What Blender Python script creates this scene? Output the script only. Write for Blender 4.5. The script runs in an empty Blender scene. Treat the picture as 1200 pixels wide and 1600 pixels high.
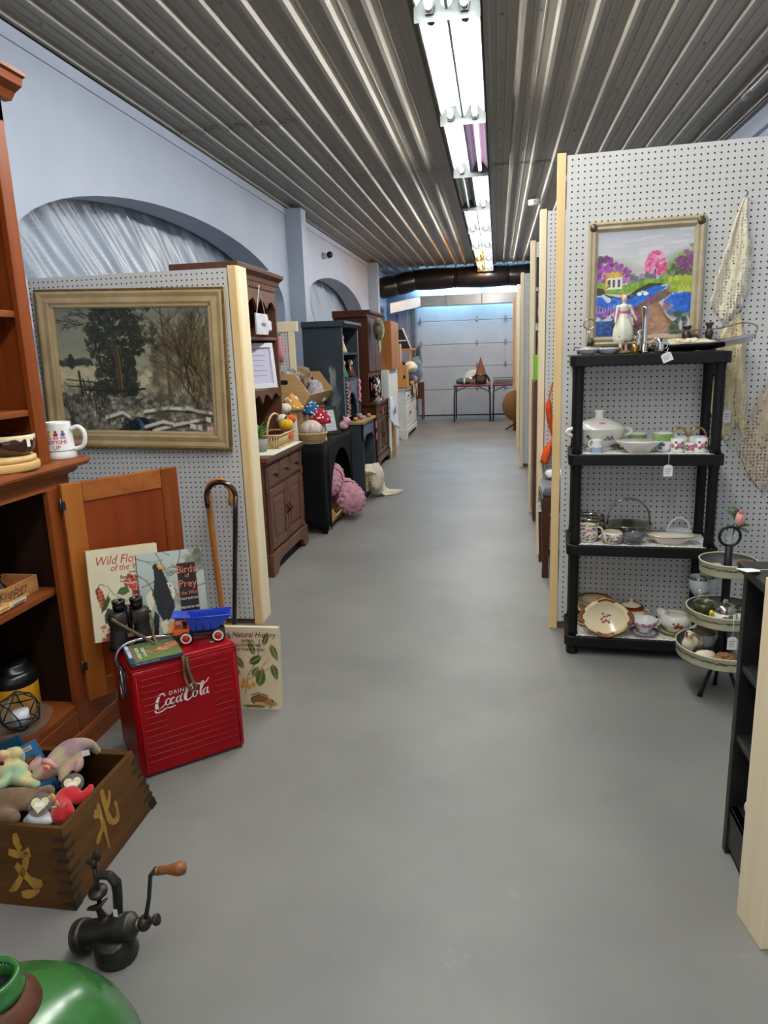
import bpy,math,random
import numpy as np
from mathutils import Vector,Matrix
random.seed(7);np.random.seed(7)
D=bpy.data;SC=bpy.context.scene;COL=SC.collection
PI=math.pi
# ---------------------------------------------------------------- camera (24 mm-equivalent phone camera held 1.35 m up, looking down the aisle)
F=1105.0;EYE=Vector((0,0,1.35))
AX=((0.987448,0.154212,-0.034125),(0.001001,-0.222170,-0.975008),(-0.157939,0.962735,-0.219536))
cd_=D.cameras.new('camera');cam=D.objects.new('camera',cd_);COL.objects.link(cam)
cd_.sensor_fit='AUTO';cd_.sensor_width=36.0;cd_.lens=F/1600*36;cd_.clip_start=0.05
_m=Matrix(((AX[0][0],-AX[1][0],-AX[2][0]),(AX[0][1],-AX[1][1],-AX[2][1]),(AX[0][2],-AX[1][2],-AX[2][2]))).to_4x4()
_m.translation=EYE;cam.matrix_world=_m;SC.camera=cam
def ray(px,py):
    q=(px-600,py-800,F);return Vector([sum(AX[k][i]*q[k]for k in range(3))for i in range(3)])
def at_y(px,py,y):d=ray(px,py);return EYE+d*(y/d.y)
def at_x(px,py,x):d=ray(px,py);return EYE+d*(x/d.x)
def at_z(px,py,z=0.0):d=ray(px,py);return EYE+d*((z-EYE.z)/d.z)
# ---------------------------------------------------------------- light: the shop's front windows are behind the camera; tubes along the aisle are built as lamps below
wd=D.worlds.new('world');SC.world=wd;wd.use_nodes=True
wd.node_tree.nodes['Background'].inputs[0].default_value=(0.97,0.985,1.0,1);wd.node_tree.nodes['Background'].inputs[1].default_value=1.05
TUBE=98.0
SC.view_settings.view_transform='Standard';SC.view_settings.look='None';SC.view_settings.gamma=1.0
SC.view_settings.use_curve_mapping=False;SC.view_settings.exposure=0.0
SC.cycles.max_bounces=7;SC.cycles.diffuse_bounces=4;SC.cycles.glossy_bounces=3;SC.cycles.transmission_bounces=6;SC.cycles.transparent_max_bounces=8
SC.cycles.caustics_reflective=False;SC.cycles.caustics_refractive=False;SC.cycles.sample_clamp_indirect=6
# ---------------------------------------------------------------- materials
def lin(c):
    if isinstance(c,str):c=tuple(int(c[i:i+2],16)/255 for i in(0,2,4))
    return tuple(v/12.92 if v<=0.04045 else((v+0.055)/1.055)**2.4 for v in c[:3])+(1.0,)
_mats={}
def mat(name,col='808080',rough=0.5,metal=0.0,col2=None,ns=8.0,nstretch=(1,1,1),nlo=0.35,nhi=0.65,bump=0.0,bs=40.0,bstretch=None,emit=0.0,ecol=None,alpha=1.0,trans=0.0,coat=0.0,spec=None,detail=4.0,sheen=0.0,ior=None,edge=None):
    if name in _mats:return _mats[name]
    m=D.materials.new(name);m.use_nodes=True;nt=m.node_tree;b=nt.nodes['Principled BSDF'];L=nt.links.new
    b.inputs['Base Color'].default_value=lin(col);b.inputs['Roughness'].default_value=rough;b.inputs['Metallic'].default_value=metal
    if alpha<1:b.inputs['Alpha'].default_value=alpha
    if trans:b.inputs['Transmission Weight'].default_value=trans
    if coat:b.inputs['Coat Weight'].default_value=coat;b.inputs['Coat Roughness'].default_value=0.15
    if spec is not None:b.inputs['Specular IOR Level'].default_value=spec
    if sheen:b.inputs['Sheen Weight'].default_value=sheen
    if ior:b.inputs['IOR'].default_value=ior
    if emit:b.inputs['Emission Color'].default_value=lin(ecol or col);b.inputs['Emission Strength'].default_value=emit
    if col2 or bump:
        tc=nt.nodes.new('ShaderNodeTexCoord')
        def noise(scale,stretch,det):
            mp=nt.nodes.new('ShaderNodeMapping');mp.inputs['Scale'].default_value=stretch;L(tc.outputs['Object'],mp.inputs['Vector'])
            n=nt.nodes.new('ShaderNodeTexNoise');n.inputs['Scale'].default_value=scale;n.inputs['Detail'].default_value=det;L(mp.outputs[0],n.inputs['Vector']);return n
        if col2:
            n=noise(ns,nstretch,detail);r=nt.nodes.new('ShaderNodeValToRGB');L(n.outputs['Fac'],r.inputs[0])
            r.color_ramp.elements[0].position=nlo;r.color_ramp.elements[1].position=nhi
            r.color_ramp.elements[0].color=lin(col);r.color_ramp.elements[1].color=lin(col2);L(r.outputs[0],b.inputs['Base Color'])
        if bump:
            n=noise(bs,bstretch or nstretch,3.0);bp=nt.nodes.new('ShaderNodeBump');bp.inputs['Strength'].default_value=bump;bp.inputs['Distance'].default_value=0.004
            L(n.outputs['Fac'],bp.inputs['Height']);L(bp.outputs[0],b.inputs['Normal'])
    _mats[name]=m;return m
def wood(name,c1,c2,axis='z',s=6.0,rough=0.42,coat=0.0,bump=0.08,stretch=0.07,knots=None):
    st={'x':(stretch,1,1),'y':(1,stretch,1),'z':(1,1,stretch)}[axis]
    if name in _mats:return _mats[name]
    m=mat(name,c1,rough,0,c2,s*5,st,0.3,0.7,bump,s*22,st,coat=coat*0.3,detail=6,spec=0.22)
    if knots:
        nt=m.node_tree;L=nt.links.new;b=nt.nodes['Principled BSDF'];src=b.inputs['Base Color'].links[0].from_socket
        tc=nt.nodes.new('ShaderNodeTexCoord');mp=nt.nodes.new('ShaderNodeMapping');mp.inputs['Scale'].default_value=tuple(4 if v==1 else 1.6 for v in st);L(tc.outputs['Object'],mp.inputs[0])
        vo=nt.nodes.new('ShaderNodeTexVoronoi');vo.inputs['Scale'].default_value=1.05;L(mp.outputs[0],vo.inputs['Vector'])
        r=nt.nodes.new('ShaderNodeValToRGB');r.color_ramp.elements[0].position=0.03;r.color_ramp.elements[1].position=0.13;r.color_ramp.elements[0].color=(1,1,1,1);r.color_ramp.elements[1].color=(0,0,0,1);L(vo.outputs['Distance'],r.inputs[0])
        mx=nt.nodes.new('ShaderNodeMix');mx.data_type='RGBA';L(r.outputs[0],mx.inputs[0]);L(src,mx.inputs[6]);mx.inputs[7].default_value=lin(knots);L(mx.outputs[2],b.inputs['Base Color'])
    return m
def pegboard(name,col,dot,pitch=0.0254,rad=0.0038,axis='xz',col2=None):
    """white hardboard with a square grid of drilled holes (colour and relief only)"""
    m=mat(name,col,0.55,0,col2 or col,3.0);nt=m.node_tree;L=nt.links.new;b=nt.nodes['Principled BSDF'];src=b.inputs['Base Color'].links[0].from_socket
    def math_(op,a,c=None):
        n=nt.nodes.new('ShaderNodeMath');n.operation=op
        for i,v in enumerate((a,c)):
            if v is None:continue
            if isinstance(v,(int,float)):n.inputs[i].default_value=v
            else:L(v,n.inputs[i])
        return n.outputs[0]
    tc=nt.nodes.new('ShaderNodeTexCoord');sp=nt.nodes.new('ShaderNodeSeparateXYZ');L(tc.outputs['Object'],sp.inputs[0])
    sq=[]
    for a in axis:
        f=math_('FRACT',math_('DIVIDE',sp.outputs['XYZ'.index(a.upper())],pitch));d=math_('SUBTRACT',f,0.5);sq.append(math_('MULTIPLY',d,d))
    dist=math_('SQRT',math_('ADD',sq[0],sq[1]))
    hole=math_('LESS_THAN',dist,rad/pitch)
    mx=nt.nodes.new('ShaderNodeMix');mx.data_type='RGBA';L(hole,mx.inputs[0]);L(src,mx.inputs[6]);mx.inputs[7].default_value=lin(dot);L(mx.outputs[2],b.inputs['Base Color'])
    return m
def printmat(name='flat_print',rough=0.5,spec=0.4):
    if name in _mats:return _mats[name]
    m=D.materials.new(name);m.use_nodes=True;b=m.node_tree.nodes['Principled BSDF'];a=m.node_tree.nodes.new('ShaderNodeAttribute');a.attribute_name='Col'
    m.node_tree.links.new(a.outputs['Color'],b.inputs['Base Color']);b.inputs['Roughness'].default_value=rough;b.inputs['Specular IOR Level'].default_value=spec
    _mats[name]=m;return m
# ---------------------------------------------------------------- mesh builder
def TR(x=0,y=0,z=0,rx=0,ry=0,rz=0,s=1):
    return Matrix.Translation((x,y,z))@Matrix.Rotation(rz,4,'Z')@Matrix.Rotation(ry,4,'Y')@Matrix.Rotation(rx,4,'X')@Matrix.Scale(s,4)
class G:
    def __init__(s,T=None):s.v=[];s.f=[];s.mi=[];s.sm=[];s.m=0;s.T=T
    def add(s,vs,fs,smooth=False,T=None):
        o=len(s.v)
        for p in vs:
            p=Vector(p)
            if T is not None:p=T@p
            if s.T is not None:p=s.T@p
            s.v.append(p)
        for f in fs:s.f.append([i+o for i in f]);s.mi.append(s.m);s.sm.append(smooth)
        return s
    def box(s,x0,x1,y0,y1,z0,z1,T=None):
        return s.add([(x0,y0,z0),(x1,y0,z0),(x1,y1,z0),(x0,y1,z0),(x0,y0,z1),(x1,y0,z1),(x1,y1,z1),(x0,y1,z1)],[(3,2,1,0),(4,5,6,7),(0,1,5,4),(1,2,6,5),(2,3,7,6),(3,0,4,7)],False,T)
    def frustum(s,b,t,T=None):  # b, t: (x0,x1,y0,y1,z)
        return s.add([(b[0],b[2],b[4]),(b[1],b[2],b[4]),(b[1],b[3],b[4]),(b[0],b[3],b[4]),(t[0],t[2],t[4]),(t[1],t[2],t[4]),(t[1],t[3],t[4]),(t[0],t[3],t[4])],[(3,2,1,0),(4,5,6,7),(0,1,5,4),(1,2,6,5),(2,3,7,6),(3,0,4,7)],False,T)
    def lathe(s,prof,n=24,T=None,smooth=True,arc=2*PI,sx=1.0,sy=1.0):
        vs=[];fs=[];full=abs(arc-2*PI)<1e-6;k=n if full else n+1
        for r,z in prof:
            for i in range(k):a=arc*i/n;vs.append((r*math.cos(a)*sx,r*math.sin(a)*sy,z))
        for j in range(len(prof)-1):
            for i in range(n):
                i2=(i+1)%k;a,b,c,d=j*k+i,j*k+i2,(j+1)*k+i2,(j+1)*k+i
                if prof[j][0]<1e-6:fs.append((a,c,d))
                elif prof[j+1][0]<1e-6:fs.append((a,b,d))
                else:fs.append((a,b,c,d))
        return s.add(vs,fs,smooth,T)
    def tube(s,pts,r=0.01,n=8,closed=False,T=None,smooth=True,caps=True,flat=1.0):
        pts=[Vector(p)for p in pts];m=len(pts);rr=r if isinstance(r,(list,tuple))else[r]*m
        vs=[];fs=[];up=None
        for i,p in enumerate(pts):
            a=pts[(i-1)%m]if(closed or i>0)else p;b=pts[(i+1)%m]if(closed or i<m-1)else p
            t=(b-a).normalized()if(b-a).length>1e-9 else Vector((0,0,1))
            if up is None:up=Vector((0,0,1))if abs(t.z)<0.9 else Vector((1,0,0))
            u=(up-t*up.dot(t));u=u.normalized()if u.length>1e-6 else t.orthogonal().normalized();w=t.cross(u);up=u
            for k in range(n):an=2*PI*k/n;vs.append(p+u*(math.cos(an)*rr[i]*flat)+w*(math.sin(an)*rr[i]))
        for i in range(m if closed else m-1):
            j=(i+1)%m
            for k in range(n):k2=(k+1)%n;fs.append((i*n+k,i*n+k2,j*n+k2,j*n+k))
        if caps and not closed:fs.append(tuple(range(n-1,-1,-1)));fs.append(tuple((m-1)*n+k for k in range(n)))
        return s.add(vs,fs,smooth,T)
    def prism(s,poly,d0,d1,plane='xz',T=None,smooth=False):  # polygon in a plane, extruded along the third axis
        def P(a,b,d):return{'xz':(a,d,b),'yz':(d,a,b),'xy':(a,b,d)}[plane]
        n=len(poly);vs=[P(a,b,d0)for a,b in poly]+[P(a,b,d1)for a,b in poly]
        ar=sum(poly[i][0]*poly[(i+1)%n][1]-poly[(i+1)%n][0]*poly[i][1]for i in range(n))
        fs=[tuple(range(n)),tuple(range(2*n-1,n-1,-1))]+[(i,i+n,(i+1)%n+n,(i+1)%n)for i in range(n)]
        return s.add(vs,fs,smooth,T)
    def ell(s,c,r,nu=16,nv=10,T=None,lump=0.0,seed=0,smooth=True):
        rx,ry,rz=r if isinstance(r,(list,tuple))else(r,r,r);rnd=random.Random(seed);vs=[(c[0],c[1],c[2]-rz)];fs=[]
        for j in range(1,nv):
            ph=PI*j/nv-PI/2
            for i in range(nu):
                a=2*PI*i/nu;k=1+lump*(rnd.random()-0.5)*2
                vs.append((c[0]+rx*k*math.cos(ph)*math.cos(a),c[1]+ry*k*math.cos(ph)*math.sin(a),c[2]+rz*k*math.sin(ph)))
        vs.append((c[0],c[1],c[2]+rz));N=len(vs)-1
        for i in range(nu):fs.append((0,1+(i+1)%nu,1+i));fs.append((N,N-nu+i,N-nu+(i+1)%nu))
        for j in range(nv-2):
            for i in range(nu):a=1+j*nu;fs.append((a+i,a+(i+1)%nu,a+nu+(i+1)%nu,a+nu+i))
        return s.add(vs,fs,smooth,T)
    def sheet(s,fn,nu,nv,T=None,smooth=True):
        vs=[fn(i/nu,j/nv)for j in range(nv+1)for i in range(nu+1)];k=nu+1
        return s.add(vs,[(j*k+i,j*k+i+1,(j+1)*k+i+1,(j+1)*k+i)for j in range(nv)for i in range(nu)],smooth,T)
def part(name,g,m,parent=None,bevel=0.0,thick=0.0,label=None,subd=0,loc=None,rot=None,kind=None,seg=2,mod=None):
    me=D.meshes.new(name);me.from_pydata([tuple(v)for v in g.v],[],g.f)
    for x in(m if isinstance(m,(list,tuple))else[m]):me.materials.append(x)
    me.polygons.foreach_set('material_index',g.mi);me.polygons.foreach_set('use_smooth',g.sm);me.update()
    o=D.objects.new(name,me);COL.objects.link(o)
    if parent is not None:o.parent=parent
    if loc:o.location=loc
    if rot:o.rotation_euler=rot
    if thick:x=o.modifiers.new('thickness','SOLIDIFY');x.thickness=thick;x.offset=0
    if bevel:x=o.modifiers.new('edge','BEVEL');x.width=bevel;x.segments=seg;x.limit_method='ANGLE';x.angle_limit=0.6
    if subd:x=o.modifiers.new('smooth','SUBSURF');x.levels=subd;x.render_levels=subd
    if label:o['label']=label
    if kind:o['kind']=kind
    return o
def thing(name,label,cat,loc=(0,0,0),rz=0.0,group=None,rot=None):
    o=D.objects.new(name,None);COL.objects.link(o);o.location=loc;o.rotation_euler=rot or(0,0,rz);o.empty_display_size=0.05
    return tag(o,label,cat,group)
def tag(o,label,cat,group=None):
    o['label']=label;o['category']=cat
    if group:o['group']=group
    return o
def one(name,g,m,label,cat,loc=(0,0,0),rz=0.0,group=None,rot=None,**k):
    return tag(part(name,g,m,None,loc=loc,rot=rot or(0,0,rz),**k),label,cat,group)
def struct(name,g,m,parent=None,**k):
    o=part(name,g,m,parent,**k)
    if parent is None:o['kind']='structure'
    return o
def dup(root,loc=None,rz=None,label=None,group=None,scale=None):
    r=root.copy();COL.objects.link(r)
    def kids(a,b):
        for ch in list(a.children):
            c=ch.copy();COL.objects.link(c);c.parent=b;kids(ch,c)
    kids(root,r)
    if loc is not None:r.location=loc
    if rz is not None:r.rotation_euler=(0,0,rz)
    if scale:r.scale=(scale,)*3
    if label:r['label']=label
    if group:r['group']=group
    return r
def text(name,s,size,m,parent,T,ext=0.0003,shear=0.0,align='CENTER',sx=1.0,spacing=1.0):
    c=D.curves.new(name,'FONT');c.body=s;c.size=size;c.extrude=ext;c.shear=shear;c.align_x=align;c.align_y='CENTER';c.space_character=spacing;c.resolution_u=2
    tmp=D.objects.new(name,c);me=D.meshes.new_from_object(tmp);D.objects.remove(tmp);D.curves.remove(c);me.name=name;me.materials.clear();me.materials.append(m)
    o=D.objects.new(name,me);COL.objects.link(o);o.parent=parent;o.matrix_local=T@Matrix.Diagonal((sx,1,1,1));return o
def curve(pts,n=6,closed=False):  # Catmull-Rom through points of any dimension
    P=[np.array(p,float)for p in pts];out=[];m=len(P)
    for i in range(m if closed else m-1):
        p1,p2=P[i],P[(i+1)%m];p0=P[i-1]if(closed or i>0)else 2*p1-p2;p3=P[(i+2)%m]if(closed or i+2<m)else 2*p2-p1
        for k in range(n):t=k/n;out.append(tuple(0.5*(2*p1+(p2-p0)*t+(2*p0-5*p1+4*p2-p3)*t*t+(3*p1-p0-3*p2+p3)*t**3)))
    if not closed:out.append(tuple(P[-1]))
    return out
# ---------------------------------------------------------------- flat prints: colours painted into a fine grid
class Paint:
    def __init__(s,W,H,col):
        s.W,s.H=W,H;s.a=np.zeros((H,W,3));s.a[:]=np.array(lin(col)[:3]);y,x=np.mgrid[0:H,0:W];s.x=x/(W-1);s.y=y/(H-1);s.asp=H/W;s.rng=np.random.RandomState(3)
    def _put(s,m,col,al=1.0):
        c=np.array(lin(col)[:3]);m=(np.clip(m,0,1)*al)[...,None];s.a=s.a*(1-m)+c*m;return s
    def rect(s,x0,x1,y0,y1,col,al=1.0):return s._put(((s.x>=x0)&(s.x<=x1)&(s.y>=y0)&(s.y<=y1)).astype(float),col,al)
    def grad(s,y0,y1,c0,c1,x0=0,x1=1):
        t=np.clip((s.y-y0)/(y1-y0),0,1)[...,None];m=((s.y>=y0)&(s.y<=y1)&(s.x>=x0)&(s.x<=x1))[...,None]
        s.a=np.where(m,np.array(lin(c0)[:3])*(1-t)+np.array(lin(c1)[:3])*t,s.a);return s
    def ell(s,cx,cy,rx,ry,col,al=1.0,ang=0.0,soft=0.0):
        dx=s.x-cx;dy=(s.y-cy);c,n=math.cos(ang),math.sin(ang);u=(dx*c+dy*s.asp*n)/rx;v=(-dx*n+dy*s.asp*c)/(ry*s.asp);d=np.sqrt(u*u+v*v)
        return s._put((d<1).astype(float)if not soft else np.clip((1-d)/soft,0,1),col,al)
    def poly(s,pts,col,al=1.0):
        inside=np.zeros(s.x.shape,bool);n=len(pts)
        for i in range(n):
            (x1,y1),(x2,y2)=pts[i],pts[(i+1)%n]
            if y1==y2:continue
            inside^=((s.y<y1)!=(s.y<y2))&(s.x<(x2-x1)*(s.y-y1)/(y2-y1)+x1)
        return s._put(inside.astype(float),col,al)
    def line(s,pts,w,col,al=1.0):
        m=np.zeros(s.x.shape);hw=w if isinstance(w,(list,tuple))else[w]*len(pts)
        for i in range(len(pts)-1):
            (x1,y1),(x2,y2)=pts[i],pts[i+1];ax,ay=x2-x1,(y2-y1)*s.asp;L2=ax*ax+ay*ay+1e-12
            t=np.clip(((s.x-x1)*ax+(s.y-y1)*s.asp*ay)/L2,0,1);d=np.sqrt((s.x-x1-t*ax)**2+((s.y-y1)*s.asp-t*ay)**2)
            m=np.maximum(m,np.clip((hw[i]+(hw[i+1]-hw[i])*t-d)*s.W+0.5,0,1))
        return s._put(m,col,al)
    def dabs(s,n,box,r,cols,al=0.8,shape=None,ang=None):
        for _ in range(n):
            x=box[0]+(box[1]-box[0])*s.rng.rand();y=box[2]+(box[3]-box[2])*s.rng.rand()
            if shape and not shape(x,y):continue
            k=r*(0.5+s.rng.rand());s.ell(x,y,k,k*(0.6+0.6*s.rng.rand())/s.asp,cols[s.rng.randint(len(cols))],al,ang if ang is not None else s.rng.rand()*3)
        return s
    def twig(s,x,y,a,L,w,col,depth,spread=0.5):
        x2,y2=x+L*math.cos(a),y+L*math.sin(a)/s.asp;s.line([(x,y),(x2,y2)],[w,w*0.7],col)
        if depth:
            for k in range(2+(s.rng.rand()<0.5)):s.twig(x2,y2,a+(s.rng.rand()-0.5)*2*spread,L*(0.6+0.25*s.rng.rand()),w*0.65,col,depth-1,spread)
        return s
    def build(s,name,w,h,parent,T,rough=0.5,bend=None):
        """grid of w x h metres in its local xz plane, facing -y, centred on x, from z=0 up"""
        xs=(s.x-0.5)*w;zs=s.y*h;n=s.W*s.H;co=np.stack([xs,np.zeros_like(xs),zs],-1).reshape(-1,3)
        if bend is not None:co=np.array([bend(*p)for p in co])
        idx=np.arange(n).reshape(s.H,s.W);q=np.stack([idx[:-1,:-1],idx[:-1,1:],idx[1:,1:],idx[1:,:-1]],-1).reshape(-1,4)
        me=D.meshes.new(name);me.from_pydata(co.tolist(),[],q.tolist());at=me.color_attributes.new('Col','FLOAT_COLOR','POINT')
        at.data.foreach_set('color',np.concatenate([s.a.reshape(-1,3),np.ones((n,1))],1).astype(np.float32).ravel());me.materials.append(printmat('print_%d'%int(rough*100),rough))
        o=D.objects.new(name,me);COL.objects.link(o);o.parent=parent;o.matrix_local=T;return o
# ================================================================ STRUCTURE
XL,XR,YB,YF,ZC=-2.27,1.77,15.1,-3.2,2.916
M_wall=mat('white_wall_paint','a6b0c2',0.6,0,'adb6c7',2.0,bump=0.05,bs=60)
M_floor=mat('grey_painted_concrete','757370',0.45,0,'83817d',1.6,bump=0.03,bs=30,detail=8,spec=0.35)
def _floor_marks():
    m=M_floor;nt=m.node_tree;L=nt.links.new;b=nt.nodes['Principled BSDF'];src=b.inputs['Base Color'].links[0].from_socket
    tc=nt.nodes.new('ShaderNodeTexCoord');n=nt.nodes.new('ShaderNodeTexNoise');n.inputs['Scale'].default_value=5;n.inputs['Detail'].default_value=9;n.inputs['Roughness'].default_value=0.75;L(tc.outputs['Object'],n.inputs[0])
    r=nt.nodes.new('ShaderNodeValToRGB');r.color_ramp.elements[0].position=0.6;r.color_ramp.elements[1].position=0.72;r.color_ramp.elements[0].color=(0,0,0,1);r.color_ramp.elements[1].color=(0.5,0.5,0.5,1);L(n.outputs[0],r.inputs[0])
    mx=nt.nodes.new('ShaderNodeMix');mx.data_type='RGBA';L(r.outputs[0],mx.inputs[0]);L(src,mx.inputs[6]);mx.inputs[7].default_value=lin('908e8a');L(mx.outputs[2],b.inputs['Base Color'])
_floor_marks()
struct('floor',G().box(-3.1,1.95,YF,YB+0.2,-0.1,0),M_floor)
# left wall with its run of low arches
ARCH=[(5.45,2.24,1.87,0.53),(10.42,2.0,1.85,0.54),(14.25,0.68,1.7,0.55)]
def arch_z(y):
    for c,hw,sp,rise in ARCH:
        if abs(y-c)<hw:return sp+rise*math.sqrt(max(0,1-((y-c)/hw)**2))
    return 0.0
ys=[YF]
for c,hw,sp,rise in ARCH:ys+=[c-hw*math.cos(PI*k/28)for k in range(29)]
ys.append(YB);g=G();x1=XL-0.25
for a,b in zip(ys[:-1],ys[1:]):
    m=(a+b)/2;solid=arch_z(m)==0
    za,zb=(0,0)if solid else tuple(max(arch_z(v),next(sp for c,hw,sp,r in ARCH if abs(m-c)<hw))for v in(a,b))
    g.add([(XL,a,za),(XL,b,zb),(XL,b,ZC),(XL,a,ZC)],[(0,1,2,3)]);g.add([(x1,a,za),(x1,b,zb),(x1,b,ZC),(x1,a,ZC)],[(3,2,1,0)])
    if not solid:g.add([(XL,a,za),(x1,a,za),(x1,b,zb),(XL,b,zb)],[(0,1,2,3)],True)
for c,hw,sp,rise in ARCH:
    for y,o in((c-hw,1),(c+hw,-1)):g.add([(XL,y,0),(x1,y,0),(x1,y,sp),(XL,y,sp)],[(0,1,2,3)if o>0 else(3,2,1,0)])
struct('wall_left',g,M_wall)
struct('trim_1',G().box(XL,XL+0.012,YF,YB,ZC-0.075,ZC-0.012),M_wall)
for k,y in enumerate((7.94,12.98)):struct('pillar_%d'%(k+1),G().box(XL-0.01,XL+0.17,y,y+0.2,0,ZC-0.005),M_wall,bevel=0.004)
# wrinkled plastic sheeting filling each arch
M_plastic=mat('silvery_plastic_sheeting','98a3b3',0.32,0.0,'a9b4c4',3.0,(1,1,0.4),spec=0.6)
for k,(c,hw,sp,rise)in enumerate(ARCH):
    def fn(u,v,c=c,hw=hw):
        y=c-hw-0.2+u*(2*hw+0.4);z=0.01+v*2.6;w=0
        for q,(fy,fz,ph,am)in enumerate(((4,3.6,0,1),(7,8.0,1.2,.9),(13,14,2.1,.7),(3,-2,0.5,.5),(21,25,4,.5),(34,30,1,.3))):w+=am*(1-1.6*abs(math.sin(fy*y+fz*z+ph+1.2*math.sin(1.1*y+1.7*z+q))))*(0.55+0.45*math.sin(2.1*y-1.4*z+2*q))
        return(XL-0.30+0.02*w,y,z)
    tag(part('plastic_sheet',G().sheet(fn,230,110),M_plastic),['wrinkled plastic sheeting filling the wide near arch','wrinkled plastic sheeting filling the middle arch past the white pillar','plastic sheeting in the small far arch near the garage door'][k],'plastic sheet')
struct('wall_outer',G().box(XL-0.75,XL-0.65,YF,YB+0.15,0,ZC),M_wall)
struct('wall_right',G().box(XR,XR+0.15,YF,YB,0,ZC),M_wall)
g=G();DX0,DX1,DZ=-1.64,1.52,2.42
g.box(XL-0.75,DX0,YB,YB+0.15,0,ZC+.04);g.box(DX1,XR+0.15,YB,YB+0.15,0,ZC+.04);g.box(DX0,DX1,YB,YB+0.15,DZ,ZC+.04)
struct('wall_back',g,M_wall)
# sectional garage door
M_gar=mat('pale_steel_door','ccd2d8',0.5,0.1,'d6dbe0',3,bump=0.06,bs=160);M_galv=mat('galvanised_steel','a9adb0',0.4,0.7,'8d9194',14);M_dark=mat('dark_gap','3a3a38',0.8)
door=struct('door_1',G().box(DX0-0.02,DX1+0.02,YB+0.06,YB+0.1,0,DZ+0.02),M_gar)
zs=[0.02,0.55,1.02,1.47,1.94,2.41]
for a,b in zip(zs[:-1],zs[1:]):part('door_panel',G().box(DX0,DX1,YB+0.01,YB+0.06,a+0.004,b-0.004),M_gar,door,bevel=0.006)
part('bottom_seal',G().box(DX0,DX1,YB+0.0,YB+0.05,0,0.024),M_dark,door)
hg=G();hg.prism([(-0.022,-0.02),(0.022,-0.02),(0.03,0.02),(0.012,0.05),(0,0.085),(-0.012,0.05),(-0.03,0.02)],0,0.004);hg.prism([(-0.02,-0.03),(0.02,-0.03),(0.012,-0.06),(0,-0.085),(-0.012,-0.06)],0,0.004);hg.tube([(-0.034,-0.006,-0.02),(0.034,-0.006,-0.02)],0.009)
h0=None
for z in zs[1:-1]:
    for x in(-1.58,-0.415,0.165,0.75,1.4):
        if h0 is None:h0=part('hinge',hg,M_galv,door);h=h0
        else:h=h0.copy();COL.objects.link(h)
        h.location=(x,YB+0.004,z+0.02)
g=G();g.box(DX0-0.06,DX0-0.02,YB-0.09,YB-0.02,0,2.45);g.box(DX0-0.11,DX0-0.10,YB-0.05,YB-0.02,0,2.45)
part('door_track',g,M_galv,door,bevel=0.003)
# corrugated steel ceiling sheets
M_ceil=mat('taupe_ribbed_steel','9a958b',0.5,0.15,'928d83',2.5,(1,0.1,1),bump=0.0,spec=0.5)
P_=0.183
def prof(n):
    out=[]
    for i in range(n):
        x=i*P_;out+=[(x,0),(x+0.012,0),(x+0.024,-0.026),(x+0.046,-0.026),(x+0.058,0),(x+0.085,0),(x+0.088,-0.003),(x+0.096,-0.003),(x+0.099,0),(x+0.138,0),(x+0.141,-0.003),(x+0.149,-0.003),(x+0.152,0)]
    return out+[(n*P_,0)]
ceil=struct('ceiling',G().box(-3.1,1.95,YF,YB+0.15,ZC+0.036,ZC+0.12),M_wall)
nx=5;x=XL-0.02;col=0
cuts={0:[YF,1.0,5.25,9.4,YB]}
while x<XR:
    cs=cuts.get(col,[YF,2.4,6.9,11.4,YB]);pr=prof(nx)
    if x+nx*P_>XR+0.1:pr=[p for p in pr if x+p[0]<XR+0.06]
    for k,(a,b)in enumerate(zip(cs[:-1],cs[1:])):
        dz=ZC+0.03+(0.004 if k%2 else 0.0);a2=a-(0.03 if k%2==0 and k else 0);b2=b+(0.03 if k%2==0 else 0)
        part('ceiling_panel',G().add([(x+p,max(a2,YF),dz+q)for p,q in pr]+[(x+p,min(b2,YB),dz+q)for p,q in pr],[(i,i+len(pr),i+1+len(pr),i+1)for i in range(len(pr)-1)]),M_ceil,ceil,thick=0.0015)
        if k:part('panel_joint',G().add([(x+p,a2+.02-(.055 if k%2 else 0),dz+q-.0065)for p,q in pr]+[(x+p,a2+.029-(.055 if k%2 else 0),dz+q-.0065)for p,q in pr],[(i,i+len(pr),i+1+len(pr),i+1)for i in range(len(pr)-1)]),M_dark,ceil)
    x+=nx*P_;col+=1
g=G()
for i in range(22):
    for k in range(26):
        xx=XL-0.02+i*P_+0.118;yy=-1+k*0.62+0.2*(i%5==0)
        if xx<XR-0.02 and yy<YB:g.lathe([(0.008,0),(0.008,-0.004),(0.0045,-0.005),(0.0045,-0.010),(0,-0.010)],6,TR(xx,yy,ZC+0.031),False)
part('screws',g,M_galv,ceil,kind='stuff')
# conduit along the right wall under the ceiling
g=G();g.tube([(1.58,-1,ZC-0.03),(1.58,5.3,ZC-0.03),(1.58,5.34,ZC-0.03)],0.02,10);g.tube([(1.58,5.3,ZC-0.03),(1.58,14,ZC-0.03)],0.016,10);g.tube([(1.58,5.24,ZC-0.03),(1.58,5.36,ZC-0.03)],0.027,10)
struct('trim_2',g,mat('grey_conduit','8f9194',0.35,0.7))
struct('trim_3',G().box(XR-0.04,XR,YF,YB,ZC-0.2,ZC-0.14),M_wall)

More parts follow.
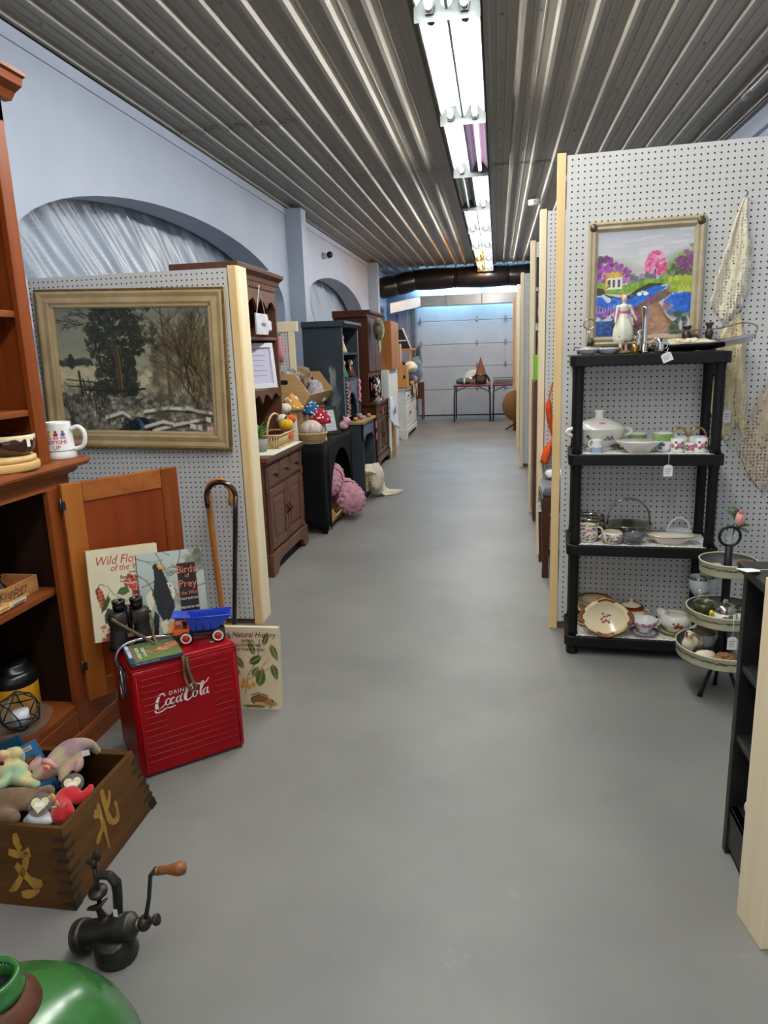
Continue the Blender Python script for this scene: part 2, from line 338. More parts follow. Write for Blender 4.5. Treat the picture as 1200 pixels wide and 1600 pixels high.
# ---------------------------------------------------------------- fluorescent fixtures down the aisle
M_enamel=mat('white_enamel','dfe6e6',0.35,0,'d2dcda',6)
M_plate=mat('pale_grey_end_plate','484e4c',0.45,0,'424846',6)
M_on=mat('lit_tube','ffffff',0.5,emit=TUBE,ecol='faf9f4');M_pink=mat('fading_pink_tube','f0a8d8',0.5,emit=3.0,ecol='f2bade');M_off=mat('dead_tube','d8dcdc',0.25);M_warm=mat('warm_tube','ffd9a0',0.5,emit=TUBE*0.55,ecol='ffb050')
def fixture(y0,L,kinds,label,x=-0.222,z=2.80):
    t=thing('shop_light',label,'light fixture',(x,y0,z),0,'fluorescent fixtures along the ceiling')
    g=G();pr=[(-0.142,0.046),(-0.135,0.044),(-0.100,0.085),(-0.045,0.092),(-0.012,0.030),(0,0.024),(0.012,0.030),(0.045,0.092),(0.100,0.085),(0.135,0.044),(0.142,0.046)]
    g.add([(p,0.01,q)for p,q in pr]+[(p,L-0.01,q)for p,q in pr],[(i,i+1,i+1+len(pr),i+len(pr))for i in range(len(pr)-1)]);part('reflector',g,M_enamel,t,thick=0.002)
    g=G();cp=[(-0.046,0.088),(-0.02,0.03),(-0.006,0.016),(0.006,0.016),(0.02,0.03),(0.046,0.088)];g.add([(p,0.02,q)for p,q in cp]+[(p,L-0.02,q)for p,q in cp],[(i,i+1,i+7,i+6)for i in range(5)]);part('ballast_cover',g,mat('grey_blue_cover','6f7984',0.5,0.2),t,thick=0.001)
    part('ballast_channel',G().prism([(-0.05,0.095),(0.05,0.095),(0.05,0.142),(-0.05,0.142)],0.0,L),M_enamel,t,bevel=0.003)
    for yy,s in((0,1),(L,-1)):
        g=G();g.prism([(-0.147,-0.022 if s<0 else 0.034),(0.147,-0.022 if s<0 else 0.034),(0.147,0.04),(0.104,0.098),(-0.104,0.098),(-0.147,0.04)],yy,yy+0.004*s);e=part('end_plate',g,M_plate,t)
        for sx in(-1,1):
            h=G();h.prism([(sx*0.078+u,0.026+w)for u,w in((-0.016,-0.022),(0.016,-0.022),(0.024,0.012),(0.02,0.03),(-0.02,0.03),(-0.024,0.012))],yy+0.004*s,yy+0.022*s);part('lamp_holder',h,M_plate,e)
    for sx,kd in zip((-1,1),kinds):
        if kd:part('tube',G().tube([(sx*0.078,0.05,0.024),(sx*0.078,L-0.05,0.024)],0.015,12),{'on':M_on,'pink':M_pink,'off':M_off,'warm':M_warm}[kd],t);[part('tube_cap',G().tube([(sx*0.078,a,0.024),(sx*0.078,b,0.024)],0.0155,12),M_galv,t)for a,b in((0.012,0.05),(L-0.05,L-0.012))]
    for yy in(0.3,L-0.3):part('hanger',G().tube([(0,yy,0.14),(0,yy,ZC+0.03-z)],0.004,6),M_galv,t)
ends=[(2.1,'fluorescent fixture overhead at the top edge, nearest end plate only'),(3.62,'first full fluorescent fixture from the camera with both tubes bright'),(5.08,'fluorescent fixture with a dim pink right tube'),(6.6,'fluorescent fixture whose left tube is dead'),(8.1,'fourth full fluorescent fixture, just past the one with a dead tube'),(9.62,'fluorescent fixture just before the warm orange one'),(11.14,'fluorescent fixture with a warm orange left tube'),(12.64,'farthest fluorescent fixture, in front of the black duct')]
kinds=[('on','on'),('on','on'),('on','pink'),('off','on'),('on','on'),('on','on'),('warm','on'),('warm','on')]
for(y,lb),kd in zip(ends,kinds):fixture(y,1.45,kd,lb)
for y in(-0.9,0.6):fixture(y,1.45,('on','on'),'fluorescent fixture over the shop front, row %d back from the camera'%(int(-y/1.5)+1)if False else['','fluorescent fixture over the shop front behind the camera','fluorescent fixture directly above the camera'][(y>-2)+(y>0)])
# ================================================================ RIGHT SIDE: pegboard partitions, plastic shelf with china
M_peg=pegboard('white_pegboard','cdccc9','121010',col2='d4d3d0');M_pine=wood('raw_pine_stud','e8c48c','f0d49e','z',5,0.55,knots='a8713a');M_pine2=wood('pale_pine_stud','f0dcb4','f6e8c8','z',5,0.55,knots='b98a52')
def partition(x0,y0,W,H,label,rz=0.0,gap=0.04,post=(0.038,0.089),flip=1,pm=None,zp=None):
    t=thing('pegboard_partition',label,'partition',(x0,y0,0),rz,'pegboard partitions');pw,pd=post;f=flip
    fp=0.03 if f<0 else 0;part('post',G().box(min(0,f*pw),max(0,f*pw),fp,pd,0,H+0.012),pm or M_pine,t,bevel=0.003)
    if fp:part('facing_strip',G().box(-pw,0,0,fp-0.0005,0,H+0.01),M_pine,t,bevel=0.002)
    a,b=sorted((f*(pw+0.004),f*W))
    part('pegboard',G().box(a,b,-0.002,0.004,gap,H),M_peg,t);part('pegboard',G().box(a,b,pd-0.004,pd+0.002,gap,H),M_peg,t)
    part('rail',G().box(a,b,0.005,pd-0.005,H-0.04,H-0.001),wood('pine_rail','d9b47e','e8cd9c','x',5,0.6),t);part('sole_plate',G().box(a,b,0.012,pd-0.006,0,0.038),wood('old_brown_plate','6d4f37','7f6045','x',5,0.7),t)
    return t
RZ1=-0.085
partition(0.252,3.352,1.52,2.14,'nearest tall white pegboard partition on the right, with the garden painting',RZ1)
for k,(y,lb)in enumerate(((4.63,'second tall pegboard partition on the right, orange scarf hanging at its edge'),(5.91,'third pegboard partition on the right, with dark pictures hung behind its post'),(8.28,'fourth pegboard partition on the right, past the green box'),(9.76,'fifth pegboard partition on the right, only its pale post showing'),(12.27,'farthest orange-toned pegboard partition on the right, by the folding table'))):
    partition(0.256,y,1.50,2.145,lb,pm=(M_pine2 if k<4 else wood('orange_pine_stud','c98f55','dba567','z',5,0.55)))
def pp(x,y,z,ly):return TR(x,ly,z)
# --- black plastic shelf
M_blk=mat('black_ribbed_plastic','09090a',0.5,0,'0c0c0d',30,spec=0.3,bump=0.05,bs=200)
SH=thing('plastic_shelf_unit','black plastic four tier shelf unit holding china against the pegboard','shelf',(0.298,3.045,0),-0.075)
SW,SD=0.612,0.30;SZ=(0.087,0.508,0.903,1.312)
for k,z in enumerate(SZ):
    g=G();c=0.02;poly=[(c,0),(SW-c,0),(SW,c),(SW,SD-c),(SW-c,SD),(c,SD),(0,SD-c),(0,c)];g.prism(poly,z-0.046,z,'xy');s=part('shelf',g,M_blk,SH,bevel=0.004)
    for x in(0.035,SW-0.035):
        for y in(0.035,SD-0.035):
            if k<3:part('leg',G().lathe([(0.022,z-0.001),(0.0235,z),(0.0205,z+0.03),(0.0205,SZ[k+1]-0.07),(0.0235,SZ[k+1]-0.047)],16,TR(x,y)),M_blk,SH)
            else:pass
            if k==0:part('foot',G().lathe([(0.02,0.0),(0.026,0.002),(0.024,0.01),(0.0205,0.02),(0.0205,0.042),(0,0.042)],16,TR(x,y)),M_blk,SH)
M_lace=mat('white_lace_paper','c9c4bd',0.7,0,'f2f0ea',70,nlo=0.42,nhi=0.55,bump=0.1,bs=90)
shm=Matrix.Translation((0.298,3.045,0))@Matrix.Rotation(-0.075,4,'Z')
def onshelf(x,y,z):p=shm@Vector((x,y,z));return(p.x,p.y,p.z)
for k,(lb,x1)in enumerate((('white lace paper lining the lowest shelf of the black unit',0.565),('white lace paper lining the second shelf with silver basket',0.585),('white lace paper under the tureen on the upper middle shelf',0.57))):
    g=G();n=36;edge=[(0.05+(x1-0.05)*i/n,0.012+0.004*(i%2))for i in range(n+1)]
    g.prism(edge+[(x1,0.28),(0.05,0.28)],0,0.0012,'xy');one('lace_paper',g,M_lace,lb,'shelf liner',onshelf(0,0,SZ[k]+0.0005),-0.075)
# --- helpers for china
M_por=mat('ivory_porcelain','ece8dc',0.14,coat=0.3,spec=0.55);M_whi=mat('white_porcelain','f0f0ee',0.14,coat=0.3);M_sil=mat('tarnished_silver','b9b4a8',0.22,0.95,'8d857a',30);M_silb=mat('bright_silver','d6d4cf',0.12,1.0);M_gold=mat('gold_trim','c79a4a',0.22,0.9);M_pew=mat('dark_pewter','4a4642',0.35,0.8)
M_rose=mat('rose_print','d0558a',0.3,0,'e88ab0',90);M_leaf=mat('leaf_print','5f8a4c',0.35);M_red=mat('red_print','9c2f2a',0.3);M_grn=mat('green_band','7fa05c',0.25,0,'93b070',40);M_blue=mat('blue_print','4a5fa8',0.3);M_pur=mat('purple_print','7d4a9a',0.3);M_yel=mat('yellow_print','d9c34a',0.3)
M_chz=mat('chintz_print','e8e4cc',0.2,coat=0.2)
def spots(name,parent,lst,R,m3=None):  # printed flowers lying on a round body: (angle from front, height, radius, material); R(z) body radius
    mats_=[];g=G()
    for a,z,r,m in lst:
        if m not in mats_:mats_.append(m)
        g.m=mats_.index(m);rr=R(z);an=-PI/2+a;T=TR(rr*math.cos(an),rr*math.sin(an),z,0,0,an+PI/2);g.ell((0,0,0),(r,0.0016,r),8,6,T)
    return part(name,g,mats_,parent,kind='stuff')
def bouquet(a,z,s,n=7,cols=None):
    rnd=random.Random(int(a*100+z*1e4));cols=cols or[M_rose,M_leaf,M_pur,M_blue,M_leaf]
    return[(a+rnd.uniform(-1,1)*s,z+rnd.uniform(-1,1)*s*0.03,0.004+rnd.random()*0.004,rnd.choice(cols))for _ in range(n)]
def handle(parent,r,z0,z1,out,m,th=0.004,ang=0.0,name='handle'):
    zc=(z0+z1)/2;h=(z1-z0)/2
    pts=[(r-0.004 if abs(k-4)==4 else r+out*math.sin(PI*k/8),0,zc+h*math.cos(PI*k/8)*(1.0))for k in range(9)]
    return part(name,G().tube(curve(pts,3),th,8,T=TR(0,0,0,0,0,ang)),m,parent)
def vessel(name,label,cat,loc,prof,m,inner=None,n=28,group=None,sx=1,sy=1,rz=0,pname='body'):
    t=thing(name,label,cat,loc,rz,group);full=prof+([(max(r-0.004,0),z)for r,z in reversed(prof)if z>prof[0][1]+0.006]+[(0,prof[0][1]+0.006)]if inner is None else inner)
    part(pname,G().lathe([(0,prof[0][1])]+full,n,sx=sx,sy=sy),m,t);return t
def saucer(parent,r,m,z=0.0,name='saucer',rim=None):
    o=part(name,G().lathe([(0,z),(r*0.5,z),(r*0.55,z+0.004),(r,z+0.016),(r*0.99,z+0.019),(r*0.55,z+0.008),(0,z+0.007)],30),m,parent)
    if rim:part('rim_band',G().lathe([(r*0.8,z+0.0145),(r*1.0,z+0.0195),(r*1.003,z+0.017)],30),rim,o)
    return o
M_str=mat('white_string','e9e6de',0.8);M_tag=mat('white_card_tag','efede8',0.7);M_ink=mat('dark_ink','2b2b30',0.7);M_gink=mat('grey_handwriting','8a8890',0.8)
def price_tag(label,top,hang=0.06,w=0.022,h=0.036,rz=0.0,tilt=0.0,group='white price tags'):
    """white card on a string; origin is the string's loop"""
    t=thing('price_tag',label,'tag',top,rz,group);x=tilt*hang
    part('string',G().tube([(0,0,0),(x*0.6+0.002,-0.003,-hang*0.6),(x,-0.004,-hang)],0.0009,6),M_str,t)
    g=G();g.prism([(-w/2,-h),(w/2,-h),(w/2,-h*0.15),(w/4,0.0),(-w/4,0),(-w/2,-h*0.15)],0,0.0012,'xz',TR(x,-0.004,-hang+0.003,0,tilt*0.8));c=part('card',g,M_tag,t)
    for k in range(3):part('writing',G().box(-w*0.32,w*(0.3-0.08*k),-0.0006,0,-h*(0.38+0.18*k),-h*(0.33+0.18*k),TR(x,-0.004,-hang+0.003,0,tilt*0.8)),M_gink,c)
    return t
# --- lowest shelf
z=SZ[0]+0.002
def pz(px,py,zz):p=at_z(px,py,zz);return(p.x,p.y,zz)
# stack of plates
M_cream=mat('cream_china','ead9b0',0.18,coat=0.3);M_mar=mat('maroon_border','6d2a1c',0.3,0,'8a4a24',60)
def oval_platter(t,a,b,T=None,name='plate'):
    prof=[(0,0),(0.62,0.0),(0.70,0.010),(1.0,0.024),(0.99,0.029),(0.70,0.014),(0.60,0.006),(0,0.006)];n=40;vs=[];fs=[]
    for r,zz in prof:
        for i in range(n):an=2*PI*i/n;k=1+(0.045*math.cos(4*an)+0.02*math.cos(8*an)if r>0.9 else 0);vs.append((a*r*k*math.cos(an),b*r*k*math.sin(an),zz))
    for j in range(len(prof)-1):
        for i in range(n):fs.append((j*n+i,j*n+(i+1)%n,(j+1)*n+(i+1)%n,(j+1)*n+i))
    g=G(T);g.add(vs,fs,True);p=part(name,g,M_cream,t)
    for an in(0,PI/2,PI,1.5*PI):
        g=G(T)
        for d in range(-4,5):
            q=an+d*0.075;k=0.955*(1+0.045*math.cos(4*q)+0.02*math.cos(8*q));g.ell((a*k*math.cos(q),b*k*math.sin(q),0.0275),(0.0105,0.009,0.0022),8,4)
        part('border_ornament',g,M_mar,p,kind='stuff')
    g=G(T);g.tube([(a*0.985*(1+0.045*math.cos(4*q)+0.02*math.cos(8*q))*math.cos(q),b*0.985*(1+0.045*math.cos(4*q)+0.02*math.cos(8*q))*math.sin(q),0.0285)for q in[2*PI*i/48 for i in range(48)]],0.0016,5,True);part('rim_line',g,M_gold,p)
    return p
t=thing('plate_stack','stack of cream plates with maroon borders behind the leaning platter','plates',onshelf(0.135,0.185,z))
for k in range(5):part('plate',G().lathe([(0,0),(0.06,0),(0.092,0.012),(0.089,0.016),(0.058,0.006),(0,0.006)],32,TR(0.002*(k%2),0,0.016*k)),M_cream if k!=3 else M_mar,t)
part('bowl',G().lathe([(0.04,0.085),(0.05,0.09),(0.082,0.115),(0.079,0.118),(0.05,0.095),(0,0.094)],32),M_cream,t)
part('rim_band',G().lathe([(0.071,0.1095),(0.0825,0.1165),(0.079,0.119),(0.071,0.113)],32),M_mar,t)
pf=thing('oval_platter','oval cream platter with maroon border, leaning at the shelf front','plate',onshelf(0.176,0.022,z+.002),-0.075,rot=(1.24,0,-0.09))
pl=oval_platter(pf,0.108,0.08,TR(0,0.082,0))
g=G();rnd=random.Random(4);cols=[M_red,M_rose,M_leaf,M_blue,M_rose];gm=[]
for k in range(14):g.m=k%5;g.ell((rnd.uniform(-.02,.02),0.078+rnd.uniform(-.022,.022),0.0075),(0.006,0.005,0.0012),6,4)
part('floral_print',g,cols,pl,kind='stuff')
# lidded sugar bowl, cream and gold
t=vessel('sugar_bowl','cream and maroon lidded sugar bowl behind the rose teacup','bowl',onshelf(0.295,0.17,z),[(0.035,0),(0.03,0.012),(0.055,0.03),(0.066,0.055),(0.06,0.078),(0.052,0.085)],M_cream)
part('lid',G().lathe([(0.056,0.084),(0.058,0.089),(0.035,0.105),(0.01,0.112),(0.006,0.118),(0.010,0.126),(0,0.131)],28),M_cream,t)
part('maroon_band',G().lathe([(0.0585,0.0885),(0.048,0.0985),(0.046,0.1015),(0.060,0.0885)],28),M_mar,t);part('gold_band',G().lathe([(0.0661,0.05),(0.0668,0.055),(0.0655,0.06)],28),M_gold,t)
for a in(0,PI):handle(t,0.06,0.035,0.078,0.024,M_cream,0.005,a)
# rose teacup and saucer
t=thing('teacup','rose-banded white teacup on its saucer at the lowest shelf front','teacup',onshelf(0.343,0.068,z));s=saucer(t,0.060,M_whi,rim=M_pur)
part('cup',G().lathe([(0,0.016),(0.024,0.016),(0.022,0.024),(0.04,0.04),(0.05,0.06),(0.053,0.074),(0.051,0.074),(0.046,0.06),(0.034,0.04),(0,0.03)],28),M_whi,t)
for a in(-PI,0):handle(t,0.049,0.042,0.072,0.02,M_whi,0.0035,a+0.15)
spots('rose_print',t,[(a,0.061,0.0085,M_rose)for a in(-1.3,-0.8,-0.3,0.2,0.7,1.2)]+[(a+.2,0.057,0.004,M_leaf)for a in(-1.3,-0.8,-0.3,0.2,0.7)],lambda q:0.0505)
# gravy boat
t=thing('gravy_boat','cream gravy boat with red flowers on a leafy saucer','gravy boat',onshelf(0.475,0.105,z),-0.3);s=saucer(t,0.070,M_cream,rim=M_leaf)
body=[(0,0.014),(0.03,0.014),(0.03,0.02),(0.055,0.04),(0.062,0.06),(0.055,0.08),(0.045,0.092),(0.042,0.092),(0.05,0.078),(0.055,0.06),(0,0.03)]
part('body',G().lathe(body,28,sx=1.12),M_por,t);part('spout',G().tube([(-0.045,0,0.075),(-0.06,0,0.092),(-0.075,0,0.104)],[0.026,0.02,0.008],12),M_por,t);handle(t,0.055,0.035,0.09,0.035,M_por,0.005)
spots('floral_print',t,bouquet(0.3,0.058,0.35,10,[M_red,M_red,M_leaf]),lambda q:0.062)
# --- second shelf: silver and chintz
z=SZ[1]+0.002
t=thing('silver_coaster','round silver bottle coaster with pierced sides, at shelf back left','coaster',onshelf(0.105,0.195,z))
for q in(0.022,0.075):part('ring',G().lathe([(0.062,q),(0.066,q-0.004),(0.066,q+0.014),(0.062,q+0.012),(0.062,q)],30),M_sil,t)
part('base_plate',G().lathe([(0,0),(0.06,0),(0.063,0.02),(0.058,0.006),(0,0.004)],28),M_sil,t)
for k in range(10):part('strut',G().tube([(0.064*math.cos(k*.628),0.064*math.sin(k*.628),0.03),(0.064*math.cos(k*.628+.2),0.064*math.sin(k*.628+.2),0.075)],0.003,6),M_sil,t)
def chintz(t,R,z0,z1,n,seed,amax=1.5):
    rnd=random.Random(seed);cols=[M_leaf,M_pur,M_blue,M_yel,M_rose,M_grn,M_pur];lst=[(rnd.uniform(-amax,amax),rnd.uniform(z0,z1),rnd.uniform(0.002,0.0055),rnd.choice(cols))for _ in range(n)];return spots('chintz_print',t,lst,R)
Rc=lambda q:0.0385+0.0055*math.sin(PI*min(max((q-0.008)/0.06,0),1))
bp=[(0.03,0.0),(0.0385,0.008),(0.0435,0.03),(0.043,0.045),(0.0385,0.068),(0.04,0.075)]
t=vessel('cream_jug','floral chintz cream jug with looped handle beside the shelf leg','jug',onshelf(0.09,0.075,z),bp,M_chz,rz=-0.1);handle(t,0.041,0.02,0.066,0.022,M_chz,0.0045);part('spout',G().tube([(-0.036,0,0.064),(-0.047,0,0.077)],[0.014,0.005],8),M_chz,t);chintz(t,Rc,0.012,0.064,80,2);part('rim_line',G().lathe([(0.0385,0.0755),(0.041,0.0745),(0.0385,0.077)],24),M_gold,t)
bp=[(0.03,0.0),(0.040,0.008),(0.046,0.026),(0.043,0.042),(0.039,0.05)]
t=vessel('sugar_bowl','open floral chintz sugar bowl next to the matching jug','bowl',onshelf(0.192,0.06,z),bp,M_chz);chintz(t,lambda q:0.0405+0.005*math.sin(PI*min(max(q/0.05,0),1)),0.008,0.042,64,5)
# silver basket with swing handle
t=thing('silver_basket','pierced silver cake basket with tall arched handle','basket',onshelf(0.27,0.185,z))
n=48;vs=[];prof_=[(0.0,0.02),(0.05,0.02),(0.065,0.028),(0.085,0.05),(0.104,0.056),(0.1,0.059),(0.082,0.054),(0.06,0.032),(0,0.024)]
g=G();o=[(r*(1+(0.05*math.cos(12*2*PI*i/n)if r>0.08 else 0))*math.cos(2*PI*i/n),r*0.8*math.sin(2*PI*i/n),zz)for r,zz in prof_ for i in range(n)]
g.add(o,[(j*n+i,j*n+(i+1)%n,(j+1)*n+(i+1)%n,(j+1)*n+i)for j in range(len(prof_)-1)for i in range(n)],True);part('dish',g,M_sil,t);part('foot',G().lathe([(0.05,0),(0.045,0.008),(0.03,0.014),(0.04,0.022)],28),M_sil,t)
part('handle',G().tube([(0.092*math.cos(PI*k/20),0,0.055+0.115*math.sin(PI*k/20)**0.8)for k in range(21)],[0.0035+0.0012*(k%2)for k in range(21)],8),M_sil,t)
# crystal dish wrapped in plastic
M_gls=mat('clear_glass','e4ecee',0.04,alpha=0.24,spec=0.9);M_frost=mat('crystal','eef2f6',0.12,trans=0.85,ior=1.5)
t=thing('crystal_dish','small crystal dish with crumpled clear wrap, beside the chintz bowl','dish',onshelf(0.272,0.055,z));g=G();n=32
o=[(r*(1+0.06*(i%2))*math.cos(2*PI*i/n),r*(1+0.06*(i%2))*math.sin(2*PI*i/n),zz)for r,zz in((0.001,0),(0.03,0),(0.042,0.02),(0.046,0.035),(0.043,0.038),(0.038,0.022),(0.001,0.008))for i in range(n)]
g.add(o,[(j*n+i,j*n+(i+1)%n,(j+1)*n+(i+1)%n,(j+1)*n+i)for j in range(6)for i in range(n)],False);part('dish',g,M_frost,t)
part('crumpled_wrap',G().ell((0.012,-0.01,0.04),(0.036,0.025,0.016),14,8,lump=0.35,seed=3,smooth=False),M_frost,t)
# oval celery dish and small ceramic basket
t=thing('oval_dish','long oval white dish with gilt rim at the shelf front','dish',onshelf(0.435,0.072,z),-0.075)
part('dish',G().lathe([(0,0),(0.055,0),(0.08,0.022),(0.104,0.036),(0.102,0.039),(0.078,0.026),(0.05,0.006),(0,0.005)],40,sy=0.52),M_por,t);part('rim_line',G().lathe([(0.1,0.0395),(0.1055,0.0365),(0.104,0.035)],40,sy=0.52),M_gold,t);part('leaf_print',G().lathe([(0.0,0.0055),(0.03,0.0058),(0.0,0.0062)],12,TR(0.01,0,0),sy=0.4),M_yel,t)
t=thing('ceramic_basket','small white ceramic basket with loop handle, behind the oval dish','basket',onshelf(0.485,0.2,z));part('dish',G().lathe([(0,0),(0.04,0),(0.05,0.012),(0.055,0.03),(0.052,0.031),(0.045,0.014),(0,0.01)],28,sy=0.75),M_whi,t)
part('handle',G().tube([(0.046*math.cos(PI*k/16),0,0.026+0.058*math.sin(PI*k/16))for k in range(17)],0.0045,8),M_whi,t);part('floral_print',G().ell((0,-0.038,0.014),(0.012,0.004,0.006),8,5),M_red,t)
# --- third shelf: tureen, cups
z=SZ[2]+0.002
t=vessel('soup_tureen','large white lidded soup tureen with small flower sprays','tureen',onshelf(0.128,0.157,z),[(0.06,0),(0.065,0.008),(0.05,0.016),(0.08,0.03),(0.105,0.06),(0.112,0.092),(0.116,0.096)],M_por,sy=0.85)
part('lid',G().lathe([(0.11,0.096),(0.108,0.1),(0.08,0.118),(0.04,0.134),(0.018,0.138),(0.016,0.152),(0.021,0.17),(0.02,0.173),(0,0.172)],32,sy=0.85),M_por,t)
for a in(0,PI):handle(t,0.106,0.062,0.092,0.03,M_por,0.008,a)
spots('flower_sprays',t,bouquet(-0.1,0.118,0.3,9,[M_rose,M_blue,M_yel,M_leaf])if False else[(a,zz,0.006,m)for a,zz,m in((-0.5,0.06,M_leaf),(-0.6,0.066,M_pew),(0.25,0.062,M_pur),(0.35,0.056,M_pur),(0.45,0.064,M_blue),(0.5,0.056,M_leaf),(0.15,0.055,M_leaf))],lambda q:0.098)
part('lid_flowers',G().ell((0.005,-0.064,0.117),(0.016,0.006,0.008),10,6),M_rose,t)
t=vessel('cream_jug','tiny white and pale blue jug in front of the tureen','jug',onshelf(0.115,0.045,z),[(0.019,0),(0.023,0.006),(0.024,0.03),(0.018,0.048),(0.021,0.058)],M_whi);part('blue_band',G().lathe([(0.0235,0.006),(0.0248,0.014),(0.0246,0.026)],24),mat('pale_blue_glaze','a9bcd6',0.2),t);handle(t,0.019,0.022,0.055,0.014,M_whi,0.003,PI)
t=thing('scalloped_bowl','wide cream scalloped bowl centred on the upper middle shelf','bowl',onshelf(0.285,0.054,z));n=48;g=G()
pr_=((0.001,0),(0.045,0),(0.06,0.02),(0.092,0.048),(0.09,0.052),(0.056,0.024),(0.001,0.006))
g.add([(r*(1+(0.035*math.cos(10*2*PI*i/n)if r>0.08 else 0))*math.cos(2*PI*i/n),r*0.7*(1+(0.035*math.cos(10*2*PI*i/n)if r>0.08 else 0))*math.sin(2*PI*i/n),zz)for r,zz in pr_ for i in range(n)],[(j*n+i,j*n+(i+1)%n,(j+1)*n+(i+1)%n,(j+1)*n+i)for j in range(6)for i in range(n)],True);part('bowl',g,M_por,t)
def green_cup(loc,label,jug=False):
    t=vessel('green_cup' if not jug else 'green_jug',label,'cup',loc,[(0.028,0),(0.026,0.008),(0.034,0.02),(0.037,0.045),(0.04,0.066)]if not jug else[(0.027,0),(0.032,0.01),(0.038,0.03),(0.036,0.055),(0.04,0.078)],M_whi);r,a,b=(0.0385,0.04,0.064)if not jug else(0.0395,0.046,0.076)
    part('green_band',G().lathe([(r-0.001,a),(r+0.0005,(a+b)/2),(r+0.0018,b)],28),M_grn,t);handle(t,r-0.002,a-0.02,b-0.004,0.018,M_whi,0.0035);spots('flower_print',t,bouquet(-0.2,0.028,0.4,6),lambda q:0.0375);return t
green_cup(onshelf(0.292,0.19,z),'green-banded white cup at shelf back behind the scalloped bowl');green_cup(onshelf(0.385,0.1,z),'green-banded white jug whose handle holds the string of a tag',True)
saucer(thing('saucer','white saucer lying under edge of the green-banded jug','saucer',onshelf(0.372,0.21,z)),0.05,M_whi)
one('silver_trinket',G().ell((0,0,0.012),(0.016,0.014,0.012),12,6,lump=0.1).lathe([(0.006,0.02),(0.009,0.03),(0,0.034)],10),M_sil,'little round silver trinket between tureen and green cup','trinket',onshelf(0.224,0.16,z-.0005))
def rose_cup(x,y,label,h=0.058,r=0.027):
    t=vessel('rose_cup',label,'cup',onshelf(x,y,z),[(r*.9,0),(r,0.004),(r,h)],M_whi,group='pink rose cups');spots('rose_print',t,[(0.1,h*.52,0.0115,M_rose),(-0.35,h*.35,0.007,M_leaf),(0.55,h*.7,0.007,M_leaf),(0.6,h*.35,0.007,M_leaf),(-0.45,h*.75,0.006,M_leaf),(1.1,h*.5,0.010,M_rose),(-1.0,h*.5,0.010,M_rose)],lambda q:r);return t
t=rose_cup(0.438,0.07,'pink rose cup on the left of the gold-handled set, nearest the tag');rose_cup(0.528,0.07,'pink rose cup on the right of the gold-handled set, by the shelf leg');t=rose_cup(0.484,0.085,'low pink rose cup between the two taller rose cups',0.036,0.024)
for k,(x,lb)in enumerate(((0.455,'curved gold basket handle arching over the left rose cup'),(0.53,'curved gold basket handle arching over the right rose cup'))):
    t=thing('gilt_basket',lb,'basket',onshelf(x,0.155,z));part('bowl',G().lathe([(0,0),(0.028,0),(0.034,0.03),(0.036,0.055),(0.032,0.053),(0.03,0.03),(0,0.01)],24),M_whi,t);part('handle',G().tube([(0.034*math.cos(PI*j/14),0,0.05+0.042*math.sin(PI*j/14))for j in range(15)],0.0042,8),M_gold,t)
price_tag('price tag hanging over the shelf edge from the green-banded jug',onshelf(0.395,-0.003,SZ[2]+0.012),0.055,0.036,0.048)
# --- top shelf: silver, figurine, candlesticks
z=SZ[3]+0.001
t=thing('silver_stand','silver stand with tall looped handle at the top shelf end','stand',onshelf(0.075,0.15,z))
g=G();part('frame',g.tube([(0.06*math.cos(2*PI*k/20),0.05*math.sin(2*PI*k/20),0.03)for k in range(20)],0.003,6,True),M_sil,t)
for a in(0.8,2.3,3.9,5.4):part('foot',G().tube([(0.055*math.cos(a),0.046*math.sin(a),0.03),(0.062*math.cos(a),0.052*math.sin(a),0.012),(0.058*math.cos(a),0.048*math.sin(a),0.004)],0.004,6),M_sil,t)
part('stem',G().tube([(0.0,-0.05,0.03),(0,0,0.034),(0,0.05,0.03)],0.003,6).tube([(0.004,0,0.03),(0.003,0,0.1)],0.004,6).tube([(-0.004,0,0.03),(-0.003,0,0.1)],0.004,6),M_sil,t);part('handle',G().tube(curve([(0,0,0.1),(-0.022,0,0.118),(-0.015,0,0.14),(0,0,0.145),(0.015,0,0.14),(0.022,0,0.118),(0,0,0.1)],4),0.0028,6),M_sil,t)
for x,lb in((0.07,'left white shell-shaped dish on the top shelf'),(0.148,'right white shell-shaped dish beside the lady figurine')):
    vessel('shell_dish',lb,'dish',onshelf(x,0.075,z),[(0.025,0),(0.03,0.004),(0.045,0.018),(0.052,0.026)],M_whi,group='white shell dishes',n=20)
# lady figurine: one continuous porcelain body
M_skin=mat('painted_porcelain_skin','e8c9b4',0.25,coat=0.2);M_dress=mat('porcelain_flower_dress','d9dcc6',0.3,0,'e6e3cf',60,coat=0.2);M_hair=mat('painted_blond_hair','b58a55',0.4);M_gbase=mat('gilt_porcelain_base','b98a52',0.3,0.3)
t=thing('lady_figurine','porcelain lady figurine in a pale flowered dress on top shelf','figurine',onshelf(0.208,0.1,z),0.15)
part('base',G().lathe([(0,0),(0.032,0),(0.034,0.006),(0.028,0.013),(0,0.015)],20,sy=0.8),M_gbase,t)
g=G();n=28;rows=[(0.024,0.072,0.0),(0.034,0.088,0.0),(0.042,0.085,0.35),(0.04,0.1,0.3),(0.033,0.12,0.25),(0.025,0.14,0.15),(0.018,0.158,0.05),(0.0165,0.166,0),(0.021,0.178,0),(0.021,0.188,0),(0.016,0.196,0),(0.008,0.199,0)]
rows=[(0.02,0.05,0.2),(0.036,0.046,0.5),(0.041,0.06,0.45)]+rows[2:]
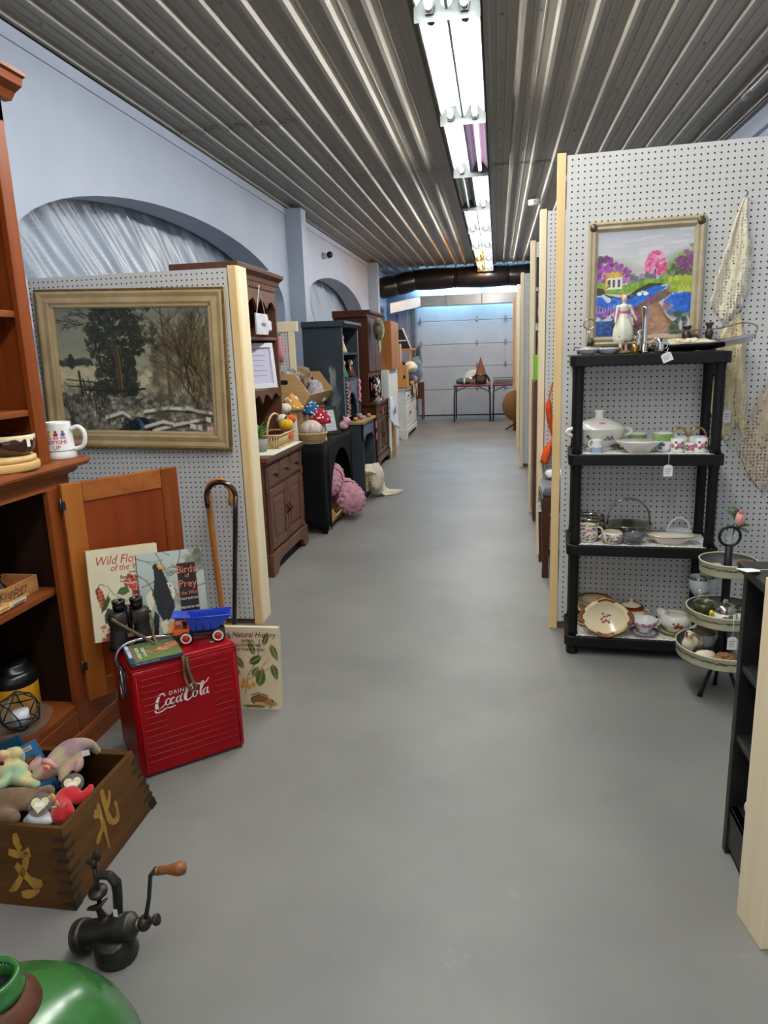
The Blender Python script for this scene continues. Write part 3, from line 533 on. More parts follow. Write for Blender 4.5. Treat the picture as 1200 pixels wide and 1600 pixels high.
o=[(r*(1+w*0.14*math.cos(7*2*PI*i/n))*math.cos(2*PI*i/n)*1.0+0.004*w,r*0.78*(1+w*0.14*math.cos(7*2*PI*i/n))*math.sin(2*PI*i/n),zz)for r,zz,w in rows for i in range(n)]
g.add(o,[(j*n+i,j*n+(i+1)%n,(j+1)*n+(i+1)%n,(j+1)*n+i)for j in range(len(rows)-1)for i in range(n)],True);part('dress',g,M_dress,t)
g=G();g.tube([(0,0,0.055),(0,0,0.12),(0,0,0.165),(0,0,0.188),(0,0,0.198),(0.001,-0.001,0.212)],[0.016,0.018,0.0125,0.013,0.0075,0.0065],10);g.ell((0.0,-0.002,0.219),(0.0115,0.0125,0.0155),14,10);g.ell((0.0005,-0.0145,0.218),(0.0016,0.0022,0.0028),6,5)
g.tube(curve([(-0.022,0,0.19),(-0.029,-0.004,0.172),(-0.034,-0.01,0.15),(-0.038,-0.018,0.13)],4),[0.0068]*4+[0.0058]*4+[0.0046]*5,8);g.tube(curve([(0.022,0,0.19),(0.03,-0.004,0.175),(0.036,-0.014,0.155),(0.046,-0.016,0.138)],4),[0.0068]*4+[0.0058]*4+[0.0046]*5,8)
g.ell((-0.039,-0.02,0.126),(0.0045,0.004,0.006),8,6);g.ell((0.047,-0.017,0.134),(0.0045,0.004,0.006),8,6)
for x in(-0.01,0.012):g.tube([(x,-0.004,0.06),(x,-0.006,0.035),(x,-0.007,0.012)],[0.008,0.0075,0.005],8);g.ell((x,-0.013,0.0155),(0.006,0.011,0.004),8,6)
b_=part('body',g,M_skin,t);x=b_.modifiers.new('one_surface','REMESH');x.mode='VOXEL';x.voxel_size=0.002;x.use_smooth_shade=True;part('hair',G().ell((0,0.003,0.224),(0.0135,0.0135,0.0135),14,8).ell((0,0.012,0.234),(0.008,0.008,0.007),10,6).ell((0.0,0.0115,0.216),(0.010,0.006,0.011),10,6),M_hair,t)
for sx in(-1,1):part('sleeve',G().ell((sx*0.022,0,0.186),(0.0105,0.0105,0.010),10,8),M_dress,t)
part('sash',G().lathe([(0.0185,0.161),(0.0195,0.166),(0.0185,0.171)],20,sy=0.8),M_rose,t)
g=G();mm=[M_leaf,M_blue,M_rose];rnd=random.Random(3)
for k in range(26):a=rnd.uniform(-PI,0);zz=rnd.uniform(0.065,0.15);r=0.042-(zz-0.065)*0.25;g.m=k%3;g.ell((r*math.cos(a),r*0.78*math.sin(a),zz),(0.003,0.0018,0.003),6,4)
part('flower_print',g,mm,t,kind='stuff')
g=G();[g.ell((s*0.0042,-0.0132,0.2215),(0.0014,0.0009,0.0011),6,4)for s in(-1,1)];part('eyes',g,M_ink,t,kind='stuff');part('mouth',G().ell((0,-0.0133,0.2125),(0.0022,0.0008,0.0008),6,4),M_red,t)
def candlestick(loc,h,m,label,name='candlestick',k=1.0):
    t=thing(name,label,'candlestick',loc);part('stick',G().lathe([(0,0),(0.03*k,0),(0.032*k,0.005),(0.014*k,0.014),(0.008*k,h*0.25),(0.013*k,h*0.45),(0.018*k,h*0.62),(0.012*k,h*0.74),(0.009*k,h*0.84),(0.016*k,h*0.93),(0.017*k,h),(0.011*k,h),(0.01*k,h*0.95),(0,h*0.94)],20),m,t);return t
t=thing('silver_vase','tall slim silver bud vase in front of the garden painting','vase',onshelf(0.291,0.09,z));part('vase',G().lathe([(0,0),(0.02,0),(0.022,0.004),(0.013,0.015),(0.011,0.05),(0.012,0.12),(0.017,0.176),(0.02,0.184),(0.018,0.184),(0.01,0.12),(0,0.1)],24),M_silb,t)
t=thing('silver_cup','little gilt cup with handle at the foot of the lady figurine','cup',onshelf(0.252,0.055,z));part('cup',G().lathe([(0,0),(0.012,0),(0.014,0.004),(0.011,0.02),(0.014,0.036),(0.012,0.036),(0,0.02)],18),M_gold,t);handle(t,0.012,0.01,0.032,0.01,M_gold,0.002)
t=thing('silver_pitcher','small bent-spout silver pitcher leaning against the bud vase','pitcher',onshelf(0.266,0.075,z));part('body',G().tube([(-0.006,0,0.004),(-0.002,0,0.04),(0.004,0,0.07),(0.0,0,0.088)],[0.014,0.01,0.007,0.009],14),M_silb,t);part('spout',G().tube([(0.0,0,0.08),(0.012,-0.003,0.094)],[0.007,0.004],8),M_silb,t)
t=vessel('silver_jug','small squat silver jug behind the hanging top shelf tag','jug',onshelf(0.345,0.03,z),[(0.017,0),(0.02,0.006),(0.016,0.03),(0.019,0.055)],M_silb,n=20);handle(t,0.017,0.014,0.05,0.012,M_silb,0.0025)
price_tag('price tag on the top shelf edge in front of the silver jug',onshelf(0.372,-0.004,SZ[3]+0.018),0.022,0.04,0.036,-0.05,-0.5)
t=thing('silver_tray','long silver boat-shaped tray with thin twig handle, holding lace','tray',onshelf(0.505,0.115,z),-0.02)
part('tray',G().sheet(lambda u,v:((u-0.5)*0.40,(v-0.5)*0.15*(1-(abs(2*u-1))**3.0*0.75),0.004+0.03*(abs(2*v-1))**2.5+0.045*max(0,u-0.55)**1.2*1.6),30,10),M_silb,t,thick=0.002)
part('handle',G().tube(curve([(-0.2,0,0.03),(-0.165,0,0.06),(-0.12,0,0.085),(-0.02,0,0.082),(0.08,0,0.088),(0.16,0,0.105),(0.215,0,0.09),(0.21,0,0.05)],5),[0.0022+0.0016*(k%5==0)for k in range(36)],6),mat('rose_silver','b98f82',0.25,0.9),t)
one('crumpled_lace',G().ell((0,0,0.018),(0.105,0.045,0.02),36,10,lump=0.3,seed=8,smooth=False),mat('cream_crochet','e4dac0',0.85,0,'d2c6a6',90,bump=0.5,bs=160),'crumpled cream lace bundle lying in the silver tray','lace',onshelf(0.455,0.112,z+0.012))
candlestick(onshelf(0.565,0.24,z),0.115,M_pew,'dark pewter candlestick standing past the right edge of the garden painting');candlestick(onshelf(0.478,0.245,z),0.105,M_pew,'dark pewter candlestick in front of the painting frame',k=1.15)
t=vessel('small_dish','tiny white dish on the crumpled lace bundle','dish',onshelf(0.42,0.225,z),[(0.02,0),(0.024,0.02),(0.03,0.046)],M_whi,n=20)
# --- garden painting on the pegboard
pan=Matrix.Translation((0.252,3.352,0))@Matrix.Rotation(RZ1,4,'Z')
def onpanel(x,y,zz):p=pan@Vector((x,y,zz));return(p.x,p.y,p.z)
def frame_parts(t,w,h,b,m,d=0.02,lip=None,y0=0.0):
    prof_=[(0,0),(0,d*.8),(b*0.25,d),(b*0.45,d*0.75),(b*0.7,d*0.9),(b,d*0.35),(b,0)]
    for nm,A,B in(('frame_side',(-w/2,0),(-w/2,h)),('frame_side',(w/2,h),(w/2,0)),('frame_side',(-w/2,h),(w/2,h)),('frame_side',(w/2,0),(-w/2,0))):
        dx,dz=B[0]-A[0],B[1]-A[1];L=math.hypot(dx,dz);ux,uz=dx/L,dz/L;nx_,nz_=uz,-ux;g=G();vs=[]
        for q,yy in prof_:vs+=[(A[0]+nx_*q+ux*q,y0-yy,A[1]+nz_*q+uz*q),(B[0]+nx_*q-ux*q,y0-yy,B[1]+nz_*q-uz*q)]
        g.add(vs,[(2*i,2*i+1,2*i+3,2*i+2)for i in range(len(prof_)-1)]);part(nm,g,m,t)
M_champ=mat('champagne_gilt_frame','b3a486',0.4,0.25,'c2b496',25)
GP=thing('garden_painting','framed garden painting with gazebo, pink tree and swans on blue pond','painting',onpanel(0.37,-0.012,1.343),RZ1,rot=(-0.02,0,RZ1));W_,H_=0.468,0.518;frame_parts(GP,W_,H_,0.042,M_champ,0.024)
for sx in(-1,1):
    for zz in(0.022,H_-0.022):part('corner_ornament',G().ell((sx*(W_/2-0.02),-0.02,zz),(0.017,0.009,0.017),10,6,lump=0.2),mat('dark_gilt','5b4a36',0.4,0.4),GP)
P=Paint(150,170,'c9c9cb');P.grad(0.55,1.0,'d6d3d0','b9bdc6')
for k in range(40):y=0.68+0.32*P.rng.rand();x=P.rng.rand();P.line([(x,y),(x+0.2,y+0.01)],0.012,['e2dfda','c3c4c8','d9d3d0','b2b7c2'][k%4],0.35)
P.ell(0.2,0.62,0.3,0.13,'9aa38c',0.7,soft=0.5);P.ell(0.5,0.58,0.2,0.1,'b9b0b6',0.7,soft=0.5);P.ell(0.95,0.62,0.35,0.2,'6f8a52',0.9,soft=0.5)
P.dabs(240,(-.05,0.36,0.52,0.76),0.022,['8e3a94','a44fae','6f2d74','b76cc0','553a52'],0.8,lambda x,y:y<0.78-0.9*max(0,x-0.05)**1.4)
P.dabs(140,(0.66,1.02,0.5,0.83),0.022,['5d7d33','7f9c44','3d5a2c','8a5a80','93ad50'],0.8,lambda x,y:y<0.55+0.9*(x-0.64))
P.dabs(120,(0.8,1.0,0.5,0.72),0.018,['8a3f86','6b3a66','3d5a2c'],0.8);P.dabs(110,(0.5,0.72,0.58,0.8),0.018,['d8578f','e27ba8','c23f7c','ea9abc'],0.85,lambda x,y:abs(x-0.61)<0.13*(1-(y-0.6)/0.22)+0.03);P.line([(0.61,0.52),(0.61,0.62)],0.008,'4a3a34')
P.dabs(90,(0.36,0.62,0.5,0.58),0.016,['6b5f80','7d6f8c','55704a'],0.7);P.poly([(0,0.54),(0.3,0.49),(0.55,0.54),(0.8,0.53),(0.72,0.48),(0.45,0.44),(0.3,0.4),(0.1,0.42),(0,0.46)],'7fa33c');P.dabs(80,(0.05,0.7,0.43,0.52),0.016,['93b548','6d8f34','557a2c'],0.6)
P.poly([(0,0.46),(0.12,0.41),(0.3,0.37),(0.42,0.44),(0.55,0.5),(0.7,0.49),(0.66,0.46),(0.5,0.42),(0.36,0.35),(0.15,0.38),(0,0.42)],'3a3a26')
P.poly([(0,0.4),(0.2,0.37),(0.36,0.36),(0.5,0.43),(0.62,0.475),(0.74,0.46),(0.62,0.38),(0.42,0.28),(0,0.2)],'2a6ad0');P.dabs(80,(0,0.6,0.25,0.44),0.02,['1f57c0','3b82e0','2248a0','5a9aee'],0.5,lambda x,y:y<0.40+(0.1 if x>.4 else 0),0)
P.poly([(0.7,0.32),(0.78,0.38),(1,0.42),(1,0.22),(0.86,0.2)],'2a6ad0');P.dabs(40,(0.72,1,0.22,0.4),0.02,['1f57c0','3b82e0','2248a0'],0.6,None,0)
P.poly([(0,0.16),(0.3,0.17),(0.42,0.1),(0.4,0),(0,0)],'2c4f8e');P.dabs(30,(0,0.36,0,0.16),0.022,['25407c','3a6fc4','1d2c58','4a6aa0'],0.6,None,0)
P.poly([(0.42,0.02),(0.4,0.28),(0.6,0.38),(0.78,0.46),(0.86,0.44),(0.66,0.32),(0.74,0.2),(0.92,0.03)],'7a5a3c');P.poly([(0.55,0.03),(0.5,0.2),(0.58,0.3),(0.68,0.24),(0.84,0.03)],'b08468');P.dabs(40,(0.5,0.85,0.02,0.3),0.028,['c39a80','9a6f56','b5866c','86604a'],0.5,None,0)
P.dabs(150,(0.55,0.95,0.28,0.46),0.014,['8e4a86','a765a0','6d3a64','5a7a3a'],0.8,lambda x,y:abs(y-(0.1+0.42*x))<0.05);P.dabs(120,(0.76,1.0,0.42,0.54),0.022,['a9b83c','c2cc50','86a034'],0.8)
P.dabs(140,(0,0.46,0.19,0.29),0.014,['8e4a9a','b06fb8','6d3a74','503058'],0.8);P.dabs(60,(0.2,0.5,0.02,0.16),0.02,['2a2a24','3a4430','6a3a60'],0.7);P.dabs(60,(0.78,1,0.0,0.22),0.024,['3a5a34','4a6a80','2a3a2a'],0.7)
P.rect(0.11,0.28,0.46,0.565,'e6e2d8');[P.rect(0.125+0.053*k,0.155+0.053*k,0.475,0.55,'55504e')for k in range(3)];P.poly([(0.09,0.565),(0.3,0.565),(0.225,0.625),(0.17,0.625)],'c9a84e');P.rect(0.18,0.215,0.62,0.65,'8a8478');P.dabs(30,(0.09,0.3,0.56,0.61),0.01,['e2c24a','c98f3a'],0.8);P.dabs(26,(0.1,0.13,0.45,0.58),0.01,['d9a84a','a9702c'],0.8)
for x,s in((0.46,1),(0.525,-1)):P.ell(x,0.405,0.026,0.016,'f4f4f2');P.line([(x+0.012*s,0.41),(x+0.022*s,0.428),(x+0.03*s,0.424)],0.005,'f4f4f2')
P.line([(0.05,0.44),(0.1,0.39),(0.14,0.36)],[0.01,0.016,0.028],'cfe0ee',0.9);P.ell(0.04,0.44,0.06,0.035,'4a3a30');
[P.line([(0.02+k*0.03,0.24),(0.025+k*0.03,0.28+0.03*P.rng.rand())],0.005,'b893cc')for k in range(9)]
P.build('canvas',W_-0.07,H_-0.07,GP,TR(0,-0.008,0.035),0.45)
# --- crocheted doilies hanging on pegboard hooks
def lacy(name,c,c2,sc=55):
    if name in _mats:return _mats[name]
    m=mat(name,c,0.85,0,c2,30,bump=0.4,bs=90);nt=m.node_tree;L=nt.links.new;b=nt.nodes['Principled BSDF'];tc=nt.nodes.new('ShaderNodeTexCoord');v=nt.nodes.new('ShaderNodeTexVoronoi');v.feature='F1';v.inputs['Scale'].default_value=sc;v.inputs['Randomness'].default_value=0.35;L(tc.outputs['UV'],v.inputs[0]);L(tc.outputs['Object'],v.inputs[0])
    r=nt.nodes.new('ShaderNodeValToRGB');r.color_ramp.elements[0].position=0.31;r.color_ramp.elements[1].position=0.37;r.color_ramp.elements[0].color=(0,0,0,1);r.color_ramp.elements[1].color=(1,1,1,1);L(v.outputs['Distance'],r.inputs[0]);L(r.outputs[0],b.inputs['Alpha']);return m
M_lc1=lacy('cream_crochet_lace','e8e0c8','d8ceb0',85);M_lc2=lacy('yellow_cream_crochet','e2d4aa','d4c494',105);M_lc3=lacy('beige_lace','d8c6ae','c4b094',70)
def hanging(name,label,px,py,widths,H,m,seed,depth=0.03,hook=True):
    """draped cloth hung from one point: widths = (left,right) half extents from top to bottom in metres"""
    p=at_y(px,py,3.22);lx=(pan.inverted()@p);t=thing(name,label,'doily',onpanel(lx.x,-0.006,lx.z),RZ1,'crocheted doilies on the pegboard');rnd=random.Random(seed);ph=[rnd.random()*6 for _ in range(4)];n=len(widths)-1
    def fn(u,v):
        f=v*n;i=min(int(f),n-1);q=f-i;a=widths[i][0]*(1-q)+widths[i+1][0]*q;b=widths[i][1]*(1-q)+widths[i+1][1]*q
        fold=(math.sin(9*u+ph[0]+v*1.5)*0.6+math.sin(17*u+ph[1]+2*v)*0.4);zz=-v*H*(1+0.07*math.sin(7*u+ph[2])*v+0.015*math.sin(60*u)*(v>0.9))
        return(a+(b-a)*u+0.004*math.sin(30*v+ph[3])*v,-0.012-depth*v*0.35-depth*0.5*(0.5+0.5*fold)*min(1,3*v+.15),zz)
    part('cloth',G().sheet(fn,40,44),m,t,thick=0.0012)
    if hook:part('hook',G().tube([(0,0.006,0.004),(0,-0.03,0.004),(0,-0.034,0.016)],0.0025,6),M_pew,t)
    return t
hanging('hanging_doily','white crocheted lace runner hanging high on the pegboard',1171,303,[(-0.006,0.004),(-0.04,0.012),(-0.06,0.028),(-0.085,0.035),(-0.105,0.03),(-0.112,0.012)],0.455,M_lc1,1)
hanging('hanging_doily','yellowish crocheted shawl hanging from a hook behind the shelf corner',1160,488,[(-0.006,0.004),(-0.07,0.02),(-0.075,0.03),(-0.085,0.04),(-0.10,0.05),(-0.085,0.055),(-0.03,0.05)],0.5,M_lc2,2)
hanging('hanging_doily','beige lace tablecloth hanging at the right edge of the pegboard',1213,590,[(-0.006,0.006),(-0.05,0.05),(-0.085,0.09),(-0.13,0.12),(-0.09,0.12),(-0.02,0.1)],0.46,M_lc3,3)
price_tag('cream tag hanging from the yellowish shawl beside the shelf leg',onpanel(0.727,-0.05,1.11),0.05,0.03,0.055)
# ================================================================ RIGHT FOREGROUND: tiered tray, black bookcase, half-height partition
def on_plane(px,py,P0,n):d=ray(px,py);P0=Vector(P0);n=Vector(n);return EYE+d*((P0-EYE).dot(n)/d.dot(n))
def remesh(o,v=0.005,smooth=4):
    x=o.modifiers.new('one_surface','REMESH');x.mode='VOXEL';x.voxel_size=v;x.use_smooth_shade=True
    if smooth:y=o.modifiers.new('soften','SMOOTH');y.iterations=smooth;y.factor=0.5
    return o
M_tin=mat('worn_cream_tin','d9d6b0',0.5,0,'c6c39c',12);M_tinin=mat('grey_zinc_tray','5d605d',0.45,0.4,'6d706c',20);M_iron=mat('black_iron','171618',0.5,0.3)
TT=thing('tiered_tray','three tier round tin tray stand on black pole by the plastic shelf','tray stand',(0.858,2.72,0))
part('pole',G().lathe([(0,0.13),(0.03,0.13),(0.026,0.2),(0.016,0.23),(0.016,0.33),(0.02,0.345),(0.016,0.36),(0.015,0.5),(0.013,0.6),(0,0.602)],16),M_iron,TT)
part('ring_handle',G().tube([(0.037*math.cos(2*PI*k/24),0,0.638+0.037*math.sin(2*PI*k/24))for k in range(24)],0.0055,8,True),M_iron,TT)
for a in(3.5,5.6,1.45):part('leg',G().tube([(0.02*math.cos(a),0.02*math.sin(a),0.155),(0.05*math.cos(a),0.05*math.sin(a),0.08),(0.075*math.cos(a),0.075*math.sin(a),0.02),(0.08*math.cos(a),0.08*math.sin(a),0.0)],[0.008,0.007,0.007,0.011],10),M_iron,TT)
TZ=((0.168,0.165),(0.315,0.135),(0.505,0.1))
for z,r in TZ:
    tr=part('tray',G().lathe([(0,z-0.004),(r-0.004,z-0.004),(r-0.002,z),(r,z+0.04),(r+0.002,z+0.042)],40),M_tin,TT)
    part('tray_floor',G().lathe([(0,z+0.0005),(r-0.006,z+0.001),(r-0.0025,z+0.038),(r-0.001,z+0.043)],40),M_tinin,tr);part('rolled_rim',G().tube([(r*math.cos(2*PI*k/40),r*math.sin(2*PI*k/40),z+0.043)for k in range(40)],0.003,6,True),mat('cream_rim','c9c7a8',0.5),tr)
    g=G();rnd=random.Random(int(r*1000));n=90;zz=[z+0.019+0.006*rnd.random()for _ in range(n)];z2=[q+0.003+0.006*rnd.random()for q in zz];R=r+0.0008
    g.add([(R*math.cos(2*PI*i/n),R*math.sin(2*PI*i/n),zz[i])for i in range(n)]+[(R*math.cos(2*PI*i/n),R*math.sin(2*PI*i/n),z2[i])for i in range(n)],[(i,(i+1)%n,n+(i+1)%n,n+i)for i in range(n)]);part('worn_band',g,M_tinin,tr)
def ont(dx,dy,k):return(0.858+dx,2.72+dy,TZ[k][0]+0.0015)
# lowest tray
t=thing('bird_figurine','pair of small brown and white ceramic birds on lowest tray','figurine',ont(-0.112,-0.01,0),0.3);g=G();g.ell((-0.01,0,0.028),(0.022,0.018,0.026),12,8).ell((-0.014,-0.004,0.058),(0.013,0.013,0.013),10,8).tube([(0,0,0.035),(0.03,0.01,0.02),(0.045,0.012,0.006)],[0.018,0.013,0.005],8).ell((0.024,0.006,0.03),(0.02,0.014,0.018),10,8);remesh(part('body',g,mat('cream_glaze','e4d6bd',0.2,0,'5b3524',26,nlo=0.55,nhi=0.6,coat=0.3),t),0.004);part('beak',G().lathe([(0.004,0),(0,0.009)],8,TR(-0.016,-0.016,0.058,1.5)),M_gold,t)
one('seashell',G().ell((0,0,0.016),(0.034,0.022,0.017),14,8,lump=0.06,seed=2),mat('cream_shell','e8dcc0',0.35),'cream seashell lying in front of the ceramic birds','shell',ont(-0.085,-0.085,0),0.2)
t=vessel('lidded_bowl','white lidded bowl with brown band at the back of lowest tray','bowl',ont(-0.042,0.065,0),[(0.026,0),(0.04,0.015),(0.043,0.035),(0.04,0.05)],mat('pale_blue_china','d5dbe2',0.2,coat=0.3));part('lid',G().lathe([(0.042,0.05),(0.04,0.056),(0.02,0.07),(0.006,0.074),(0.008,0.082),(0,0.086)],24),mat('brown_glaze_band','6d5a48',0.25,0,'8a765f',30),t);handle(t,0.041,0.015,0.045,0.018,M_whi,0.004,PI)
t=vessel('frosted_cup','frosted glass cup near the bookcase on lowest tray','cup',ont(0.052,-0.06,0),[(0.02,0),(0.024,0.02),(0.034,0.068)],mat('smoky_frosted_glass','d4d6d0',0.4,alpha=0.75))
t=vessel('glass_tumbler','small clear glass tumbler beside the frosted cup','glass',ont(0.062,-0.118,0),[(0.016,0),(0.019,0.045)],M_frost)
t=thing('shell_dish','little white dish holding dried starfish on lowest tray front','dish',ont(-0.012,-0.105,0));part('dish',G().lathe([(0,0),(0.022,0),(0.034,0.014),(0.032,0.016),(0.02,0.004),(0,0.004)],20),M_whi,t);part('starfish',G().ell((0,0,0.02),(0.03,0.016,0.012),14,7,lump=0.45,seed=6,smooth=False),mat('tan_starfish','b98a5a',0.8,0,'8a5f3c',60),t)
# middle tray
for k,(dx,dy,lb)in enumerate(((-0.082,0.058,'silver-rimmed wine glass at the left of middle tray'),(-0.038,0.088,'silver-rimmed wine glass behind pole of middle tray'))):
    t=thing('wine_glass',lb,'glass',ont(dx,dy,1),0,'silver-rimmed wine glasses');part('glass',G().lathe([(0,0),(0.026,0),(0.026,0.002),(0.004,0.005),(0.0035,0.045),(0.012,0.055),(0.03,0.075),(0.034,0.1),(0.031,0.12),(0.0295,0.12),(0.032,0.1),(0.028,0.077),(0.008,0.06),(0,0.058)],24),M_gls,t);part('silver_rim',G().lathe([(0.0328,0.112),(0.032,0.117),(0.0314,0.1208)],24),M_sil,t)
t=vessel('small_mug','dark green mug with yellow inside on middle tray','mug',ont(-0.078,-0.012,1),[(0.022,0),(0.027,0.008),(0.028,0.03),(0.03,0.046)],mat('dark_green_glaze','38422a',0.3));part('lining',G().lathe([(0.0297,0.0465),(0.026,0.044),(0.024,0.02),(0,0.01)],22),mat('yellow_glaze','d6cf8a',0.3),t);handle(t,0.027,0.01,0.036,0.016,mat('white_handle','e6e6e0',0.3),0.003,-0.5)
t=thing('yellow_chick','tiny yellow ceramic chick at the middle tray edge','figurine',ont(-0.07,-0.083,1));remesh(part('body',G().ell((0,0,0.014),(0.011,0.011,0.014),12,8).ell((0,0,0.034),(0.008,0.008,0.009),10,8),mat('bright_yellow_glaze','e8d21e',0.3),t),0.003);part('beak',G().lathe([(0.0025,0),(0,0.005)],6,TR(0,-0.007,0.034,1.57)),M_gold,t)
one('small_shell',G().ell((0,0,0.012),(0.016,0.012,0.012),12,7,lump=0.2,seed=3),mat('pink_shell','d99a86',0.4),'tiny pinkish shell beside the yellow chick','shell',ont(-0.104,-0.05,1))
for dx,dy,lb in((-0.022,-0.078,'white lidded sugar shaker with red leaf print, nearer the green mug'),(0.056,-0.075,'white lidded sugar shaker with red leaf print, nearer the bookcase')):
    t=vessel('sugar_shaker',lb,'shaker',ont(dx,dy,1),[(0.026,0),(0.03,0.004),(0.03,0.04)],M_whi,group='red leaf sugar shakers');part('metal_lid',G().lathe([(0.031,0.039),(0.031,0.048),(0.02,0.058),(0.006,0.061),(0,0.061)],22),M_sil,t);part('lid_knob',G().ell((0,0,0.066),(0.008,0.008,0.007),10,6),M_frost,t);spots('leaf_print',t,[(-0.2,0.02,0.013,M_red),(-0.6,0.014,0.009,M_red),(0.25,0.03,0.008,M_leaf),(0.5,0.018,0.007,M_yel)],lambda q:0.03)
price_tag('price tag hanging on string from middle tray beside the bookcase',(0.848,2.582,0.378),0.085,0.034,0.05,0.1)
# top tray
t=thing('glass_bud_vase','slim clear bud vase holding a pink rose on top tray','vase',ont(0.022,0.05,2));part('vase',G().lathe([(0,0),(0.02,0),(0.018,0.006),(0.009,0.02),(0.01,0.06),(0.022,0.105),(0.02,0.105),(0.008,0.06),(0,0.03)],20),M_gls,t)
t=thing('pink_rose','pale pink rose with dark leaves standing in the bud vase','flower',ont(0.022,0.05,2));g=G();g.tube(curve([(0,0,0.03),(0.004,0,0.1),(0.016,-0.004,0.142)],4),0.0022,6);part('stem',g,mat('rose_stem','55703a',0.6),t)
g=G()
for k in range(9):a=k*2.4;q=0.3+0.09*k;g.ell((0.02+0.010*q*math.cos(a),-0.006+0.010*q*math.sin(a),0.158-0.0015*k),(0.009,0.009,0.018),10,7)
part('petals',g,mat('pale_pink_petal','e8b4a8',0.6,0,'d98a86',40),t,kind='stuff');part('bud_centre',G().ell((0.021,-0.008,0.172),(0.008,0.008,0.009),10,6),mat('deep_pink_petal','d9646e',0.6),t)
for k,(a,L,zz,el)in enumerate(((2.6,0.042,0.15,0.7),(3.3,0.05,0.125,0.0),(0.2,0.045,0.128,0.1),(-0.6,0.04,0.122,-0.1),(2.0,0.035,0.16,0.9))):
    part('leaf',G().sheet(lambda u,v:(u*L,(v-0.5)*0.032*math.sin(PI*min(1,u*1.02))**0.7,0.006*math.sin(PI*u)-0.01*abs(v-0.5)),8,4,TR(0.012,-0.003,zz,0,-el,a)),mat('dark_rose_leaf','2f4a34',0.5,0,'44603f',20),t,thick=0.0008)
one('match_boxes',G().box(-0.02,0.02,-0.012,0.012,0,0.012).box(-0.018,0.021,-0.011,0.013,0.0125,0.024),mat('striped_card','d9cfae',0.7,0,'b9a27a',60,(1,0.2,6)),'little striped card boxes lying on the top tray','box',ont(-0.055,-0.022,2),0.15)
one('silver_card',G().box(-0.018,0.018,-0.016,0.016,0,0.004),mat('silvery_blue_card','a9b4c2',0.3,0.3),'flat silvery card beside the pole on the top tray','card',ont(-0.012,-0.03,2),0.1)
t=vessel('pottery_ring','small brown and white pottery cup at top tray right','cup',ont(0.063,0.01,2),[(0.024,0),(0.026,0.005),(0.026,0.026)],mat('brown_speckled_glaze','a5683a',0.4,0,'6d4526',50));part('lining',G().lathe([(0.0262,0.0262),(0.022,0.025),(0.02,0.008),(0,0.006)],20),M_whi,t)
for o in list(COL.objects):
    if o.parent is None and o.get('category')and o!=TT and 'tag' not in o.name and math.hypot(o.location.x-0.858,o.location.y-2.72)<0.165 and o.location.z>0.16:k=(1.1 if o.name.startswith(('wine','lidded'))else 1.28)if o.location.z<0.45 else 1.12;o.scale=(k,k,k*1.1)
# black bookcase, open to the aisle
M_bcase=mat('black_painted_wood','121213',0.5,0,'161617',12)
L0=(0.607,1.62,0);g0=TR(-L0[0],-L0[1],0)
BC=thing('black_bookcase','low black bookcase open towards the aisle behind the pine partition','bookcase',L0)
part('side_panel',G(g0).box(0.607,0.90,1.775,1.80,0.0,0.79),M_bcase,BC,bevel=0.002);part('side_panel',G(g0).box(0.607,0.90,1.585,1.605,0.0,0.79),M_bcase,BC,bevel=0.002)
part('top_board',G(g0).box(0.595,0.91,1.58,1.812,0.79,0.812),M_bcase,BC,bevel=0.002);part('back_panel',G(g0).box(0.885,0.898,1.6,1.78,0.02,0.79),M_bcase,BC)
for z in(0.06,0.145,0.355,0.55):part('shelf',G(g0).box(0.612,0.89,1.604,1.776,z-0.016,z)if z!=0.06 else G(g0).box(0.612,0.63,1.604,1.776,0.03,0.145),M_bcase,BC,bevel=0.001)
t=thing('china_ornament','white china jug on the bookcase shelf, only its curled handle in view','ornament',(0.66,1.712,0.1455));part('body',G().lathe([(0,0),(0.025,0),(0.036,0.03),(0.025,0.06),(0.02,0.06),(0,0.02)],20,TR(0.035,-0.03,0)),M_whi,t);part('handle',G().tube(curve([(0.02,-0.005,0.012),(-0.012,0.012,0.008),(-0.024,0.02,0.03),(-0.012,0.014,0.052),(0.02,-0.005,0.056)],5),0.006,8),M_whi,t)
one('silver_ball',G().ell((0,0,0.03),0.03,18,12),M_silb,'shiny silver ball ornament on top of the black bookcase','ornament',(0.745,1.76,0.812))
one('bead',G().ell((0,0,0.006),0.006,10,8),M_gold,'tiny gold bead on the bookcase top by the silver ball','bead',(0.668,1.745,0.812));one('ring',G().tube([(0.012*math.cos(k*PI/8),0.012*math.sin(k*PI/8),0.004)for k in range(16)],0.003,6,True),M_silb,'small silver ring lying beside the gold bead','ring',(0.70,1.735,0.812))
t=thing('price_tag','long white tag sticking out over the edge of the black bookcase','tag',(0.606,1.72,0.813),0,'white price tags')
part('card',G().prism([(0,-0.013),(-0.045,-0.016),(-0.045,0.016),(0,0.013),(0.012,0.0)],0,0.0012,'xy',TR(0.0,0,0.004,0,0.12,0.5)),M_tag,t);part('string',G().tube([(0.012,0.004,0.004),(0.05,0.02,0.001)],0.0009,5),M_str,t)
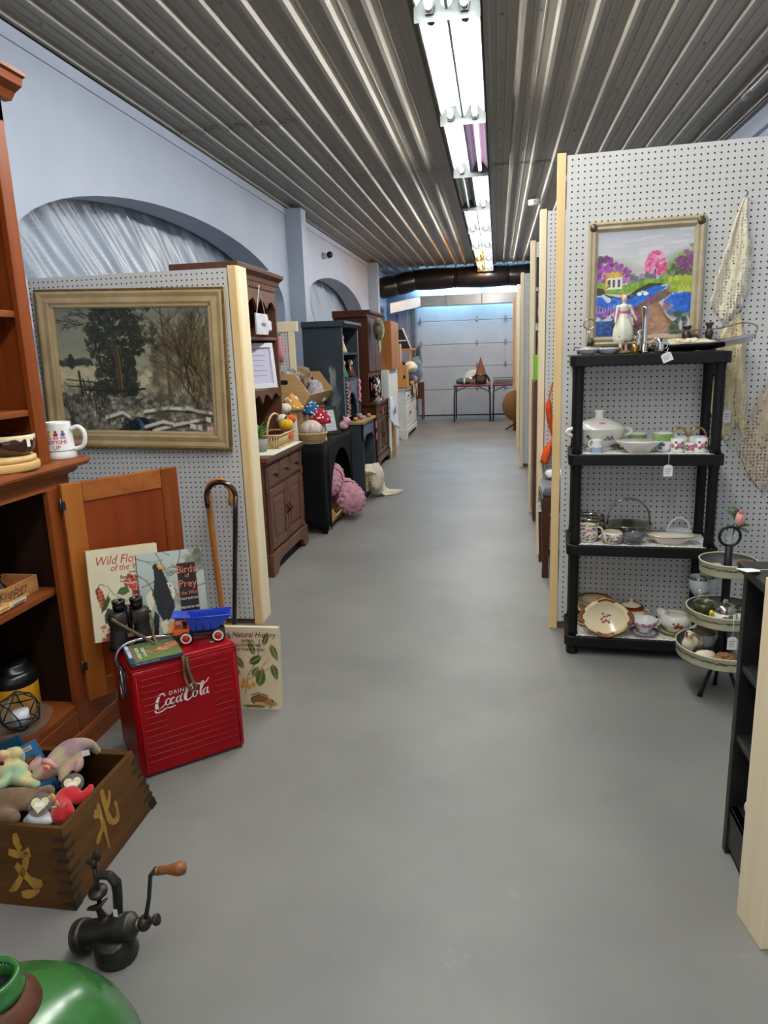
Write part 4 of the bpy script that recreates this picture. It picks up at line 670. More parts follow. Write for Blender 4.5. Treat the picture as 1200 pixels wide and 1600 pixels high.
# half-height partition end in the right foreground
t=thing('pine_partition_end','short pine board partition end at the right edge of the aisle','partition',(0.57,1.51,0),0.0)
a,b=Vector((0.571,1.562,0)),Vector((0.589,1.455,0));an=math.atan2(b.y-a.y,b.x-a.x);LL=(b-a).length;T=Matrix.Translation((a.x-0.57,a.y-1.51,0))@Matrix.Rotation(an,4,'Z')
part('end_post',G().box(0,LL,0,0.038,0,0.852,T),M_pine2,t,bevel=0.003)
part('top_rail',G().box(0.012,LL-0.012,0.04,0.45,0.80,0.85,T),M_pine2,t,bevel=0.002);part('pegboard',G().box(LL-0.008,LL-0.002,0.04,0.45,0.04,0.80,T),M_peg,t);part('pegboard',G().box(0.004,0.010,0.04,0.45,0.04,0.80,T),M_peg,t)
# ================================================================ LEFT FOREGROUND
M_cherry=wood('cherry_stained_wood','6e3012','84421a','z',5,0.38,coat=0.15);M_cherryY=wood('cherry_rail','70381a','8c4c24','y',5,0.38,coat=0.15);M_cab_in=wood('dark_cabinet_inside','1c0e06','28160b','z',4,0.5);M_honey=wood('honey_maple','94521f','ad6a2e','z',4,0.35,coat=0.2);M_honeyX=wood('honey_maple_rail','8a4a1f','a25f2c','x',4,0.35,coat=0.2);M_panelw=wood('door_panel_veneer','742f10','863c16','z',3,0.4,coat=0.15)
CL=Vector((-1.67,1.55,0));W=Matrix.Translation(-CL)
CB=thing('wooden_hutch','tall cherry wood hutch with open shelves at the left edge','cabinet',CL)
def cb(name,x0,x1,y0,y1,z0,z1,m,bev=0.002):return part(name,G(W).box(x0,x1,y0,y1,z0,z1),m,CB,bevel=bev)
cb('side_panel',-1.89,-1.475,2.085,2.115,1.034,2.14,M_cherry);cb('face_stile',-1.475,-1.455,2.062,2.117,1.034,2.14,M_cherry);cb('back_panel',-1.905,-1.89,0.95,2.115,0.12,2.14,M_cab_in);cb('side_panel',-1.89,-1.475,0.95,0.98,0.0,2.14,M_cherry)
for z in(1.212,1.515,1.82):cb('shelf',-1.89,-1.472,0.98,2.085,z-0.02,z,M_cherryY)
cb('top_rail',-1.475,-1.455,0.95,2.117,2.06,2.14,M_cherryY)
g=G(W);pr=[(-1.475,2.13),(-1.45,2.13),(-1.435,2.15),(-1.41,2.165),(-1.405,2.185),(-1.395,2.19),(-1.395,2.2),(-1.475,2.2)];g.prism(pr,0.9,2.16,'xz');part('crown_moulding',g,M_cherryY,CB);g=G(W);g.prism([(2.085,2.13),(2.115,2.13),(2.13,2.15),(2.155,2.165),(2.16,2.185),(2.165,2.19),(2.165,2.2),(2.085,2.2)],-1.9,-1.475,'yz');part('crown_moulding',g,M_cherry,CB);cb('top_board',-1.9,-1.46,0.93,2.1,2.14,2.155,M_cherryY)
part('counter',G(W).prism([(-1.9,1.006),(-1.425,1.006),(-1.418,1.012),(-1.415,1.02),(-1.418,1.029),(-1.425,1.034),(-1.9,1.034)],0.9,2.275),M_cherryY,CB)
part('cove_moulding',G(W).prism([(-1.47,0.985),(-1.45,0.985),(-1.432,1.006),(-1.47,1.006)],0.95,2.23),M_cherryY,CB);part('cove_moulding',G(W).prism([(2.17,0.985),(2.20,0.985),(2.225,1.006),(2.17,1.006)],-1.9,-1.455,'yz'),M_cherry,CB)
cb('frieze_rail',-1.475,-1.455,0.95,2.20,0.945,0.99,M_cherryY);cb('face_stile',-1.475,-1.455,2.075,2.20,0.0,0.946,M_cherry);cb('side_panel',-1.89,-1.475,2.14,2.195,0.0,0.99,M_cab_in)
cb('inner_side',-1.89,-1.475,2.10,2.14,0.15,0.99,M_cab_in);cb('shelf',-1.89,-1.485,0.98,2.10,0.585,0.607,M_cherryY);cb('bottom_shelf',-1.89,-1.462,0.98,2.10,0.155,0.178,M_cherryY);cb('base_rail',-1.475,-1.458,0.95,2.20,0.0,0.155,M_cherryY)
part('base_moulding',G(W).prism([(-1.458,0.0),(-1.446,0.0),(-1.446,0.06),(-1.452,0.075),(-1.458,0.078)],0.95,2.335),M_cherryY,CB);cb('plinth',-1.89,-1.458,2.14,2.33,0.0,0.15,M_cherry)
# open door leaf
hx,hy=-1.446,2.128;an=math.atan2(0.838,0.546);T=W@Matrix.Translation((hx,hy,0))@Matrix.Rotation(an,4,'Z');DLn,z0,z1=0.44,0.17,0.957
dr=part('door',G(T).box(0.068,DLn-0.068,-0.006,0.006,z0+0.07,z1-0.07),M_panelw,CB)
part('door_stile',G(T).box(0,0.07,-0.011,0.011,z0,z1),M_honey,dr,bevel=0.003);part('door_stile',G(T).box(DLn-0.07,DLn,-0.011,0.011,z0,z1),M_cherry,dr,bevel=0.003);part('door_rail',G(T).box(0.07,DLn-0.07,-0.011,0.011,z1-0.07,z1),M_honeyX,dr,bevel=0.003);part('door_rail',G(T).box(0.07,DLn-0.07,-0.011,0.011,z0,z0+0.07),M_honeyX,dr,bevel=0.003)
for z in(0.28,0.86):part('hinge',G(T).tube([(-0.006,-0.006,z),(-0.006,-0.006,z+0.05)],0.004,8).box(-0.004,0.008,-0.0125,-0.011,z+.01,z+0.04),M_pew,dr)
# --- on the hutch
t=thing('pig_figurine','glossy pink pottery pig sitting on the upper hutch shelf','figurine',(-1.53,1.90,1.215),-0.5)
g=G();g.ell((0,0,0.04),(0.042,0.04,0.042),16,10).ell((0.0,-0.008,0.098),(0.034,0.032,0.032),16,10).tube([(0.02,-0.02,0.092),(0.034,-0.034,0.088)],[0.016,0.014],12)
for sx in(-1,1):g.tube([(sx*0.026,-0.02,0.018),(sx*0.036,-0.055,0.012)],[0.016,0.012],10).tube([(sx*0.03,-0.012,0.06),(sx*0.05,-0.034,0.045),(sx*0.052,-0.042,0.056)],[0.013,0.009,0.007],10).tube([(sx*0.018,0.0,0.122),(sx*0.026,-0.004,0.146)],[0.012,0.003],8)
remesh(part('body',g,mat('glossy_pink_pottery','d9a28e',0.15,0,'cf8f7a',12,coat=0.5),t),0.004)
for sx in(-1,1):part('eye',G().ell((0.014+sx*0.012,-0.036,0.105),(0.006,0.004,0.007),8,6),mat('blue_eye','5a86b0',0.2),t)
def cw(px,py,x):p=at_x(px,py,x);return p
t=thing('cutting_board','thick round maple bread board with a peg handle','cutting board',(-1.525,1.962,1.0345));part('board',G().lathe([(0,0),(0.112,0),(0.115,0.004),(0.115,0.022),(0.112,0.026),(0,0.026)],44),wood('pale_maple','c99c5c','dcb67a','y',4,0.45),t);part('top_round',G().lathe([(0.1,0.026),(0.108,0.03),(0.106,0.042),(0.1,0.045),(0,0.045)],44),wood('maple_top','d0a766','e0c088','x',4,0.45),t);part('peg_handle',G().tube([(0.03,-0.106,0.014),(0.062,-0.14,0.014),(0.07,-0.148,0.014)],[0.012,0.015,0.012],14),wood('maple_peg','b98a4c','cfa468','x',5,0.45),t)
t=thing('brown_bowl','shiny brown stoneware bowl with cream drip rim on the bread board','bowl',(-1.485,1.972,1.0795));part('bowl',G().lathe([(0,0),(0.05,0),(0.064,0.012),(0.07,0.035),(0.072,0.062),(0.068,0.062),(0.066,0.035),(0.05,0.012),(0,0.008)],36),mat('brown_stoneware','3a1a0e',0.12,coat=0.5),t)
g=G();n=72;rnd=random.Random(2);dp=[0.010+0.008*(0.5+0.5*math.sin(i*0.9+2*math.sin(i*.37)))for i in range(n)]
g.add([(0.0725*math.cos(2*PI*i/n),0.0725*math.sin(2*PI*i/n),0.063)for i in range(n)]+[(0.0722*math.cos(2*PI*i/n),0.0722*math.sin(2*PI*i/n),0.063-dp[i])for i in range(n)]+[(0.0675*math.cos(2*PI*i/n),0.0675*math.sin(2*PI*i/n),0.0635)for i in range(n)],[(n+i,n+(i+1)%n,(i+1)%n,i)for i in range(n)]+[(i,(i+1)%n,2*n+(i+1)%n,2*n+i)for i in range(n)],True);part('drip_glaze',g,mat('cream_drip_glaze','d9c3a0',0.2,coat=0.4),t);part('sticker',G().box(0.0735,0.0745,-0.006,0.006,0.028,0.05,TR(0,0,0,0,0,-0.2)),M_tag,t)
one('wooden_ball',G().ell((0,0,0.027),(0.027,0.027,0.027),18,12),wood('pale_ball_wood','d6bd8c','e2cfa4','y',4,0.4),'pale turned wooden ball beside the brown bowl','ball',(-1.535,1.885,1.0795))
# mug
t=thing('beer_mug','white pottery mug reading Bottoms Up on the hutch counter end','mug',(-1.482,2.215,1.0345),0.0)
mp=[(0.05,0.0),(0.052,0.004),(0.0515,0.018),(0.0495,0.024),(0.044,0.09),(0.0425,0.118),(0.043,0.124),(0.0405,0.1245),(0.0395,0.11),(0.042,0.06),(0.045,0.02),(0,0.014)]
part('body',G().lathe([(0,0)]+mp,36),M_whi,t);part('handle',G().tube(curve([(0.044,0,0.098),(0.07,0,0.106),(0.088,0,0.09),(0.09,0,0.062),(0.078,0,0.038),(0.047,0,0.03)],5),0.0075,10,T=TR(0,0,0,0,0,0.15)),M_whi,t)
mr=lambda z:0.0502-0.0065*min(1,max(0,(z-0.018)/0.08))
part('green_line',G().lathe([(mr(0.028)+0.0006,0.027),(mr(0.03)+0.0006,0.0295)],36),mat('green_line','3f9a72',0.3),t)
def wrap_text(parent,s,zc,size,a0,m,name='lettering',step=None):
    step=step or size*0.62
    for k,ch in enumerate(s):
        a=a0+(k-(len(s)-1)/2)*step/mr(zc);an2=-PI/2+a;r=mr(zc)+0.0006;text(name,ch,size,m,parent,TR(r*math.cos(an2),r*math.sin(an2),zc,PI/2,0,a))
M_redink=mat('red_lettering','c2383c',0.4)
wrap_text(t,'BOTTOMS',0.058,0.0175,0.42,M_redink,step=0.0098);wrap_text(t,'UP',0.040,0.02,0.42,M_redink,step=0.0125)
sp=[]
for k,(c1,c2)in enumerate(((M_yel,M_pur),(M_leaf,M_yel),(M_red,M_red),(M_gold,M_blue))):
    a=-0.6+0.5*k;sp+=[(a-0.09,0.074,0.0055,mat('pink_skin_print','e6a9a4',0.4)),(a+0.09,0.074,0.0055,mat('pink_skin_print')),(a,0.084,0.0075,c2),(a,0.094,0.0045,c1)]
spots('comic_print',t,sp,mr)
# lower shelf: cheese box, bottles, card, twigs
t=thing('wooden_box','long wooden cheese box with worn club lettering on the middle shelf','box',(-1.60,1.80,0.6075));M_box=wood('weathered_box_wood','a36a38','b98550','y',6,0.7);hh=0.056
for nm,bx in(('box_side',(0.062,0.07,-0.25,0.265,0,hh)),('box_side',(-0.06,-0.052,-0.25,0.265,0,hh)),('box_end',(-0.052,0.062,0.257,0.265,0,hh)),('box_end',(-0.052,0.062,-0.25,-0.242,0,hh)),('box_bottom',(-0.052,0.062,-0.242,0.257,0,0.006))):part(nm,G().box(*bx),M_box,t,bevel=0.001)
M_stamp=mat('faded_stamp_ink','3f3124',0.8)
text('lettering','Kingsbury',0.034,M_stamp,t,TR(0.0706,0.14,0.036,PI/2,0,PI/2),shear=0.25);text('lettering','Club',0.026,M_stamp,t,TR(0.0706,0.16,0.017,PI/2,0,PI/2),shear=0.25)
M_brown=mat('brown_bottle_glass','2a0f05',0.06,coat=0.6,spec=0.7)
for x,y,h,lb in((-1.585,1.845,0.11,'tall brown glass bottle standing in the cheese box'),(-1.60,1.965,0.07,'short brown glass bottle standing in the cheese box')):
    t=thing('brown_bottle',lb,'bottle',(x,y,0.614),0,'brown bottles in the cheese box');part('glass',G().lathe([(0,0),(0.024,0),(0.026,0.004),(0.026,h*0.5),(0.011,h*0.72),(0.010,h*0.9),(0.013,h*0.91),(0.013,h),(0.008,h),(0.008,h*0.8),(0,h*0.7)],22),M_brown,t);part('label_line',G().lathe([(0.0262,h*0.44),(0.0262,h*0.47)],22),M_whi,t)
P=Paint(50,70,'dfe2e6');P.dabs(14,(0.3,0.9,0.3,0.8),0.08,['a89a90','c9a58a','8a8480'],0.5);P.dabs(5,(0.5,0.8,0.2,0.4),0.05,['d9a87a'],0.6)
p=at_x(5,870,-1.66);t=thing('picture_card','white card with a soft animal picture leaning at the hutch back','card',(-1.672,1.905,0.6642),PI/2,rot=(-0.22,0,PI/2));part('card',G().box(-0.05,0.05,0.0005,0.003,0,0.14),M_tag,t);P.build('print',0.1,0.14,t,TR(0,0,0),0.5)
t=thing('twig_bundle','bundle of peeled twigs tied with raffia, with a paper label','twigs',(-1.505,1.85,0.6075));rnd=random.Random(5)
for k in range(6):part('twig',G().tube([(-0.012+0.007*(k%3),-0.16,0.006+0.008*(k//3)),(rnd.uniform(-.004,.006)-0.01+.006*(k%3),0.13-0.02*(k%3),0.007+0.008*(k//3))],0.0048,7),wood('peeled_twig','b98a50','d0a870','y',6,0.6),t)
part('raffia_tie',G().tube([(0.016*math.cos(q*PI/6)-.004,0.02+.01*math.sin(q),0.011+0.012*math.sin(q*PI/6))for q in range(12)],0.002,5,True),mat('raffia','d6c690',0.8),t);part('paper_label',G().box(0.006,0.007,0.03,0.10,0.006,0.022,TR(0,0,0,0,0.3)),M_tag,t);part('label_lines',G().box(0.0072,0.0076,0.036,0.094,0.010,0.018,TR(0,0,0,0,0.3)),M_gink,t)
# bottom shelf: thermos and glass terrarium
t=thing('thermos','yellow thermos flask with a black lid in the bottom of hutch','thermos',(-1.625,2.0,0.1785));part('flask',G().lathe([(0,0),(0.07,0),(0.072,0.004),(0.072,0.115),(0.07,0.12)],36),mat('mustard_yellow','d6981e',0.45,0,'c98a18',40),t);part('lid',G().lathe([(0.071,0.119),(0.073,0.122),(0.073,0.155),(0.06,0.165),(0.05,0.168),(0.05,0.188),(0.045,0.192),(0,0.192)],36),mat('black_plastic_lid','141314',0.3),t)
t=thing('glass_dish','wide shallow clear glass dish on the bottom shelf of hutch','dish',(-1.55,1.885,0.1785));part('dish',G().lathe([(0,0),(0.06,0),(0.1,0.02),(0.112,0.05),(0.108,0.05),(0.096,0.022),(0.06,0.006),(0,0.006)],36),mat('thin_dish_glass','8f958f',0.05,alpha=0.2,spec=0.8),t)
t=thing('glass_terrarium','faceted glass terrarium with black leaded edges in the dish','terrarium',(-1.54,1.895,0.188));R0=0.068;vs=[Vector((0,0,-1)),Vector((0,0,1))];rings=[]
for q,(zz,rr,off)in enumerate(((-0.6,0.72,0),(0.0,1.0,0.5),(0.6,0.72,0))):rings.append([Vector((rr*math.cos(2*PI*(i+off)/6),rr*math.sin(2*PI*(i+off)/6),zz))for i in range(6)])
Tt=Matrix.Translation((0,0,0.062))@Matrix.Rotation(0.9,4,'Y')@Matrix.Rotation(0.3,4,'X')@Matrix.Scale(R0,4);fcs=[]
A,B,C_=rings
for i in range(6):
    j=(i+1)%6;fcs+=[[A[i],A[j],B[i]],[B[i],A[j],B[j]],[B[i],B[j],C_[j]],[B[i],C_[j],C_[i]]]
fcs.append(A[::-1]);M_pane=mat('terrarium_glass','aab0ac',0.04,alpha=0.18,spec=0.9)
for f in fcs:part('pane',G(Tt).add(f,[tuple(range(len(f)))]),M_pane,t)
es=set()
for f in fcs:
    for i in range(len(f)):es.add(frozenset((tuple(round(v,4)for v in f[i]),tuple(round(v,4)for v in f[(i+1)%len(f)]))))
for f in[C_]:
    for i in range(6):es.add(frozenset((tuple(round(v,4)for v in f[i]),tuple(round(v,4)for v in f[(i+1)%6]))))
g=G()
for e in es:
    if len(e)==2:p_,q_=[Tt@Vector(v)for v in e];g.tube([p_,q_],0.0022,5)
part('leading',g,M_iron,t,kind='stuff');part('white_candle',G().lathe([(0,0.03),(0.026,0.03),(0.026,0.07),(0,0.07)],20,TR(0.012,-0.012,0)),mat('white_wax','d9dde6',0.4),t)
# --- left partition with the winter landscape
LP=partition(-1.2,3.30,1.06,1.76,'low pegboard partition on the left carrying the winter landscape',0,0.03,(0.040,0.15),-1,M_pine2)
M_gilt=mat('old_gilt_frame','bda479',0.45,0.1,'a98f62',9,(1,1,1));M_gilt_d=mat('dark_gilt_edge','5f4a26',0.5,0.3,'7d6536',30)
WP=thing('landscape_painting','large framed winter woodland landscape on the left pegboard','painting',(-1.757,3.285,0.925),0,rot=(0,0.032,0));W_,H_=0.965,0.765
frame_parts(WP,W_,H_,0.09,M_gilt,0.026);
for(x0,x1,z0,z1)in((-W_/2,W_/2,0,0.014),(-W_/2,W_/2,H_-0.014,H_),(-W_/2,-W_/2+0.014,0.014,H_-0.014),(W_/2-0.014,W_/2,0.014,H_-0.014)):part('outer_edge',G().box(x0,x1,-0.024,-0.001,z0,z1),M_gilt_d,WP,bevel=0.003)
cwid,chgt=W_-0.165,H_-0.165
for(x0,x1,z0,z1)in((-cwid/2-.012,cwid/2+.012,0.072,0.084),(-cwid/2-.012,cwid/2+.012,H_-0.084,H_-0.072),(-cwid/2-.012,-cwid/2,0.072,H_-0.072),(cwid/2,cwid/2+.012,0.072,H_-0.072)):part('inner_lip',G().box(x0,x1,-0.018,-0.004,z0,z1),mat('pale_gilt_lip','b7a67e',0.45,0.2),WP,bevel=0.002)
P=Paint(260,196,'7f8470');P.grad(0.35,1.0,'a3a182','76796a')
for k in range(24):y=0.5+0.5*P.rng.rand();x=P.rng.rand()*0.6;P.line([(x,y),(x+0.25,y+0.02)],0.015,['8f957c','767d6c','a3a488','84886f'][k%4],0.3)
P.dabs(60,(0,0.22,0.49,0.56),0.022,['3d4032','4a4a3a','33372c'],0.8);P.ell(0.09,0.56,0.02,0.06,'2f3328')
P.poly([(0,0),(1,0),(1,0.5),(0.6,0.48),(0,0.51)],'9a9278');P.dabs(220,(0,0.62,0.26,0.5),0.02,['c9c2a4','b5ab8c','8a8066','d6d0b4','6d6550','bdb394'],0.6,None,0.05);P.dabs(60,(0,0.3,0.42,0.5),0.022,['d0c6a2','c2b48c'],0.7,None,0)
P.dabs(900,(0,1,0.0,0.31),0.014,['3a3a34','4e4c40','6b6656','2a2b28','8d8878','57564c'],0.6,None,0.3);P.dabs(170,(0.2,1.0,0.02,0.36),0.012,['a5a08e','8a8676','bcb7a4','6d6a5c'],0.7,None,0.1)
P.poly([(0.34,0.0),(0.42,0.07),(0.5,0.13),(0.56,0.12),(0.62,0.03),(0.66,0)],'14181a');P.line([(0.5,0.1),(0.54,0.04),(0.5,0.0)],0.014,'4f6a7c',0.8);P.dabs(20,(0.4,0.6,0.0,0.12),0.014,['0e1214','2d3a40'],0.8)
for pts in([(0.6,0.02),(0.75,0.07),(0.95,0.12)],[(0.55,0.17),(0.7,0.2),(0.85,0.19)],[(0.82,0.2),(0.92,0.17),(1,0.16)],[(0.55,0.05),(0.66,0.09),(0.72,0.08)],[(0.3,0.12),(0.4,0.16),(0.44,0.13)]):P.line(pts,0.011,'ddd8c8',0.9);P.line([(x,y-0.02)for x,y in pts],0.008,'2a2822',0.8)
P.dabs(320,(0.18,0.58,0.3,0.99),0.02,['1d2118','262b1e','171a12'],0.75,lambda x,y:abs(x-0.385)<(0.17*(1-abs(y-0.74)/0.55)**0.6 if y>0.58 else 0.12)*(0.8+0.4*math.sin(37*y)**2));P.dabs(260,(0.62,1.0,0.1,0.75),0.02,['4a4130','3a3326','5c5140'],0.35)
# evergreen, bare trunks, thickets
for k in range(900):
    y=0.3+0.68*P.rng.rand();hw=0.19*(1-abs(y-0.72)/0.5)**0.6 if y>0.6 else 0.13;x=0.385+(P.rng.rand()*2-1)*max(hw,0.05);P.ell(x,y,0.014*(0.5+P.rng.rand()),0.009,['1f2419','2f3422','181c14','3c3e26','22281c'][k%5],0.85,P.rng.rand()*3)
P.dabs(70,(0.48,0.66,0.62,0.98),0.012,['23281c','30341f'],0.8,lambda x,y:abs((x-0.52)*2-(0.96-y)*0.5)<0.2)
for x,w,c in((0.395,0.004,'5c4a26'),(0.415,0.005,'6d5628'),(0.365,0.004,'33291a'),(0.45,0.004,'2a2418')):P.line([(x,0.3),(x-0.005,0.55),(x-0.02,0.68)],w,c);
for k in range(12):P.twig(0.13+0.015*k,0.8+0.1*P.rng.rand(),2.6+0.9*P.rng.rand(),0.05,0.003,'34352a',2)
P.line([(0.72,0.3),(0.715,0.6),(0.7,0.8),(0.69,1.0)],[0.011,0.009,0.007,0.004],'5a4e3a');P.line([(0.714,0.62),(0.735,0.82),(0.75,1.0)],[0.006,0.005,0.003],'6b5d46');[P.twig(0.71,0.6+0.06*k,0.6+1.9*(k%2),0.08,0.004,'4e4636',3)for k in range(6)]
P.ell(0.66,0.5,0.07,0.09,'5e5240',0.6,soft=0.5);
for k in range(46):P.twig(0.78+0.24*P.rng.rand(),0.2+0.35*P.rng.rand(),1.2+1.1*P.rng.rand(),0.13,0.0045,['3b3322','57492e','2c2619','6d5c3a'][k%4],3,0.6)
for k in range(16):P.twig(0.05+0.3*P.rng.rand(),0.02+0.2*P.rng.rand(),1.2+0.8*P.rng.rand(),0.07,0.0035,'2c2a20',2,0.7)
P.line([(0.15,0.3),(0.135,0.48)],0.008,'1f1d16');P.line([(0.17,0.3),(0.16,0.42)],0.006,'1f1d16');P.line([(0.05,0.42),(0.3,0.39)],0.004,'2a271e');P.line([(0.05,0.37),(0.34,0.35)],0.004,'2a271e');P.line([(0.16,0.34),(0.42,0.33),(0.56,0.35)],0.007,'221f18')
for x,y,w,c in((0.855,0.045,0.036,'d6d2c4'),(0.9,0.035,0.028,'cfcabc'),(0.955,0.1,0.03,'dcd8ca'),(0.965,0.025,0.04,'d9b8a4')):P.poly([(x-w/2,y),(x+w/2,y-0.01),(x+w/2,y+0.03),(x-w/2,y+0.035)],c)
P.build('canvas',cwid+0.004,chgt+0.02,WP,TR(0,-0.006,0.078),0.35)
# --- canes
def cane(name,label,top,foot,sgn,m,r,R,joints=False):
    """crook-handled stick: shaft from foot to top, crook bending to sgn side"""
    foot=Vector(foot);top=Vector(top);t=thing(name,label,'cane',foot);d=top-foot;n=10;pts=[d*(k/n)for k in range(n+1)];rad=[r*(0.8+0.2*k/n)for k in range(n+1)]
    part('shaft',G().tube(pts,[q*(1.12 if joints and k%3==1 else 1)for k,q in enumerate(rad)],12),m[0],t)
    part('crook',G().tube([d+Vector((sgn*R*(1-math.cos(a)),-0.002*k,R*math.sin(a)*1.02))for k,a in enumerate([PI*1.12*q/14 for q in range(15)])]+[d+Vector((sgn*R*1.93,-0.03,-R*0.75))],[r]*14+[r*1.05,r*0.95],12),m[1],t)
    return t
M_cb=wood('golden_bamboo','a9601f','c98236','z',5,0.3,coat=0.3);M_cblk=mat('dark_varnished_stick','1c1210',0.25,0,'2a1a14',30,coat=0.4)
tp=at_y(368,775,3.10);fp=at_z(366,1003,0.0);cane('walking_cane','dark varnished walking cane with crook handle turned left',tp,fp,-1,(M_cblk,mat('dark_crook','2a130c',0.25,0,'3d1a0e',20,coat=0.4)),0.0125,0.067)
tp=at_y(324,772,3.215);fp=at_z(351,984,0.0);cane('walking_cane','golden bamboo walking cane with crook handle turned right',tp,fp,1,(M_cb,wood('golden_crook','b06a28','c98a48','z',6,0.35)),0.0145,0.067,True)
# --- red picnic cooler
C0=Vector((-1.153,1.925,0));CRZ=0.716;CM=Matrix.Translation(C0)@Matrix.Rotation(CRZ,4,'Z');CLn,CD,CH=0.36,0.29,0.385
def oncool(u,v,z):p=CM@Vector((u,v,z));return(p.x,p.y,p.z)
M_red_en=mat('red_enamel_steel','9a000c',0.35,0.0,'8c000b',3,coat=0.06,spec=0.25);M_chrome=mat('scuffed_chrome','b4b6ba',0.22,0.95,'8f9195',40)
CO=thing('picnic_cooler','red metal picnic cooler with white Coca-Cola script and steel bail handle','cooler',C0,CRZ)
part('body',G().box(0,CLn,0,CD,0.004,CH),M_red_en,CO,bevel=0.016,seg=3);part('lid',G().box(0.008,CLn-0.008,0.008,CD-0.008,CH-0.004,CH+0.014),M_red_en,CO,bevel=0.012,seg=3);part('lid_rim',G().box(0.002,CLn-0.002,0.002,CD-0.002,CH-0.006,CH+0.004),M_red_en,CO,bevel=0.004)
for k in range(14):
    z=0.055+k*0.0225;spans=[(0.028,CLn-0.028)]if(k<5 or k>12)else[(0.028,0.10),(CLn-0.095,CLn-0.028)]
    for a,b in spans:part('embossed_rib',G().tube([(a,-0.0004,z),(a+0.006,-0.0012,z+0.001),(b-0.006,-0.0012,z+0.001),(b,-0.0004,z)],0.0022,6),M_red_en,CO)
for x0 in(0.016,CLn-0.016):part('corner_bead',G().tube([(x0,-0.0004,0.03),(x0,-0.0004,CH-0.02)],0.003,6),M_red_en,CO)
part('handle',G().tube(curve([(-0.008,0.13,CH-0.03),(-0.012,0.132,CH+0.012),(0.02,0.135,CH+0.045),(0.10,0.135,CH+0.05),(0.2,0.125,CH+0.034),(0.3,0.12,CH+0.022),(CLn+0.012,0.125,CH-0.002),(CLn+0.008,0.125,CH-0.03)],5),0.0062,10),M_chrome,CO)
for x,s in((-0.001,-1),(CLn+0.001,1)):part('handle_bracket',G().box(min(x,x+s*0.006),max(x,x+s*0.006),0.11,0.15,CH-0.06,CH-0.02),M_chrome,CO,bevel=0.002)
part('bottle_opener',G().tube([(-0.010,0.105+0.022*math.cos(a),CH-0.075+0.05*math.sin(a))for a in[2*PI*k/20 for k in range(20)]],0.005,8,True),M_chrome,CO);part('opener_plate',G().box(-0.004,0.001,0.08,0.13,CH-0.12,CH-0.03),M_chrome,CO,bevel=0.003)
# script lettering
def ribbon(g,pts,n=6):
    q=curve(pts,n);L=[];Rr=[]
    for i,p in enumerate(q):
        a=q[max(i-1,0)];b=q[min(i+1,len(q)-1)];dx,dz=b[0]-a[0],b[1]-a[1];l=math.hypot(dx,dz)or 1;nx_,nz_=-dz/l,dx/l;w=max(p[2],0.002)/2;L.append((p[0]+nx_*w,0,p[1]+nz_*w));Rr.append((p[0]-nx_*w,0,p[1]-nz_*w))
    m=len(q);g.add(L+Rr,[(i,i+1,m+i+1,m+i)for i in range(m-1)])
def o_(x,y=0.12,s=1.0):return[(x+0.035*s,y+0.17*s,.016),(x+0.0*s,y+0.13*s,.026),(x-0.015*s,y+0.05*s,.03),(x+0.012*s,y+0.0*s,.02),(x+0.055*s,y+0.05*s,.022),(x+0.07*s,y+0.13*s,.026),(x+0.035*s,y+0.17*s,.02)]
def a_(x,y=0.12):return[[(x+0.06,y+0.16,.015),(x+0.01,y+0.13,.024),(x-0.01,y+0.05,.028),(x+0.015,y+0.0,.018),(x+0.055,y+0.07,.012),(x+0.075,y+0.16,.02)],[(x+0.082,y+0.17,.024),(x+0.066,y+0.06,.026),(x+0.075,y+0.005,.026),(x+0.10,y+0.04,.012)]]
LG=[[(0.185,0.37,.028),(0.165,0.45,.026),(0.10,0.42,.04),(0.04,0.26,.055),(0.03,0.12,.055),(0.075,0.07,.035),(0.14,0.12,.02),(0.18,0.18,.01)],[(0.05,0.10,.02),(0.0,0.06,.03),(0.02,0.0,.035),(0.10,0.0,.03),(0.2,0.055,.024),(0.28,0.04,.03),(0.36,0.065,.02)],o_(0.205),[(0.345,0.25,.03),(0.325,0.29,.022),(0.29,0.24,.034),(0.28,0.16,.036),(0.305,0.12,.024),(0.35,0.17,.012)]]+a_(0.385)+[[(0.475,0.30,.03),(0.50,0.315,.03)],[(0.69,0.36,.028),(0.675,0.45,.026),(0.61,0.42,.04),(0.55,0.28,.055),(0.54,0.16,.055),(0.58,0.11,.035),(0.64,0.15,.02),(0.675,0.2,.01)],[(0.585,0.36,.015),(0.62,0.46,.03),(0.70,0.51,.036),(0.78,0.47,.028),(0.86,0.43,.026),(0.94,0.47,.02),(0.99,0.56,.014)],o_(0.69,0.14),[(0.80,0.2,.012),(0.86,0.36,.02),(0.89,0.47,.022),(0.862,0.5,.02),(0.835,0.38,.034),(0.815,0.2,.036),(0.83,0.14,.024),(0.86,0.17,.012)]]+a_(0.875,0.14)
g=G();n_=Vector((math.sin(CRZ),-math.cos(CRZ),0));a=CM.inverted()@on_plane(243,1113,C0,n_);b=CM.inverted()@on_plane(329,1082,C0,n_);S_=b.x-a.x
for st in LG:ribbon(g,st)
M_wpaint=mat('white_logo_paint','ece4dc',0.4);part('script_logo',g,M_wpaint,CO).matrix_local=Matrix.Translation((a.x,-0.0022,a.z-0.002))@Matrix.Diagonal((S_,1,S_*0.72,1));c_=CM.inverted()@on_plane(279,1079,C0,n_);text('lettering','DRINK',S_*0.1,M_wpaint,CO,TR(c_.x,-0.0022,c_.z,PI/2),spacing=1.25)
part('sticker',G().box(0,0.016,0,0.008,0,0.0006),M_tag,CO,loc=(0.285,0.05,CH+0.0142))
LZ=CH+0.0145
